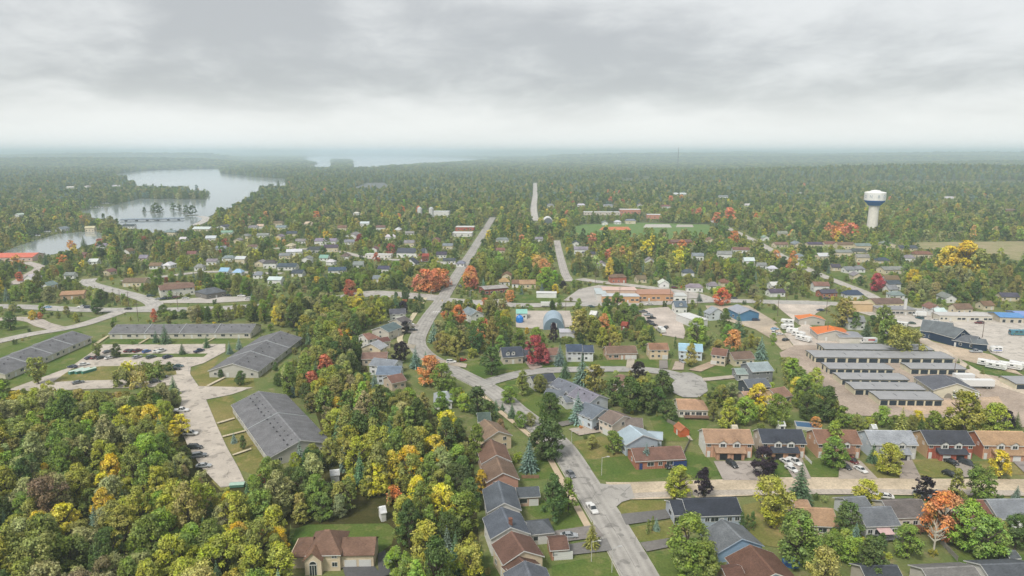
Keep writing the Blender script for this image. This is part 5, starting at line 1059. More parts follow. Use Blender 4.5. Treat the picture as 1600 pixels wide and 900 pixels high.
# middle: plaza and yards along the highway
flat_building('long plaza with rust-orange roof beside the highway', (1022, 456), -2, 18, 13, 4.6, (186, 138, 112), (196, 150, 112), 'plaza', 'shop', f=('WWdWW.WW',), near=False, lm='the rust-orange plaza roof', par=.4)
flat_building('plaza front block with white ribbed metal roof', (969, 461), -2, 18, 7, 4.4, (206, 210, 214), (200, 156, 116), 'plaza', 'shop', f=('WWdWWdWW',), near=False, into='the rust-orange plaza roof')
flat_building('plaza back block with mottled pinkish white roof', (967, 451), -2, 17, 9, 5.2, (224, 192, 178), (206, 180, 160), 'plaza', 'shop', f=('....',), near=False, into='the rust-orange plaza roof')
flat_building('pale blue-grey sloping end of the plaza', (938, 455), -2, 5, 15, 4.7, (196, 206, 208), (206, 206, 202), 'plaza', 'shop', f=('.',), near=False, into='the rust-orange plaza roof')
flat_building('white block with flat roof at the plaza\'s far end', (1061, 460), -2, 6, 8, 4.5, (206, 208, 206), (222, 222, 218), 'shop_block', 'shop', f=('WW',), near=False, into='the rust-orange plaza roof')
H('dark blue-grey roofed white house with dormer between highway and gravel yard', (1052, 470), (1072, 470), 8.5, 4.4, 2.6, (104, 116, 128), (218, 218, 214), f=('wdw',), e='w', dorm=(0,), near=False, lm='the blue-grey roadside house')
flat_building('long white flat roofed workshop beside the gravel yard', (1081, 495), -68, 13, 7, 4.2, (226, 226, 224), (206, 206, 204), 'workshop', 'workshop', f=('g..g',), near=False, lm='the white workshop')
H('grey peaked house with broad eaves in the gravel yard under the flame orange tree', (1112, 478), (1122, 482), 10, 4, 3, (160, 166, 172), (200, 206, 210), f=('ww', 'ww'), e='ww', near=False, lm='the grey peaked house')
H('workshop with grey roof and teal blue gable by the gravel yard', (1152, 475), (1172, 484), 12, 4.6, 2.2, (164, 168, 178), (78, 122, 156), 'workshop', 'workshop', f=('wWw',), e='.', rmat='metal_roof', near=False, lm='the teal blue workshop')
H('garage with mint green roof behind the blue dome tank', (806, 483), (824, 483), 9, 3.6, 1.4, (150, 204, 192), (206, 210, 206), 'garage', 'garage', f=('gw',), e='w', rmat='metal_roof', near=False, lm='the mint green roof')
# round-roofed hut
x_, y_ = G(866, 515, 0); hut = thing('arched_hut', 'grey round-roofed metal hut behind the dark purple tree', 'hut', (x_, y_ + 6, 0), math.radians(-2)); hut.scale = (KS * .76, KS, KS * .8)
put('arched_roof', MB().prism([(5.6 * math.cos(math.pi * k / 14), 6.2 * math.sin(math.pi * k / 14)) for k in range(15)], -5, 9).mesh('arched_roof', 'metal_roof'), hut, color=alb((164, 184, 200)))
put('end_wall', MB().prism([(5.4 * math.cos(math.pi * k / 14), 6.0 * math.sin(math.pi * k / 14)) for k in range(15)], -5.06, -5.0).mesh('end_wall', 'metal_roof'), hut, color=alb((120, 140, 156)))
put('roll_up_door', gar_mesh(3.0, 3.4), hut, (0, -5.07, 1.7), color=WHITE)
FOOT.append((x_, y_ + 8, 1, 0, 8, 9)); mark(x_, y_ + 6, 'the round-roofed hut'); guard(866, 497, 16, y_); guard(866, 510, 14, y_)
x_, y_ = G(812, 504, 0); tk = thing('dome_tank', 'bright blue round tank in front of the mint green garage', 'tank', (x_, y_, 0))
put('tank', MB().lathe([(1.9, 0), (2.2, 1), (2.25, 2), (2.0, 3.2), (1.3, 4.1), (.4, 4.5)], 18).mesh('tank', 'car_paint'), tk, color=alb((40, 130, 220))); put('cap', MB().lathe([(.42, 4.5), (.42, 4.7), (.2, 4.75)], 10).mesh('cap', 'paint'), tk, color=alb((30, 100, 190)))
guard(812, 499, 6, y_)
H('small red-brown shed among shrubs below the highway', (972, 502), (982, 503), 6, 2.8, 1.4, (146, 74, 62), (140, 70, 60), 'shed', 'shed', f=('d',), e='', near=False)
H('small white gabled tent roof by the highway verge', (923, 485), (934, 486), 6, 2.8, 1.6, (228, 228, 226), (220, 220, 218), 'shed', 'shed', f=('d',), e='', near=False)
flat_building('low white block beside the round-roofed hut', (886, 517), -2, 6, 6, 2.8, (200, 198, 206), (200, 200, 204), 'shed', 'shed', f=('d',), near=False)
flat_building('white trailer box beside the dark highway trees', (854, 457), -4, 10, 5, 3.2, (228, 228, 228), (222, 222, 220), 'storage_box', 'trailer', f=('..',), near=False, lm='the white trailer box')
H('low red brick block with flat grey roof beside the main street crossing', (752, 448), (790, 445), 9, 4, .8, (170, 164, 160), (150, 92, 80), 'brick_block', 'building', mat='brick', f=('WWWWW',), e='ww', near=False, lm='the red brick block')
H('motel with brown roof and white upper wall left of the town road', (247, 446), (302, 441), 10, 5, 2.2, (130, 104, 92), (218, 214, 206), 'motel', 'motel', f=('dwdwdw', 'wwgww'), e='w', near=False, lm='the brown roofed motel')
H('dark grey hipped roof shop right of the motel', (312, 452), (344, 447), 12, 3.6, 2.4, (104, 108, 114), (120, 116, 112), 'shop', 'shop', hip=(4, 4), f=('wdw',), e='w', near=False, lm='the dark hipped shop')
H('low brown roofed bungalow beside the town road bend', (96, 455), (134, 453), 11, 3.2, 1.6, (176, 140, 112), (190, 160, 132), f=('wdw',), e='w', near=False, lm='the brown bungalow by the bend')
# barn shop's white trim, window and sign on the gable that faces the verge
for s_ in (-1, 1):
    xl = max(v.co.x for v in [c for c in bs.children if c.name.startswith('wall')][0].data.vertices) + .004; rz_ = s_ * math.pi / 2
    o = put('window', farwin_mesh(2.2, 2.2), bs, (s_ * xl, 0, 5.2), rz_, WHITE); put('window', farwin_mesh(1.8, 1.6), bs, (s_ * xl, -s_ * 2.6, 1.9), rz_, WHITE)
    put('sign_panel', MB().box((0, -.03, 0), (2.0, .06, .6)).mesh('sign_panel', 'paint'), bs, (s_ * xl, s_ * 2.4, 2.4), rz_, alb((190, 200, 210)))
# ------------------------------------------------------------------ the town farther off: x, y of the roof in the photo, width in photo pixels, roof, wall
FARH = '''97 354 18 grey white|141 353 14 cream cream|355 360 18 green white|350 351 24 dark white|202 350 18 dark white|267 359 18 grey cream|317 354 28 white cream|287 370 10 white white
244 410 18 brown white|264 409 18 white white|352 418 14 blue white|358 399 20 grey white|213 434 36 brown cream|277 441 40 brown cream|75 440 18 grey white|147 404 14 white white|50 428 12 white white|372 420 14 blue white|332 404 16 grey white|131 394 12 brown brick|377 400 16 white cream
407 350 10 cream white|411 364 18 grey white|435 345 14 brown cream|482 346 14 cream cream|437 366 16 grey cream|510 372 34 grey white|454 380 18 cream cream|460 389 24 white white|492 385 24 dark grey|517 382 22 dark cream|422 406 20 dark white|450 411 30 dark white|507 398 14 green white|517 405 12 white white|527 417 28 navy white|407 406 16 grey cream|405 424 16 grey white|431 432 22 white white
552 363 28 grey white|622 355 14 white cream|595 352 14 brown white|557 331 9 white white|662 396 16 red brick|702 403 20 dark white|720 407 9 grey white|785 371 20 grey white|782 387 14 brown cream|792 425 20 brown cream|788 434 16 tan white|682 371 12 brown brick|640 375 16 grey cream|585 385 14 brown white|560 408 16 grey white|600 415 18 dark white
842 370 12 grey white|900 376 16 dark white|908 385 22 grey white|920 393 20 dark cream|945 345 16 grey white|965 344 10 white white|985 342 16 grey cream|950 319 14 grey white|908 318 12 white white|1062 301 20 white white|980 279 16 grey white|1006 277 16 grey white|1132 392 22 grey white|1157 386 26 brown white|1110 371 20 brown cream|965 428 26 brown brick|1001 430 16 brown cream|824 437 26 tan cream|808 437 12 brown white|1085 443 26 grey white|1133 436 18 brown cream|1114 440 14 grey white|1196 368 16 green white|1190 410 12 grey white|1062 374 36 brown brick|1037 437 8 white white
1222 361 16 grey cream|1219 378 22 brown cream|1246 377 24 grey cream|1272 378 24 dark cream|1296 377 20 brown cream|1320 378 26 brown cream|1347 380 24 grey cream|1317 390 24 grey cream|1340 388 26 dark cream|1347 397 20 grey cream|1387 378 28 grey cream|1417 383 28 dark cream|1440 392 28 brown cream|1378 402 20 dark cream|1342 415 16 grey white|1392 416 36 grey cream|1392 430 22 brown white|1338 425 18 grey cream|1394 438 22 dark white|1305 412 14 dark cream|1325 416 14 grey white|1482 307 14 white white|1577 326 16 brown brick|1282 440 24 brown white|1207 415 10 white white|1212 451 26 dark white|1292 452 28 dark brick|1332 453 28 navy white|1400 455 22 grey white|1480 458 28 grey white|1458 474 28 brown white|1502 474 28 brown cream|1575 457 28 dark cream|1466 481 14 white white|1392 445 14 grey white|1540 470 14 brown cream|1210 440 12 white white
30 333 12 white white|110 291 12 white white|136 290 10 white white|182 289 12 white white|1130 305 14 grey white|1250 300 12 white white|1000 318 12 grey white|1040 320 14 brown white|1168 318 10 white white|860 318 10 grey white|160 380 14 grey white|200 388 14 brown white|225 398 12 grey cream|300 392 14 brown cream|312 412 14 grey white|170 420 16 brown cream|110 425 14 grey white|440 352 16 grey white|456 361 16 dark cream|470 373 16 grey white|535 352 14 brown cream|546 374 16 grey white|480 400 18 grey white|466 421 18 dark white|396 352 14 grey white|385 365 14 grey cream|330 368 16 white white|346 384 16 grey white|540 395 16 brown white|592 430 18 grey white|446 395 18 grey cream|610 366 16 white white|640 361 14 grey white|700 380 16 grey cream|690 393 16 dark white|570 346 14 white white|1090 395 18 grey white|1075 420 18 dark white|1015 402 16 grey white|940 408 16 grey white|1170 402 16 white white|1250 396 18 grey white|1285 395 18 white cream|1420 398 16 grey white|395 382 14 brown white|372 372 14 grey cream'''
RC = dict(grey=(140, 142, 146), dark=(84, 86, 94), brown=(130, 104, 92), white=(214, 216, 216), cream=(206, 192, 164), green=(140, 176, 156), blue=(160, 200, 220), tan=(180, 144, 116), red=(160, 80, 70), navy=(76, 88, 108))
WC = dict(white=(222, 222, 220), cream=(210, 198, 172), brick=(170, 110, 92), grey=(170, 170, 170))
WN = dict(white='white walled', cream='cream walled', brick='red brick', grey='grey walled')
rr_ = random.Random(5)
for row in FARH.replace('\n', '|').split('|'):
    X, Y, wd, rc, wc = row.split(); X, Y, wd = float(X), float(Y), float(wd)
    y = G(X, Y, 5)[1]; L = max(7.0, min(44, wd * y / F * .95)); W = min(12, max(7, L * .6)); ev = rr_.choice([3.0, 3.2, 3.4, 4.6]) if L > 8 else 3.0
    a = rr_.choice([-6, -3, 2, 5, 8]) if rr_.random() < .72 or L > 20 else 86; n = max(2, int(L / 3))
    if a > 80: L, W = max(L, 9), W
    row_f = ''.join(rr_.choice('wwwd') for _ in range(n))
    rt, c, th, LL = house(None, (X, Y), None, W, ev, rr_.uniform(1.7, 2.4), tuple(v + rr_.randint(-8, 8) for v in RC[rc]), WC[wc], 'house', 'house', 'houses of the town beyond the highway', f=(row_f,), e='w', near=False, ang=a, L=L, hip=rr_.choice([(0, 0), (0, 0), (0, 0), (2.5, 2.5)]), mat='brick' if wc == 'brick' else 'siding', rmat='metal_roof' if rc in ('white', 'blue', 'green') else 'shingle')
    BOOK[-1].update(base=f'{WN[wc]} house with {rc} roof', px=X, py=Y)
# a white church hall with dark roof, and its neighbour
H('long white hall with dark roof and pointed white gable below the town woods', (626, 386), (662, 389), 11, 4.6, 3.4, (84, 88, 98), (228, 228, 226), 'church_hall', 'hall', f=('wwwwww',), e='w', near=False, ang=-6, lm='the long white hall')
H('steep white gabled house with dark roof in front of the long white hall', (636, 404), (650, 402), 10, 4.6, 4, (80, 84, 94), (228, 228, 226), f=('ww', 'ww'), e='ww', near=False, ang=78, lm='the steep white gable')
flat_building('long low white shed roof between the town trees', (592, 397), -4, 18, 6, 3.4, (222, 222, 220), (216, 212, 206), 'long_shed', 'shed', f=('wwdwwdww',), near=False, lm='the long low white roof')
flat_building('red-edged white flat roofed store beside the long straight road', (727, 354), -3, 17, 12, 5, (226, 224, 222), (176, 96, 80), 'store', 'shop', f=('WWW',), near=False, lm='the red-edged store')
flat_building('white flat roofed store in front of the red-edged store', (723, 363), -3, 17, 12, 4.4, (226, 226, 226), (216, 214, 210), 'store', 'shop', f=('WWW',), near=False)
flat_building('white factory block in the woods beside two pale silos', (690, 330), -3, 18, 12, 8, (224, 226, 226), (220, 220, 216), 'factory', 'factory', f=('ww',), near=False, lm='the white factory block')
for i, (sx, sy) in enumerate([(656, 336), (674, 336)]):
    x_, y_ = G(sx, sy + 4); s_ = thing('silo', ['pale silo standing apart on the far side of the factory', 'pale silo close beside the white factory block'][i], 'silo', (x_, y_, 0), group='pale silos by the factory'); s_.scale = (KS, KS, KS)
    put('tank', MB().lathe([(2.6, 0), (2.6, 10)], 14).mesh('tank', 'stucco'), s_, color=alb((222, 222, 220))); put('cap', MB().lathe([(2.7, 10.003), (1.5, 11.2), (.3, 11.7)], 14).mesh('cap', 'metal_roof'), s_, color=alb((200, 204, 206))); guard(sx, sy - 6, 6, y_)
x_, y_ = G(856, 350); dm_ = thing('dome_barn', 'white domed storage barn behind the trees at the playing field', 'barn', (x_, y_, 0)); dm_.scale = (KS, KS, KS)
put('roof', MB().prism([(5.5 * math.cos(math.pi * k / 12), 7.2 * math.sin(math.pi * k / 12)) for k in range(13)], -6, 8).mesh('roof', 'stucco'), dm_, color=alb((232, 232, 232)))
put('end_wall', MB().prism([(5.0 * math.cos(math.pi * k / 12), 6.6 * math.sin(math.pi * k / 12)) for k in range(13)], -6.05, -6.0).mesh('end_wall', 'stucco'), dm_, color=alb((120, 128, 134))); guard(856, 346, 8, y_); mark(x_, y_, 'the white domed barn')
flat_building('long low white school block beyond the playing field', (940, 331), -2, 42, 12, 4.5, (214, 214, 212), (206, 196, 184), 'school', 'school', f=('WWWWWWdWWWWW',), near=False, lm='the long school block')
flat_building('school block with white roof and reddish wall band', (984, 327), -2, 24, 14, 7, (226, 222, 220), (190, 130, 112), 'school', 'school', f=('WWWWWW',), near=False)
flat_building('small white roofed reddish block at the playing field corner', (1022, 335), -2, 16, 12, 6, (222, 220, 218), (196, 140, 120), 'school', 'school', f=('WWW',), near=False)
H('long red-orange metal roof of a lakeside building at the edge of the river', (-14, 396), (63, 394), 16, 3.6, 2.6, (222, 116, 92), (206, 180, 170), 'lakeside_hall', 'hall', f=('wwwwwwww',), e='w', near=False, rmat='metal_roof', ang=4, lm='the long red-orange roof')
# bridge between the two waters
A_, B_ = np.array(G(188, 343.5, 2)), np.array(G(287, 341.5, 2)); c_ = (A_ + B_) / 2; L_ = float(np.hypot(*(B_ - A_)))
bg_ = thing('road_bridge', 'low flat bridge with pale blue rails over the narrows', 'bridge', (c_[0], c_[1], 0), math.atan2(*(B_ - A_)[::-1]))
put('deck', MB().box((0, 0, 1.9), (L_, 9, .8)).mesh('deck', 'concrete'), bg_, color=alb((120, 128, 140)))
for s in (-1, 1): put('railing', MB().box((0, s * 4.3, 3.2), (L_, .2, .3)).mesh('railing', 'paint'), bg_, color=alb((150, 176, 200)))
for k in range(14):
    t = -L_ / 2 + L_ * (k + .5) / 14
    for s in (-1, 1): put('railing_post', cached('rpost', lambda: MB().box((0, 0, 2.7), (.5, .5, .8)).mesh('railing_post', 'paint')), bg_, (t, s * 4.3, 0), color=alb((206, 214, 222)))
for k in range(6): put('pier', cached('pier', lambda: MB().box((0, 0, .7), (1.6, 8, 1.6)).mesh('pier', 'concrete')), bg_, (-L_ / 2 + L_ * (k + .5) / 6, 0, 0), color=alb((96, 100, 108)))
mark(c_[0], c_[1], 'the low bridge'); guard(235, 342, 50, c_[1])
# marina: docks and moored boats
for i, (px, py, n) in enumerate([(165, 318, 7), (152, 324, 6), (55, 368, 7), (75, 362, 5)]):
    x_, y_ = G(px, py); dk = thing('dock', ['grey dock of the upper marina in the lake bay', 'lower dock of the upper marina nearer the shore trees', 'grey dock along the river bank', 'short dock by the white boathouse on the river'][i], 'dock', (x_, y_, .3), .2)
    put('deck', MB().box((0, 0, .5), (34 if i < 2 else 22, 2.2, .3)).mesh('deck', 'wood'), dk, color=alb((170, 166, 160)))
    for k in range(4): put('dock_post', cached('dpost', lambda: MB().tube((0, 0, -.5), (0, 0, 1.2), .15, .15, 6).mesh('dock_post', 'wood')), dk, ((k - 1.5) * (9 if i < 2 else 6), 1.2, 0), color=alb((110, 100, 90)))
    guard(px, py, 10, y_)
    for k in range(n):
        t = (k - (n - 1) / 2) * (4.6 if i < 2 else 3.2); b_ = thing('moored_boat', None, 'boat', (x_ + t, y_ - 4.2, .3), math.pi / 2 + rr_.uniform(-.1, .1), 'boats moored at the docks')
        put('hull', cached('hull', lambda: MB().solid([(-3, -1, .1), (-3, 1, .1), (1.2, 1, .1), (3.2, 0, .3), (1.2, -1, .1), (-3, -1.2, 1), (-3, 1.2, 1), (1.2, 1.2, 1.1), (3.6, 0, 1.3), (1.2, -1.2, 1.1)], [(0, 1, 2, 3, 4), (5, 9, 8, 7, 6), (0, 5, 6, 1), (1, 6, 7, 2), (2, 7, 8, 3), (3, 8, 9, 4), (4, 9, 5, 0)]).mesh('hull', 'car_paint')), b_, color=alb((224, 226, 228)))
        put('cabin', cached('cabin', lambda: MB().box((-.2, 0, 1.6), (2.2, 1.6, 1.1), taper=.8).mesh('cabin', 'glass')), b_)
        b_['label'] = 'small white boat moored at ' + ['the upper marina dock', 'the lower marina dock', 'the river bank dock', 'the boathouse dock'][i] + ', ' + ['first', 'second', 'third', 'fourth', 'fifth', 'sixth', 'seventh'][k] + ' from its left end'
# ------------------------------------------------------------------ water tower
x_, y_ = G(1362, 361); tw = thing('water_tower', 'white water tower with blue bowl underside and pale lettering round its tank', 'water tower', (x_, y_, 0)); tw.scale = (KS * .76, KS * .76, KS * .81)
put('stem', MB().lathe([(6.4, -.5), (5.8, 10), (5.5, 22), (5.7, 28), (6.6, 28.65)], 28).mesh('stem', 'stucco'), tw, color=alb((226, 222, 212), .92))
put('bowl', MB().lathe([(6.62, 28.6), (8.4, 30.6), (10.6, 32.8), (11.65, 34.4)], 36).mesh('bowl', 'paint'), tw, color=alb((30, 112, 206), 1.1))
put('tank', MB().lathe([(11.62, 34.35), (11.7, 36.0), (11.7, 42.6), (11.2, 43.3), (6, 44.2), (5.2, 44.6)], 40).mesh('tank', 'stucco'), tw, color=alb((232, 232, 230), .95))
put('roof_hatch', MB().lathe([(5.25, 44.55), (4.6, 45.2), (1.0, 45.7)], 24).mesh('roof_hatch', 'stucco'), tw, color=alb((226, 226, 226), .95))
tower_txt = 'BOBCAYGEON'
for k, ch in enumerate(tower_txt):
    cu = bpy.data.curves.new('letter', 'FONT'); cu.body = ch; cu.size = 4.4; cu.align_x = 'CENTER'; cu.extrude = .02
    to = bpy.data.objects.new('letter', cu); COL.objects.link(to); dg = bpy.context.evaluated_depsgraph_get(); me = bpy.data.meshes.new_from_object(to.evaluated_get(dg)); bpy.data.objects.remove(to); bpy.data.curves.remove(cu)
    me.materials.clear(); me.materials.append(MAT['paint'])
    # ring of letters: reads on to the right from the gap that faces the camera
    a = math.atan2(-y_, -x_) + math.radians(20) + k * math.radians(320) / 9
    o = put('letter', me, tw, (11.76 * math.cos(a), 11.76 * math.sin(a), 37.2), color=alb((150, 172, 190))); o.rotation_euler = (math.pi / 2, 0, a + math.pi / 2)
guard(1366, 306, 20, y_); guard(1365, 325, 12, y_); guard(1364, 345, 12, y_); guard(1363, 352, 11, y_); mark(x_, y_, 'the water tower')
x_, y_ = G(1059, 262); mt = thing('radio_mast', 'thin lattice radio mast standing far beyond the town', 'mast', (x_, y_, 0)); mh = 122
mb = MB()
for s in ((-1, -1), (1, -1), (0, 1)): mb.tube((s[0] * 1.3, s[1] * 1.3, 0), (s[0] * 1.0, s[1] * 1.0, mh), .7, .6, 5)
put('mast', mb.mesh('mast', 'paint'), mt, color=alb((90, 90, 96)))
for k in range(14): put('brace', cached('brace', lambda: MB().tube((-1.1, -1.1, 0), (1.1, -1.1, 3), .12, .12, 4).tube((1.1, -1.1, 0), (-1.1, -1.1, 3), .12, .12, 4).tube((0, 1.1, 0), (1.1, -1.1, 3), .12, .12, 4).mesh('brace', 'paint')), mt, (0, 0, k * mh / 14), color=alb((150, 150, 156)))
put('antenna', MB().lathe([(.9, mh), (1.6, mh + 2.5), (1.2, mh + 5), (.3, mh + 9)], 8).mesh('antenna', 'paint'), mt, color=alb((140, 110, 110)))
# ------------------------------------------------------------------ vehicles
APT = 'in the upper parking row by the small spruce'; APL = 'in the parking row along the grass island'; APD = 'in the car park by the dumpster patch'; APC = 'parked by the grove at the car park drive'; CRK = 'beside the cracked drive at the wood edge'
for a in [(200, 548, 'sedan', 'maroon', 70, APT), (206.5, 548, 'sedan', 'dark grey', 70, APT), (215, 548.3, 'suv', 'maroon', 70, APT), (229, 549, 'hatch', 'blue', 70, APT), (245, 548.8, 'sedan', 'white', 70, APT), (251.5, 548.4, 'pickup', 'white', 70, APT), (168, 549.5, 'sedan', 'grey', 60, APT), (311, 548.5, 'pickup', 'navy', 65, APT),
          (140, 559, 'sedan', 'navy', 62, APL), (149, 558.7, 'sedan', 'maroon', 62, APL), (157, 559, 'sedan', 'dark grey', 62, APL), (171, 559, 'sedan', 'white', 62, APL), (214, 558, 'hatch', 'silver', 62, APL), (236, 558, 'suv', 'green', 62, APL), (262, 558, 'suv', 'navy', 62, APL),
          (113, 573, 'sedan', 'navy', 172, APD), (131, 569.5, 'sedan', 'white', 40, APD), (122, 597.5, 'sedan', 'grey', 45, APD), (278.5, 572, 'sedan', 'teal', 4, APC), (274, 576.5, 'sedan', 'black', 10, APC), (253, 588.5, 'suv', 'black', 5, APC), (242, 596, 'sedan', 'dark grey', 30, APC), (226, 590.5, 'hatch', 'orange', 20, APC),
          (283, 641.5, 'pickup', 'white', 5, CRK), (298, 677.5, 'suv', 'white', 3, CRK), (304.5, 699, 'suv', 'black', 2, CRK), (311, 712, 'suv', 'grey', 20, CRK), (318, 728, 'sedan', 'silver', 10, CRK)]:
    car(*a, group='cars in the apartment car park')
STR = 'on the main street'
for a in [(925, 795, 'pickup', 'white', -74, 'driving on the main street near the gravel street corner'), (892, 741, 'sedan', 'grey', -72, 'parked by the kerb of the main street'), (889, 837, 'sedan', 'silver', 3, 'in the drive of the slate grey semis'), (719, 447, 'sedan', 'grey', -65, 'on the main street past the crosswalk'),
          (1144, 726, 'suv', 'black', -72, 'in the drive of the tan pair'), (1229, 722, 'sedan', 'white', -68, 'in the drive of the charcoal pair'), (1241.5, 721.5, 'pickup', 'white', -68, 'in the drive of the charcoal pair'), (1237, 733, 'sedan', 'white', -68, 'in the drive of the charcoal pair'), (1330, 720, 'minivan', 'maroon', -62, 'in front of the brown pair'), (1320.5, 729, 'hatch', 'black', -70, 'in front of the brown pair'), (1345, 734, 'sedan', 'white', -70, 'in front of the brown pair'),
          (1487, 722, 'sedan', 'black', -68, 'in the drive of the red brick pair'), (1512, 724.5, 'suv', 'dark grey', -55, 'in the drive of the red brick pair'), (1485, 741, 'hatch', 'black', -60, 'by the verge below the red brick pair'), (1383, 775.5, 'sedan', 'white', 160, 'below the gravel street by the yellow shrub'), (1441, 774, 'suv', 'silver', -40, 'under the dark purple tree on the gravel street'), (1470, 772, 'sedan', 'grey', -30, 'under the dark purple tree on the gravel street'),
          (827, 564, 'suv', 'black', -60, 'beside the dormer house'), (849, 562.5, 'sedan', 'white', -62, 'under the crimson maple'), (705, 565.5, 'suv', 'white', 5, 'in the drive below the crossing trees'), (722, 562.5, 'sedan', 'red', 20, 'in the drive below the crossing trees'), (641, 506.5, 'sedan', 'white', 5, 'in the drive of the brown-grey roofed house'), (646, 515.5, 'sedan', 'black', 5, 'in the drive below the round purple tree'), (1066, 564.5, 'hatch', 'silver', -80, 'in the drive of the light blue roof'),
          (1040, 727, 'sedan', 'dark grey', -60, 'in the drive of the brick ranch house'), (938, 669, 'sedan', 'black', 20, 'in the drive of the grey-brown split-level'), (612, 873, 'pickup', 'silver', 80, 'on the dark drive behind the cream house'), (1175, 618, 'sedan', 'white', 10, 'beside the dark grey house')]:
    car(*a, group='cars on the street and in the drives')
HW = 'on the highway'
for a in [(74, 480, 'sedan', 'light blue', 176, HW), (138, 480.5, 'minivan', 'navy', 0, HW), (128, 480, 'pickup', 'white', 0, HW), (200, 482.5, 'sedan', 'black', 176, HW), (1015, 475, 'sedan', 'white', 178, HW), (924, 479, 'sedan', 'teal', 0, HW), (1147, 466, 'sedan', 'dark grey', 178, HW), (1282, 484.5, 'sedan', 'navy', 170, HW), (1292, 466, 'sedan', 'dark grey', 0, 'on the lane above the highway'), (1054, 449.5, 'suv', 'maroon', 0, 'on the upper road behind the plaza')]:
    car(*a, group='vehicles on the highway')
MO = 'in front of the brown roofed motel'; NB = 'in the lot behind the navy barn shop'; GYD = 'in the gravel yard left of the white workshop'; DL = 'in the dirt yard beside the camper line'
for a in [(235, 462.5, 'suv', 'teal', 40, MO), (248, 467, 'sedan', 'silver', 10, MO), (256, 466.5, 'sedan', 'navy', 30, MO), (265, 466, 'sedan', 'black', 30, MO), (275, 464.5, 'suv', 'maroon', 30, MO), (290, 466, 'sedan', 'white', 10, MO), (357, 461.5, 'sedan', 'dark grey', 10, 'by the dark hipped shop'), (388, 467, 'minivan', 'white', 175, 'by the dark hipped shop'), (377, 462.5, 'pickup', 'white', 175, 'by the dark hipped shop'),
          (1424, 505, 'sedan', 'green', 170, NB), (1437, 497, 'suv', 'teal', 120, NB), (1462, 501, 'sedan', 'white', 175, NB), (1530, 504.5, 'suv', 'maroon', 172, NB), (1541, 500.5, 'sedan', 'silver', 5, NB), (1525, 549.5, 'pickup', 'silver', 172, 'in front of the navy barn shop'),
          (1211, 514, 'sedan', 'light blue', 10, DL), (1209, 519, 'suv', 'white', 60, DL), (1218, 522, 'sedan', 'white', 5, DL), (1228, 531, 'hatch', 'black', 30, DL),
          (1005, 487, 'pickup', 'grey', 10, GYD), (1013, 492, 'pickup', 'silver', 8, GYD), (1018, 497, 'pickup', 'black', 8, GYD), (1014, 503, 'pickup', 'dark grey', 12, GYD), (1021, 508, 'suv', 'black', 12, GYD), (1041, 512, 'suv', 'black', 60, GYD), (1181, 500, 'suv', 'navy', 5, 'beside the teal blue workshop')]:
    car(*a, group='cars in the yards along the highway')
box_vehicle('white box truck driving on the highway past the garage yard', 854, 477, 0, 'box', 'box_truck', 'truck', L=7.5)
box_vehicle('white camper van standing upright among trucks in the gravel yard', 1034, 517, -80, 'trailer', 'travel_trailer', 'camper', L=6)
box_vehicle('white motorhome parked in front of the hedge behind the navy barn shop', 1406, 508, -45, 'motorhome', 'motorhome', 'motorhome', L=8, stripe=(190, 190, 190))
box_vehicle('white box truck beside the grey shop, facing the lot', 1437, 492, 160, 'box', 'box_truck', 'truck', L=7)
box_vehicle('teal blue bus parked at the far right of the wide lot', 1594, 521, 178, 'bus', 'bus', 'bus', body=(70, 130, 150), L=11)
box_vehicle('white cargo trailer with a blue square beside the navy barn shop', 1556, 547, 172, 'trailer', 'cargo_trailer', 'trailer', stripe=(60, 90, 190), L=5)
# boat on trailer, dumpsters
for i, (px, py) in enumerate([(119, 583), (129, 582.5), (139, 582)]):
    x_, y_ = G(px, py); d_ = thing('dumpster', ['pale green container with sloped lid, leftmost of three on the grass', 'pale green container with sloped lid between two like it', 'pale green container with sloped lid, rightmost of three on the grass'][i], 'dumpster', (x_, y_, .1), math.radians(62), 'pale green containers on the grass')
    put('bin', cached('bin', lambda: MB().xprism([(-.7, .15), (.7, .15), (.8, 1.3), (-.8, 1.3)], -3.0, 3.0).mesh('bin', 'paint')), d_, color=alb((86, 150, 136)))
    put('lid', cached('lid', lambda: MB().xprism([(-.85, 1.303), (.85, 1.303), (.85, 1.42), (0, 1.75), (-.85, 1.42)], -3.05, 3.05).mesh('lid', 'paint')), d_, color=alb((206, 226, 216))); guard(px, py, 5, y_)
    if i == 1: mark(x_, y_, 'the pale green containers')
x_, y_ = G(371, 761); d_ = thing('dumpster', 'pale green flat boat-like container at the end of the cracked drive', 'dumpster', (x_, y_, .1), math.radians(8))
put('bin', MB().xprism([(-.9, .2), (.9, .2), (1.0, 1.0), (-1.0, 1.0)], -2, 2).mesh('bin', 'paint'), d_, color=alb((110, 160, 140))); put('lid', MB().xprism([(-1.05, 1.003), (1.05, 1.003), (0, 1.3)], -2.1, 2.1).mesh('lid', 'paint'), d_, color=alb((176, 206, 190))); guard(371, 761, 5, y_)
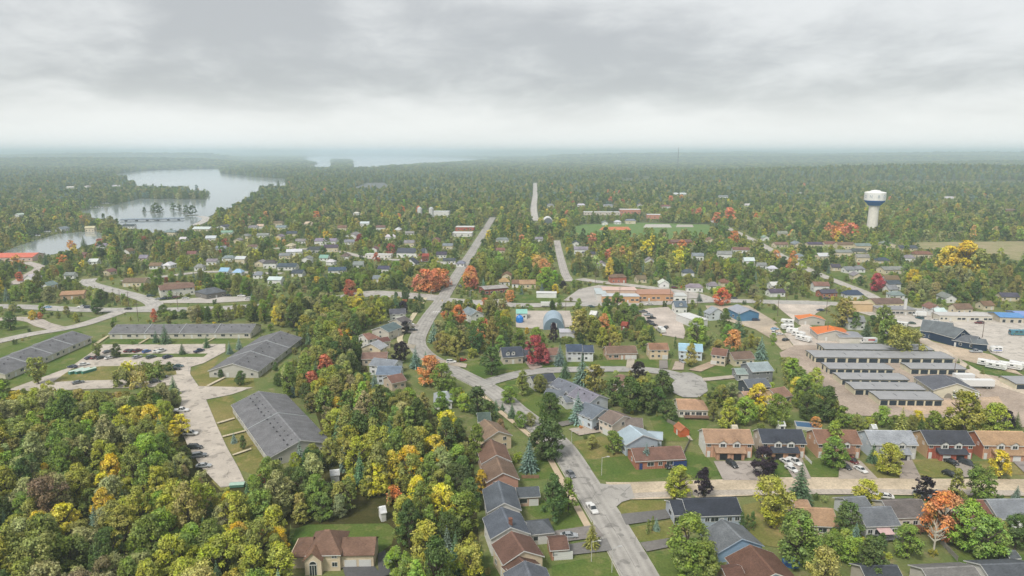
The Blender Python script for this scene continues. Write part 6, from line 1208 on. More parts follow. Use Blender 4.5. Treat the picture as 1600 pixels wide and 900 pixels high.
# pool, blue bin pool, garden fence, plank path
x_, y_ = G(1262, 668); FOOT.append((x_, y_, 1, 0, 5, 4)); pl = thing('garden_pool', 'rectangular above-ground pool with pale rim behind the brown pair', 'pool', (x_, y_, 0), math.radians(-14))
put('pool_wall', MB().box((0, -2.7, .5), (8.4, .25, 1.2)).box((0, 2.7, .5), (8.4, .25, 1.2)).box((-4.1, 0, .5), (.25, 5.15, 1.2)).box((4.1, 0, .5), (.25, 5.15, 1.2)).mesh('pool_wall', 'paint'), pl, color=alb((206, 206, 200)))
put('pool_water', MB().box((0, 0, .45), (7.9, 5.1, .9)).mesh('pool_water', 'car_paint'), pl, color=alb((84, 120, 160)))
FOOT.append((x_, y_, 1, 0, 5, 4)); guard(1262, 667, 12, y_)
x_, y_ = G(1236, 881); gp = thing('paddling_pool', 'round blue garden pool beside the diagonal brown roof', 'pool', (x_, y_, 0)); put('pool_wall', MB().lathe([(2.0, 0), (2.05, .9), (1.9, .92)], 18).mesh('pool_wall', 'paint'), gp, color=alb((66, 110, 176))); put('pool_water', MB().lathe([(1.85, .93), (1.8, .95)], 18).mesh('pool_water', 'car_paint'), gp, color=alb((120, 170, 206)))
FOOT.append((x_, y_, 1, 0, 3, 3)); guard(1236, 881, 8, y_)
# white picket fence by the charcoal pair, plank fence behind the storage hedge
def fence(label, P, Q, h, col, step=1.8, plank=.0):
    A, B = np.array(G(*P)), np.array(G(*Q)); L = float(np.hypot(*(B - A))); th = math.atan2(*(B - A)[::-1]); c = (A + B) / 2
    r = thing('fence', label, 'fence', (c[0], c[1], 0), th)
    n = max(2, int(L / step))
    for k in range(n + 1): put('post', cached(('fp', h), lambda: MB().box((0, 0, h / 2), (.12, .12, h + .1)).mesh('post', 'paint')), r, (-L / 2 + L * k / n, 0, 0), color=alb(col))
    for k in range(n): put('fence_panel', cached(('fpan', h, round(L / n, 2)), lambda: MB().box((0, 0, h / 2 + .05), (L / n - .14, .05, h - .15)).mesh('fence_panel', 'wood')), r, (-L / 2 + L * (k + .5) / n, 0, 0), color=alb(col))
fence('white fence stepping down beside the charcoal pair drive', (1248, 706), (1268, 726), 1.1, (228, 228, 226))
fence('weathered board fence left of the orange shed', (1042, 660), (1060, 668), 1.5, (140, 134, 124))
fence('grey board fence behind the brick ranch house', (1068, 712), (1078, 690), 1.6, (150, 144, 134))
fence('low pale fence in front of the slate semis by the maple pair', (815, 748), (842, 748), 1.2, (150, 120, 96))
fence('leaning grey fence in the garden below the bare white tree', (1470, 850), (1496, 878), 1.5, (150, 146, 138))
# ------------------------------------------------------------------ poles and lamps
def pole(px, py, h, label, kind='utility_pole', arm=True, col=(126, 112, 100), lm=None):
    x, y = G(px, py); r = thing(kind, label, 'pole' if kind == 'utility_pole' else 'street lamp', (x, y, 0), math.radians(rr_.uniform(-8, 8)), 'wooden utility poles' if kind == 'utility_pole' else None)
    put('pole', cached(('pole', h, kind), lambda: MB().tube((0, 0, -.3), (0, 0, h), .17 if kind == 'utility_pole' else .09, .11 if kind == 'utility_pole' else .06, 7).mesh('pole', 'wood')), r, color=alb(col))
    if kind == 'utility_pole':
        put('crossarm', cached('xarm', lambda: MB().box((0, 0, 0), (2.2, .14, .14)).mesh('crossarm', 'wood')), r, (0, -.17, h - .8), color=alb(col))
        for s in (-1, 0, 1): put('insulator', cached('ins', lambda: MB().lathe([(.07, 0), (.09, .12), (.04, .25)], 6).mesh('insulator', 'paint')), r, (s * .9, -.17, h - .72), color=alb((200, 200, 200)))
    else:
        put('lamp_arm', cached('larm', lambda: MB().tube((0, 0, 0), (1.5, 0, .5), .06, .05, 5).mesh('lamp_arm', 'chrome')), r, (0, 0, h - .3)); put('lamp_head', cached('lhead', lambda: MB().box((0, 0, 0), (.8, .3, .18)).mesh('lamp_head', 'paint')), r, (1.8, 0, h + .22), color=alb((206, 206, 206)))
for i, (px, py, h, t) in enumerate([(150, 466, 9, 'first wooden pole along the town road bend, by its top'), (164, 470, 9, 'wooden pole second along the town road bend'), (178, 472, 9, 'wooden pole third along the town road bend, beside the traffic'), (188, 476, 10, 'wooden pole fourth along the town road bend'), (201, 479, 10, 'wooden pole nearest the road junction on the bend'), (216, 502, 11, 'wooden pole behind the far apartment row, left of the orange shrub'), (278, 484, 11, 'wooden pole on the verge across from the motel'),
    (884, 486, 9, 'wooden pole at the garage yard entrance'), (968, 474, 11, 'tall pole in front of the white ribbed plaza roof'), (1047, 472, 10, 'wooden pole at the plaza edge by the highway'), (1074, 482, 11, 'wooden pole beside the blue-grey roadside house'), (1090, 478, 10, 'wooden pole by the roadside spruce'), (1215, 494, 11, 'wooden pole at the head of the camper line'), (1291, 491, 11, 'wooden pole by the smaller orange roof'), (1229, 469, 9, 'wooden pole on the lane above the highway'), (1304, 470, 9, 'wooden pole by the navy roofed house above the highway'), (1292, 531, 10, 'wooden pole in front of the larger orange roof'), (1535, 528, 9, 'pole behind the navy barn shop in the wide lot'), (1490, 593, 9, 'pole behind the yard office'), (1457, 498, 9, 'pole between the grey shop and strip shop'), (1018, 444, 10, 'pole on the upper road past the plaza'), (930, 446, 10, 'pole at the plaza lot corner')]):
    pole(px, py, h, t)
for px, py, h, t in [(940, 743, 6, 'pale street lamp on the corner lawn by the brick ranch house'), (956, 895, 6.5, 'pale street lamp on the lawn at the bottom of the street'), (924, 878, 5.5, 'pale street lamp by the dark drive of the chocolate brown semi'), (674, 470, 7, 'pale street lamp at the side road mouth'), (735, 470, 7, 'pale street lamp by the red brick block'), (295, 581, 6, 'street lamp at the corner of the car park drive'), (893, 700, 6, 'pale street lamp beside the birch by the lane')]:
    pole(px, py, h, t, 'street_lamp', col=(206, 206, 200))
x_, y_ = G(1413, 493); sg = thing('pylon_sign', 'tall white pylon sign standing before the grey shop', 'sign', (x_, y_, 0)); put('sign_column', MB().box((0, 0, 5), (1.5, .8, 10.4)).mesh('sign_column', 'paint'), sg, color=alb((226, 226, 224))); put('sign_cap', MB().box((0, 0, 10.33), (1.7, 1, .25)).mesh('sign_cap', 'paint'), sg, color=alb((170, 176, 180))); guard(1413, 484, 4, y_)
# traffic signal at the crossing
for px, py, t in [(685, 481, 'traffic signal with pale pole on the near corner of the crosswalk'), (733, 466, 'traffic signal with pale pole across from the side road')]:
    x_, y_ = G(px, py); r = thing('traffic_signal', t, 'traffic signal', (x_, y_, 0)); put('pole', MB().tube((0, 0, 0), (0, 0, 5), .1, .08, 6).tube((0, 0, 4.8), (2.6, 0, 5.2), .07, .05, 5).mesh('pole', 'paint'), r, color=alb((206, 206, 190))); put('signal_head', MB().box((2.5, 0, 4.7), (.4, .35, 1.1)).mesh('signal_head', 'paint'), r, color=alb((206, 180, 60)))
# ------------------------------------------------------------------ trees one can point to (crown centre, crown width in the photo)
for row in '''858 683 58 round green-dark|827 708 36 spruce blue_green|865 775 48 tall green-dark|888 772 36 tall green|1194 722 46 round dark_purple|1101 754 34 tall dark_purple|1062 752 46 round yellow_green|1252 752 46 spruce spruce_green|1207 785 60 vase yellow_green|1248 838 76 round green|1304 680 34 tall lime|1304 706 44 round green|1365 706 22 spruce spruce_green|1390 716 44 round yellow_green|1447 762 34 round dark_purple|1496 756 34 tall olive|1534 757 52 vase green|1565 725 38 round golden|1354 771 42 round yellow_green|1010 708 26 spruce blue_green|958 690 32 round green|925 690 20 round olive|903 634 34 spruce blue_green|858 634 40 round green-dark|816 597 26 tall olive|843 598 26 round olive|883 573 22 spruce spruce_green|910 575 34 spruce blue_green|875 552 24 spruce blue_green|998 578 26 round dark_purple|836 545 42 round crimson|850 556 24 round crimson|768 563 40 round green-dark|865 518 20 tall dark_purple|886 612 0 shrub green|1080 553 24 tall bronze|1147 532 32 round orange|1129 463 26 round flame_orange|1190 541 26 spruce blue_green|1093 462 12 spruce blue_green|1094 487 14 spruce spruce_green|1154 505 26 spruce spruce_green|1133 500 26 tall green-dark|1090 519 44 round lime|944 508 26 tall orange|905 505 40 round bronze|925 510 34 round olive|948 480 24 tall dark_green|976 486 26 round green|990 486 22 round dark_green|1122 543 24 round bronze
908 668 7 shrub orange|795 617 26 round green|828 655 20 round olive|812 655 24 round green|765 642 30 round dark_green|726 628 26 round lime|846 690 48 round dark_green|626 549 30 round dark_purple|633 511 18 round dark_purple|649 556 24 spruce blue_green|665 560 18 spruce blue_green|678 516 24 spruce blue_green|702 512 26 round green|672 578 44 round orange|690 590 44 round green|715 620 26 vase lime|746 624 40 round green-dark|700 596 18 spruce spruce_green|775 632 14 spruce spruce_green|785 634 10 spruce spruce_green|800 640 18 spruce spruce_green|560 596 28 round dark_green|585 596 24 spruce blue_green|735 430 28 round orange|740 443 18 round rust|672 436 50 shrub flame_orange|656 441 34 shrub flame_orange|690 434 38 shrub flame_orange|735 437 26 round orange|546 450 26 round rust|562 460 18 round yellow|618 470 26 spruce spruce_green|650 474 18 spruce dark|655 462 14 spruce dark|630 480 18 round dark_purple|850 418 26 round orange|853 433 30 round lime|868 451 14 round golden|880 445 12 round dark_purple|797 462 18 round orange|715 492 30 round orange|748 525 26 round orange|755 508 22 round flame_orange
487 598 34 round rust|520 655 18 tall orange|518 664 40 round yellow_green|525 660 40 round yellow_green|530 668 34 spruce spruce_green|508 572 34 round rust|365 683 12 spruce blue_green|379 690 14 tall dark_green|345 583 12 round dark_green|376 590 20 round dark_green|322 533 14 spruce spruce_green|257 520 22 spruce spruce_green|243 524 14 spruce spruce_green|284 543 14 spruce spruce_green|358 542 14 spruce blue_green|373 535 14 spruce blue_green|181 547 20 round green-dark|151 546 18 vase olive|57 578 34 vase olive|200 571 22 shrub golden|190 588 40 shrub olive|215 592 36 shrub bronze|240 577 40 shrub green|225 580 30 shrub olive|262 572 20 shrub dark_green|270 600 22 spruce spruce_green|15 500 26 round dark_green|50 492 14 round golden|62 493 10 round orange|240 492 14 tall orange|255 486 20 round dark_green|150 478 22 round dark_green
282 664 32 round golden|70 742 26 tall golden|160 790 38 tall golden|165 768 24 tall yellow|100 810 44 round yellow|60 820 40 round yellow|285 782 32 round red|213 785 18 round red|175 772 14 round red|190 670 44 round yellow_green|195 652 36 round yellow|30 763 16 round yellow|365 858 56 round yellow_green|370 838 40 round yellow|290 862 50 round green|110 872 64 round green|437 880 56 round yellow_green|435 845 40 round yellow|402 838 30 round orange|655 690 46 round yellow_green|640 720 46 round yellow|665 845 60 round yellow_green|690 890 60 round lime|735 880 50 vase yellow_green|620 875 40 round lime|700 665 46 round yellow|680 700 40 round golden|715 750 50 round green-dark|735 770 44 round green-dark|752 752 26 tall yellow|722 800 60 round green|745 690 40 tall green|715 715 40 round green|690 640 40 tall green|600 690 34 tall yellow_green|545 770 34 tall green|500 790 40 round green|470 800 30 round bronze|412 745 20 round red|430 740 40 round olive
1075 848 84 round green|1100 880 60 round green|1013 822 12 cone green|1020 815 10 cone green|1026 818 14 spruce blue_green|925 833 30 spruce olive|1160 812 14 cone dark_green|1168 815 14 cone dark_green|1176 812 16 cone dark_green|1085 875 60 round green|1325 812 52 round green-dark|1320 845 34 round green|1335 860 40 round lime|1300 850 40 round green|1365 870 60 round green-dark|1475 805 70 round orange|1515 818 66 round lime|1545 838 60 round green|1560 832 40 round bronze|1590 830 50 round green-dark|1420 845 46 round green|1590 768 16 spruce blue_green|1555 655 50 round yellow_green|1510 648 70 round yellow_green|1573 654 26 round dark_purple|1590 655 18 spruce dark|1435 655 26 round yellow|1410 655 30 spruce olive|1440 660 20 spruce dark_green|1380 650 30 round lime|1460 658 30 round green|1275 590 30 round yellow_green|1255 610 40 round green|1290 630 50 round green-dark|1240 575 30 round lime|1275 660 18 round orange|1115 640 22 tall bronze|1140 645 34 tall yellow_green|1185 620 40 round yellow|1165 640 40 round lime|1215 640 46 round green|1045 640 30 round dark_green|1010 620 44 round green-dark|985 615 50 round dark_green|960 610 40 round dark_green|1035 600 40 round dark_green|930 590 40 round bronze|1060 505 0 shrub green|1190 502 0 shrub green
1390 515 40 round green|1355 512 22 spruce spruce_green|1382 495 36 round green|1318 487 40 round bronze|1336 500 24 round green-dark|1415 530 60 shrub olive|1400 532 40 shrub olive|1370 440 26 round crimson|1375 441 18 round crimson|1477 555 7 spruce green|1498 563 7 spruce green|1513 571 8 spruce green|1536 578 9 spruce green|1565 584 9 spruce green|1330 362 26 round flame_orange|1310 360 28 round orange|1295 357 18 round orange|1480 405 40 round golden|1510 402 50 round yellow|1530 410 40 round olive|1240 400 16 round orange|1235 415 20 round orange|1213 398 14 round orange|925 373 18 round flame_orange|950 397 14 round flame_orange|972 392 16 round orange|1012 388 26 round yellow|1060 405 28 round golden|1065 383 16 round orange|1148 370 18 round orange|1120 340 16 round orange|1140 336 22 round flame_orange|1092 331 14 round flame_orange|886 333 9 round flame_orange|860 335 8 round flame_orange|815 372 12 round flame_orange|840 410 22 round orange|880 350 14 vase yellow|954 312 10 round flame_orange|1048 312 12 round orange|562 374 16 round red|588 402 14 round rust|610 390 18 round rust|495 337 14 round orange|415 336 12 round orange|590 318 12 round bronze|155 380 14 round rust|110 382 14 round orange|30 432 14 round flame_orange|25 408 20 round orange|70 402 14 spruce spruce_green|115 390 14 round yellow|130 377 14 spruce dark|225 375 12 round rust|203 425 12 round yellow|97 407 18 round orange|128 412 12 round golden
1236 574 28 round olive|1249 588 30 round green|1262 602 32 round lime|1276 616 32 round green|1302 640 34 round olive|1318 650 30 round green|1341 660 24 round olive|1358 662 20 round yellow_green|1398 660 22 round green|1425 660 22 round olive|1480 662 22 round dark_green|1545 662 22 round lime|1330 655 22 shrub lime|1230 565 20 shrub green|987 858 0 shrub green|505 850 0 shrub green'''.replace('\n', '|').split('|'):
    X, Y, wd, kd, cl = row.split()
    if float(wd) <= 0: continue
    cl = {'green-dark': 'dark green', 'dark': 'dark green', 'dark_green': 'dark green'}.get(cl, cl.replace('_', ' '))
    tree(float(X), float(Y), float(wd), kd, cl)
LMT = {(160, 790): 'the tall golden tree', (70, 742): 'the golden treetop', (285, 782): 'the dark red wood tree', (858, 683): 'the round dark maple', (827, 708): 'the stepped row spruce', (1194, 722): 'the big purple tree', (1101, 754): 'the purple tree at the corner', (836, 545): 'the crimson maple', (1147, 532): 'the bright orange maple', (1129, 463): 'the flame orange tree',
       (487, 598): 'the rusty orange tree', (672, 436): 'the flame orange clump', (282, 664): 'the golden drive-side tree', (1248, 838): 'the big green tree', (1475, 805): 'the orange-topped maple', (998, 578): 'the round purple tree', (1510, 648): 'the yellow hedge tree', (1480, 405): 'the golden grove', (903, 634): 'the pointed pale spruce', (655, 690): 'the middle wood yellow-green crown', (520, 655): 'the small orange crown', (110, 872): 'the big corner crown', (1290, 630): 'the yard hedge', (1330, 362): 'the flame trees', (437, 880): 'the yellow-green crown by the lawn', (722, 800): 'the green crown by the semis', (626, 549): 'the purple tree at the bend', (1075, 848): 'the large bottom-edge tree'}
for t in TREES:
    px, py = PX(t['x'], t['y'], t['h'] * .55)
    for (a, b), ph in LMT.items():
        if abs(px - a) < 2 and abs(py - b) < 2: t['lm'] = ph; mark(t['x'], t['y'], ph)
for t in TREES:
    if t['y'] > 420: guard(*PX(t['x'], t['y'], t['h'] * .6), max(3, t['r'] * F / t['y'] * .6), t['y'])
# bare white tree
for px, py, wpx, lb in [(1462, 838, 50, 'bare white-limbed dead tree in the gardens below the grey-brown bungalow'), (1200, 632, 26, 'bare pale tree between the yellow tree and the sandy gabled house')]:
    X, Y = G(px, py, 4); r_ = wpx * .5 * Y / F; t_ = thing('bare_tree', lb, 'tree', (X, Y, 0)); t_.scale = (r_, r_, r_ * 2.6); m_ = trunk('round', 3, True).copy(); m_.materials.clear(); m_.materials.append(MAT['paint']); put('trunk', m_, t_, color=alb((206, 200, 184)))
# wild growth
PR = np.array(PROT)
W1 = {'brown': .3, 'grey olive': 3.5, 'dark green': 1, 'green': 4.5, 'olive': 5.5, 'bronze': .8, 'lime': 2, 'yellow green': 5.5, 'yellow': .6}
W2 = {'brown': .4, 'grey olive': 1.5, 'dark green': 4, 'green': 5, 'olive': 4, 'bronze': 1.2, 'lime': 1.6, 'yellow green': 3.5, 'yellow': .7, 'orange': .15}
W3 = {'rust': .07, 'grey olive': 2, 'dark green': 4.5, 'green': 6, 'olive': 5, 'bronze': 1.2, 'lime': .9, 'yellow green': 1.6, 'yellow': .3, 'orange': .08, 'flame orange': .03}
LK = {'round': 6, 'tall': 2, 'shrub': 1.3, 'vase': .6, 'spruce': .5, 'cone': .5}
HEROXY = np.array([(t['x'], t['y'], t['r']) for t in TREES])
def thin_by_heroes(n0):
    keep = TREES[:n0]
    for t in TREES[n0:]:
        d = np.hypot(HEROXY[:, 0] - t['x'], HEROXY[:, 1] - t['y'])
        if (d > HEROXY[:, 2] * .75 + t['r'] * .3).all(): keep.append(t)
    TREES[:] = keep
n0 = len(TREES)
wild([(-90, 640), (120, 622), (278, 628), (296, 700), (338, 762), (430, 745), (452, 790), (446, 980), (-90, 980)], 4.0, (2.0, 3.9), W1, LK, keep=.95, seed=3)
wild([(440, 750), (515, 708), (482, 655), (446, 612), (412, 592), (462, 545), (480, 525), (545, 520), (570, 560), (600, 620), (680, 660), (735, 700), (755, 905), (752, 980), (600, 980), (600, 830), (455, 822)], 4.0, (2.0, 3.7), W2, {'round': 6, 'tall': 3, 'spruce': .8, 'cone': .7, 'shrub': .8}, keep=.95, seed=4)
wild([(245, 500), (330, 492), (440, 490), (520, 476), (580, 470), (640, 475), (640, 490), (560, 520), (545, 535), (480, 535), (460, 520), (400, 503), (250, 505)], 5.2, (2.2, 3.8), W3, LK, keep=.95, seed=5)
wild([(330, 486), (440, 478), (560, 440), (690, 420), (700, 440), (680, 458), (580, 456), (450, 470), (330, 477)], 5.6, (2.4, 4.2), W3, LK, keep=.9, seed=6)
wild([(1222, 560), (1250, 588), (1290, 628), (1330, 655), (1600, 668), (1700, 690), (1600, 672), (1340, 668), (1270, 650), (1230, 600)], 4.2, (1.6, 2.8), W2, LK, keep=.95, seed=7)
wild([(1345, 520), (1390, 525), (1435, 540), (1440, 530), (1400, 515), (1350, 505)], 4.5, (1.5, 2.6), W2, LK, seed=8)
wild([(860, 510), (900, 500), (960, 490), (1000, 500), (1030, 525), (1010, 535), (880, 535)], 5.0, (2.0, 3.4), W2, LK, seed=9)
wild([(900, 600), (960, 595), (1050, 610), (1040, 650), (1000, 640), (960, 625)], 5.0, (2.2, 3.4), {'dark green': 4, 'olive': 3, 'bronze': 2, 'green': 2}, LK, seed=10)
wild([(1100, 620), (1240, 610), (1290, 660), (1100, 668)], 5.0, (1.8, 3.0), W2, LK, seed=11)
wild([(1300, 800), (1620, 800), (1620, 960), (1240, 960)], 6.0, (1.8, 3.4), W2, LK, keep=.6, seed=12)
wild([(760, 540), (1180, 525), (1200, 560), (1000, 560), (760, 575)], 7.5, (2.0, 3.4), W3, LK, keep=.55, seed=13)
wild([(690, 480), (800, 480), (800, 560), (700, 560), (670, 545)], 6.0, (2.2, 3.6), {**W3, 'orange': 1.6}, LK, keep=.8, seed=14)
wild([(-60, 486), (180, 488), (100, 512), (60, 505), (-60, 500)], 6, (1.8, 3), W3, LK, keep=.5, seed=15)
thin_by_heroes(n0)
# the town and the plain beyond the highway, out to 2.6 km, then clumps of woodland to the hills
def far_zone(d0, d1, sp, rr, pal, kinds, keep, seed):
    d0, d1 = d0 * KS, d1 * KS
    wild(None, sp, rr, pal, kinds, keep=keep, seed=seed, world=[(-d0 * .82 - 15, d0), (d0 * .82 + 15, d0), (d1 * .82 + 15, d1), (-d1 * .82 - 15, d1)])
FK = {'round': 6, 'tall': 2.5, 'vase': .5, 'spruce': 1.3}
n1_ = len(TREES)
far_zone(298, 560, 7.6, (2.3, 4.0), W3, FK, .72, 21)
far_zone(560, 900, 7.8, (2.4, 4.2), {**W3, 'orange': .08, 'flame orange': .03, 'rust': .06, 'yellow': .15, 'lime': .5}, FK, .86, 22)
far_zone(900, 1500, 8.6, (2.8, 4.6), {'orange': .08, 'blue green': 2, 'green': 5, 'dark green': 7, 'olive': 3, 'grey olive': 2, 'bronze': .5}, {'round': 5, 'tall': 3, 'spruce': 2}, .97, 23)
thin_by_heroes(n1_)
far_zone(298, 640, 4.6, (1.1, 2.0), {**W3, 'olive': 7}, {'shrub': 6, 'round': 2}, .7, 26)
wild([(690, 500), (1220, 500), (1260, 600), (1620, 690), (1620, 905), (760, 905), (740, 640), (660, 560)], 5.2, (.7, 1.5), {**W2, 'dark purple': .2}, {'shrub': 6, 'cone': .6, 'round': 1.2}, keep=.5, seed=27)
wild([(-60, 480), (330, 480), (480, 500), (470, 600), (330, 600), (0, 600)], 5.5, (.7, 1.6), W3, {'shrub': 6, 'round': 1.5, 'spruce': .6}, keep=.35, seed=28)
n_near = len(TREES)
far_zone(1500, 2700, 11.5, (3.6, 5.4), {'blue green': 2, 'dark green': 6, 'green': 4, 'olive': 3, 'bronze': .3}, {'round': 5, 'tall': 3, 'spruce': 1.5}, .97, 24)
# island and shore pines in the lake
for px, py, w_ in [(243, 324, 14), (238, 325, 9), (250, 326, 9), (225, 327, 7), (270, 322, 10), (280, 323, 9), (290, 326, 12), (300, 328, 14)]:
    tree(px, py, w_, 'round', 'dark green'); t_ = TREES[-1]
    tag(put('island', MB().lathe([(t_['r'] * 1.5, .1), (t_['r'] * 1.2, .55)], 9).mesh('island', 'forest_floor'), loc=(t_['x'], t_['y'], 0)), kind='structure')
X0, Y0 = G(520, 251); X1, _ = G(547, 251); tag(put('island', MB().box(((X0 + X1) / 2, Y0, .3), (X1 - X0 + 30, 60, .8)).mesh('island', 'forest_floor')), kind='structure')
for k in range(26): X, Y = G(520 + 27 * k / 25, 251.0); TREES.append(dict(x=X, y=Y, r=14, h=22, kind='round', col='dark green', hero=False, label=None, lm=None))
# ---- which of them stand as trees of their own: the 300 broadleaf that show largest, and the conifers and shrubs in front
for t in TREES:
    t['s'] = (t['r'] * F / t['y']) ** 2 * (1.5 if t.get('hero') else 1)
    px, py = PX(t['x'], t['y'], t['h'] * .7); t['px'], t['py'] = px, py; t['in'] = -10 < px < 1610 and 200 < py < 905
byname = {}
for t in TREES: byname.setdefault(KIND_OF[t['kind']][0], []).append(t)
SOLO, MASS = [], []
for nm, L_ in byname.items():
    L_.sort(key=lambda t: -t['s'] if t['in'] else 0); cap = {'broadleaf_tree': 300, 'spruce_tree': 90, 'cedar_tree': 40, 'shrub': 70}[nm]
    for i, t in enumerate(L_): (SOLO if i < cap and t['in'] and t['s'] > 9 else MASS).append(t)
for t in SOLO:
    nm, word = KIND_OF[t['kind']]; nv = SHAPES[t['kind']]; v = random.randrange(nv)
    o = thing(nm, 'tree', 'tree' if nm != 'shrub' else 'shrub', (t['x'], t['y'], float(tz(t['x'], t['y']))), random.uniform(0, 6.28), {'broadleaf_tree': 'broadleaf trees', 'spruce_tree': 'spruces and pines', 'cedar_tree': 'narrow cedars', 'shrub': 'shrubs'}[nm]); o.scale = (t['r'], t['r'], t['h'])
    put('crown', crown(t['kind'], v, 0 if t['r'] * F / t['y'] > 21 and t['kind'] != 'spruce' else (0 if t['kind'] == 'spruce' else 2)), o, color=jitter(PAL[t['col']]) + (1,))
    if nm != 'shrub': put('trunk', trunk(t['kind'], v), o)
    BOOK.append(dict(o=o, base=f"{ {'spruce green': 'green', 'blue green': 'bluish'}.get(t['col'], t['col'])} {word}", x=t['x'], y=t['y'], px=t['px'], lm=t['lm']))
# ---- the rest: one mass of woodland, drawn as instances of the same crowns
protos = bpy.data.collections.new('woodland_parts'); PIX = {}
def proto(kind, i, lod):
    key = f'{len(PIX):03d}_{kind}'
    C, Nn, U, S, T = [a.copy() for a in arrays(kind, i, lod)]
    me = leaf_mesh(key, C, Nn, U, S, T, ['leaf_mass', 'bark'], ASP[kind] if lod == 0 else ASP[kind] * .9)
    if lod == 0 and kind not in ('shrub',):
        tr = trunk(kind, i); import bmesh; bm = bmesh.new(); bm.from_mesh(me); n_ = len(bm.faces); bm.from_mesh(tr); bm.faces.ensure_lookup_table()
        for f in bm.faces[n_:]: f.material_index = 1
        bm.to_mesh(me); bm.free()
    o = bpy.data.objects.new(key, me); protos.objects.link(o); PIX[(kind, i, lod)] = len(PIX)
for kd, nv in SHAPES.items():
    for i in range(nv): proto(kd, i, 0); proto(kd, i, 1)
pts, tint, scl, rot, idx = [], [], [], [], []
for t in MASS:
    lod = 0 if t['y'] < 560 else 1; i = random.randrange(SHAPES[t['kind']])
    pts.append((t['x'], t['y'], float(tz(t['x'], t['y'])))); tint.append(jitter(PAL[t['col']], .14 if t['y'] < 1200 else .08) + (1,)); scl.append((t['r'], t['r'], t['h'])); rot.append((0, 0, random.uniform(0, 6.28))); idx.append(PIX[(t['kind'], i, lod)])
# far woodland clumps
rf_ = np.random.default_rng(31)
fx, fy, fr = [], [], []
for d0, d1, sp in ((2660 * KS, 4200 * KS, 27), (4200 * KS, 7000 * KS, 48), (7000 * KS, 13000 * KS, 100), (13000 * KS, 23000 * KS, 190)):
    gx, gy = np.meshgrid(np.arange(-d1 * .8, d1 * .8, sp), np.arange(d0, d1, sp * .8)); x = (gx + rf_.uniform(-.5, .5, gx.shape) * sp).ravel(); y = (gy + rf_.uniform(-.5, .5, gy.shape) * sp).ravel()
    ok = (np.abs(x) < y * .80); x, y = x[ok], y[ok]; ok = free(x, y, np.full(len(x), sp * .3)); fx.append(x[ok]); fy.append(y[ok]); fr.append(np.full(ok.sum(), sp * .62))
fx, fy, fr = map(np.concatenate, (fx, fy, fr)); fz = tz(fx, fy)
for x, y, r_, z in zip(fx.tolist(), fy.tolist(), fr.tolist(), fz.tolist()):
    kd = 'round' if rf_.random() < .8 else 'shrub'; k_ = rf_.choice(4)
    pts.append((x, y, z - 1)); tint.append(jitter(PAL[['dark green', 'green', 'olive', 'dark green'][k_]], .08) + (1,)); scl.append((r_, r_, rf_.uniform(9, 15) * (1 if y < 9000 else 1.8) * (1.35 if kd == 'shrub' else 1.0))); rot.append((0, 0, rf_.uniform(0, 6.28))); idx.append(PIX[(kd, int(rf_.integers(SHAPES[kd])), 1)])
me = bpy.data.meshes.new('woodland'); me.vertices.add(len(pts)); me.vertices.foreach_set('co', np.array(pts, 'f').ravel())
for nm, ty, dat, key in (('tint', 'FLOAT_COLOR', tint, 'color'), ('scl', 'FLOAT_VECTOR', scl, 'vector'), ('rot', 'FLOAT_VECTOR', rot, 'vector')): me.attributes.new(nm, ty, 'POINT').data.foreach_set(key, np.array(dat, 'f').ravel())
me.attributes.new('pick', 'INT', 'POINT').data.foreach_set('value', np.array(idx, 'i'))
wo = put('woodland', me); tag(wo, 'mixed autumn woodland and garden trees filling the town and the plain', 'woodland', kind='stuff')
ng = bpy.data.node_groups.new('woodland', 'GeometryNodeTree'); ng.interface.new_socket('Geometry', in_out='INPUT', socket_type='NodeSocketGeometry'); ng.interface.new_socket('Geometry', in_out='OUTPUT', socket_type='NodeSocketGeometry')
g = lambda t: ng.nodes.new(t)
gi, go, ip, ci = g('NodeGroupInput'), g('NodeGroupOutput'), g('GeometryNodeInstanceOnPoints'), g('GeometryNodeCollectionInfo')
ci.inputs['Collection'].default_value = protos; ci.inputs['Separate Children'].default_value = True; ci.inputs['Reset Children'].default_value = True
def att(nm, ty):
    a = g('GeometryNodeInputNamedAttribute'); a.data_type = ty; a.inputs['Name'].default_value = nm; return a.outputs['Attribute']
ip.inputs['Pick Instance'].default_value = True
er = g('FunctionNodeEulerToRotation'); ng.links.new(att('rot', 'FLOAT_VECTOR'), er.inputs[0])
for a, b in ((gi.outputs[0], ip.inputs['Points']), (ci.outputs[0], ip.inputs['Instance']), (att('pick', 'INT'), ip.inputs['Instance Index']), (er.outputs[0], ip.inputs['Rotation']), (att('scl', 'FLOAT_VECTOR'), ip.inputs['Scale']), (ip.outputs[0], go.inputs[0])): ng.links.new(a, b)
wo.modifiers.new('woodland', 'NODES').node_group = ng
print('TREES', len(TREES), 'solo', len(SOLO), 'mass', len(MASS), 'clumps', len(fx), 'book', len(BOOK))
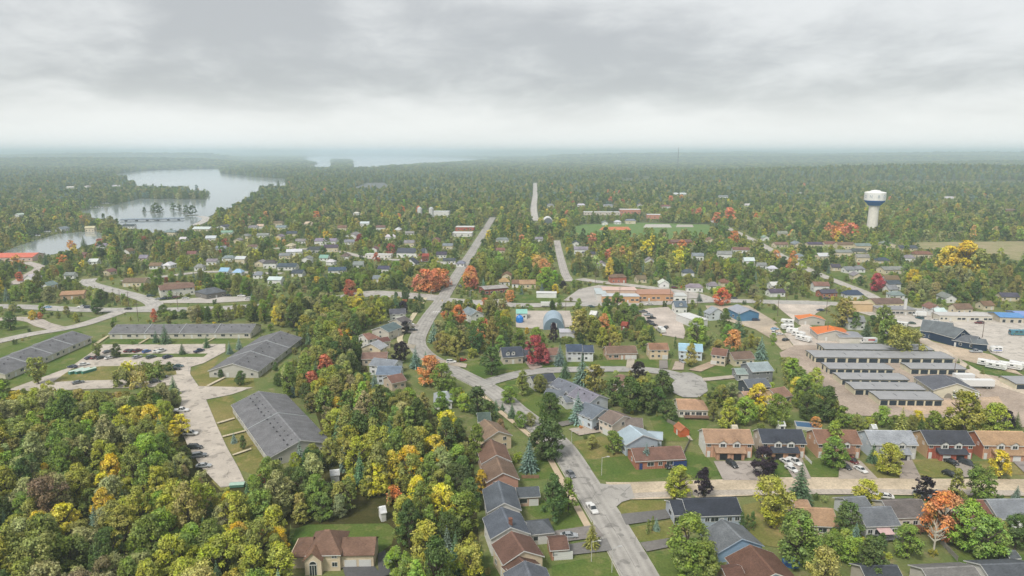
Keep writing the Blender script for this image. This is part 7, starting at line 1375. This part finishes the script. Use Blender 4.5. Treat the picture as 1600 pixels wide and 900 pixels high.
# ------------------------------------------------------------------ labels from what stands near
ORD = ['nearest', 'second nearest', 'third nearest', 'fourth nearest', 'fifth nearest', 'sixth nearest', 'seventh nearest', 'eighth nearest', 'ninth nearest', 'tenth nearest', 'eleventh nearest', 'twelfth nearest', 'thirteenth nearest', 'fourteenth nearest', 'fifteenth nearest', 'sixteenth nearest']
def rel(dx, dy, th):
    # sides as seen from where the photo was taken
    lx, ly = dx * math.cos(th) - dy * math.sin(th), dx * math.sin(th) + dy * math.cos(th)
    return ('right of' if lx > 0 else 'left of') if abs(lx) > abs(ly) else ('behind' if ly > 0 else 'in front of')
MX = np.array([(m[0], m[1]) for m in MARKS]); pool = {}
for bk in BOOK:
    if bk.get('lm'):
        bk['o']['label'] = f"{bk['base']} known as {bk['lm']}" if False else f"{bk['lm'][4:]}, {bk['base']} standing out from its neighbours"; continue
    d = np.hypot(MX[:, 0] - bk['x'], MX[:, 1] - bk['y']); cand = np.argsort(d)[:9]
    th = math.atan2(bk['x'], bk['y'])
    bk['cand'] = [(int(c), rel(bk['x'] - MX[c, 0], bk['y'] - MX[c, 1], th), float(d[c])) for c in cand if d[c] > .5]
    for c, r_, dd in bk['cand']: pool.setdefault((bk['base'], c, r_), []).append((dd, id(bk)))
for v in pool.values(): v.sort()
used = set()
for bk in BOOK:
    if 'cand' not in bk: continue
    best = None
    for c, r_, dd in bk['cand']:
        k = [q[1] for q in pool[(bk['base'], c, r_)]].index(id(bk))
        if k < len(ORD) and (best is None or (k, dd) < best[:2]): best = (k, dd, c, r_)
    k, dd, c, r_ = best or (0, 0, bk['cand'][0][0], bk['cand'][0][1])
    bk['o']['label'] = f"{bk['base']}, {ORD[k]} one {r_} {MARKS[c][2]}"
cs = {}
for c in CARS: cs.setdefault((c['base'], c['where']), []).append(c)
for (b, wh), v in cs.items():
    v.sort(key=lambda c: c['px'])
    for i, c in enumerate(v):
        c['o']['label'] = f'{b} {wh}' if len(v) == 1 else f"{b} {wh}, {['first', 'second', 'third', 'fourth', 'fifth'][i]} such from the left"
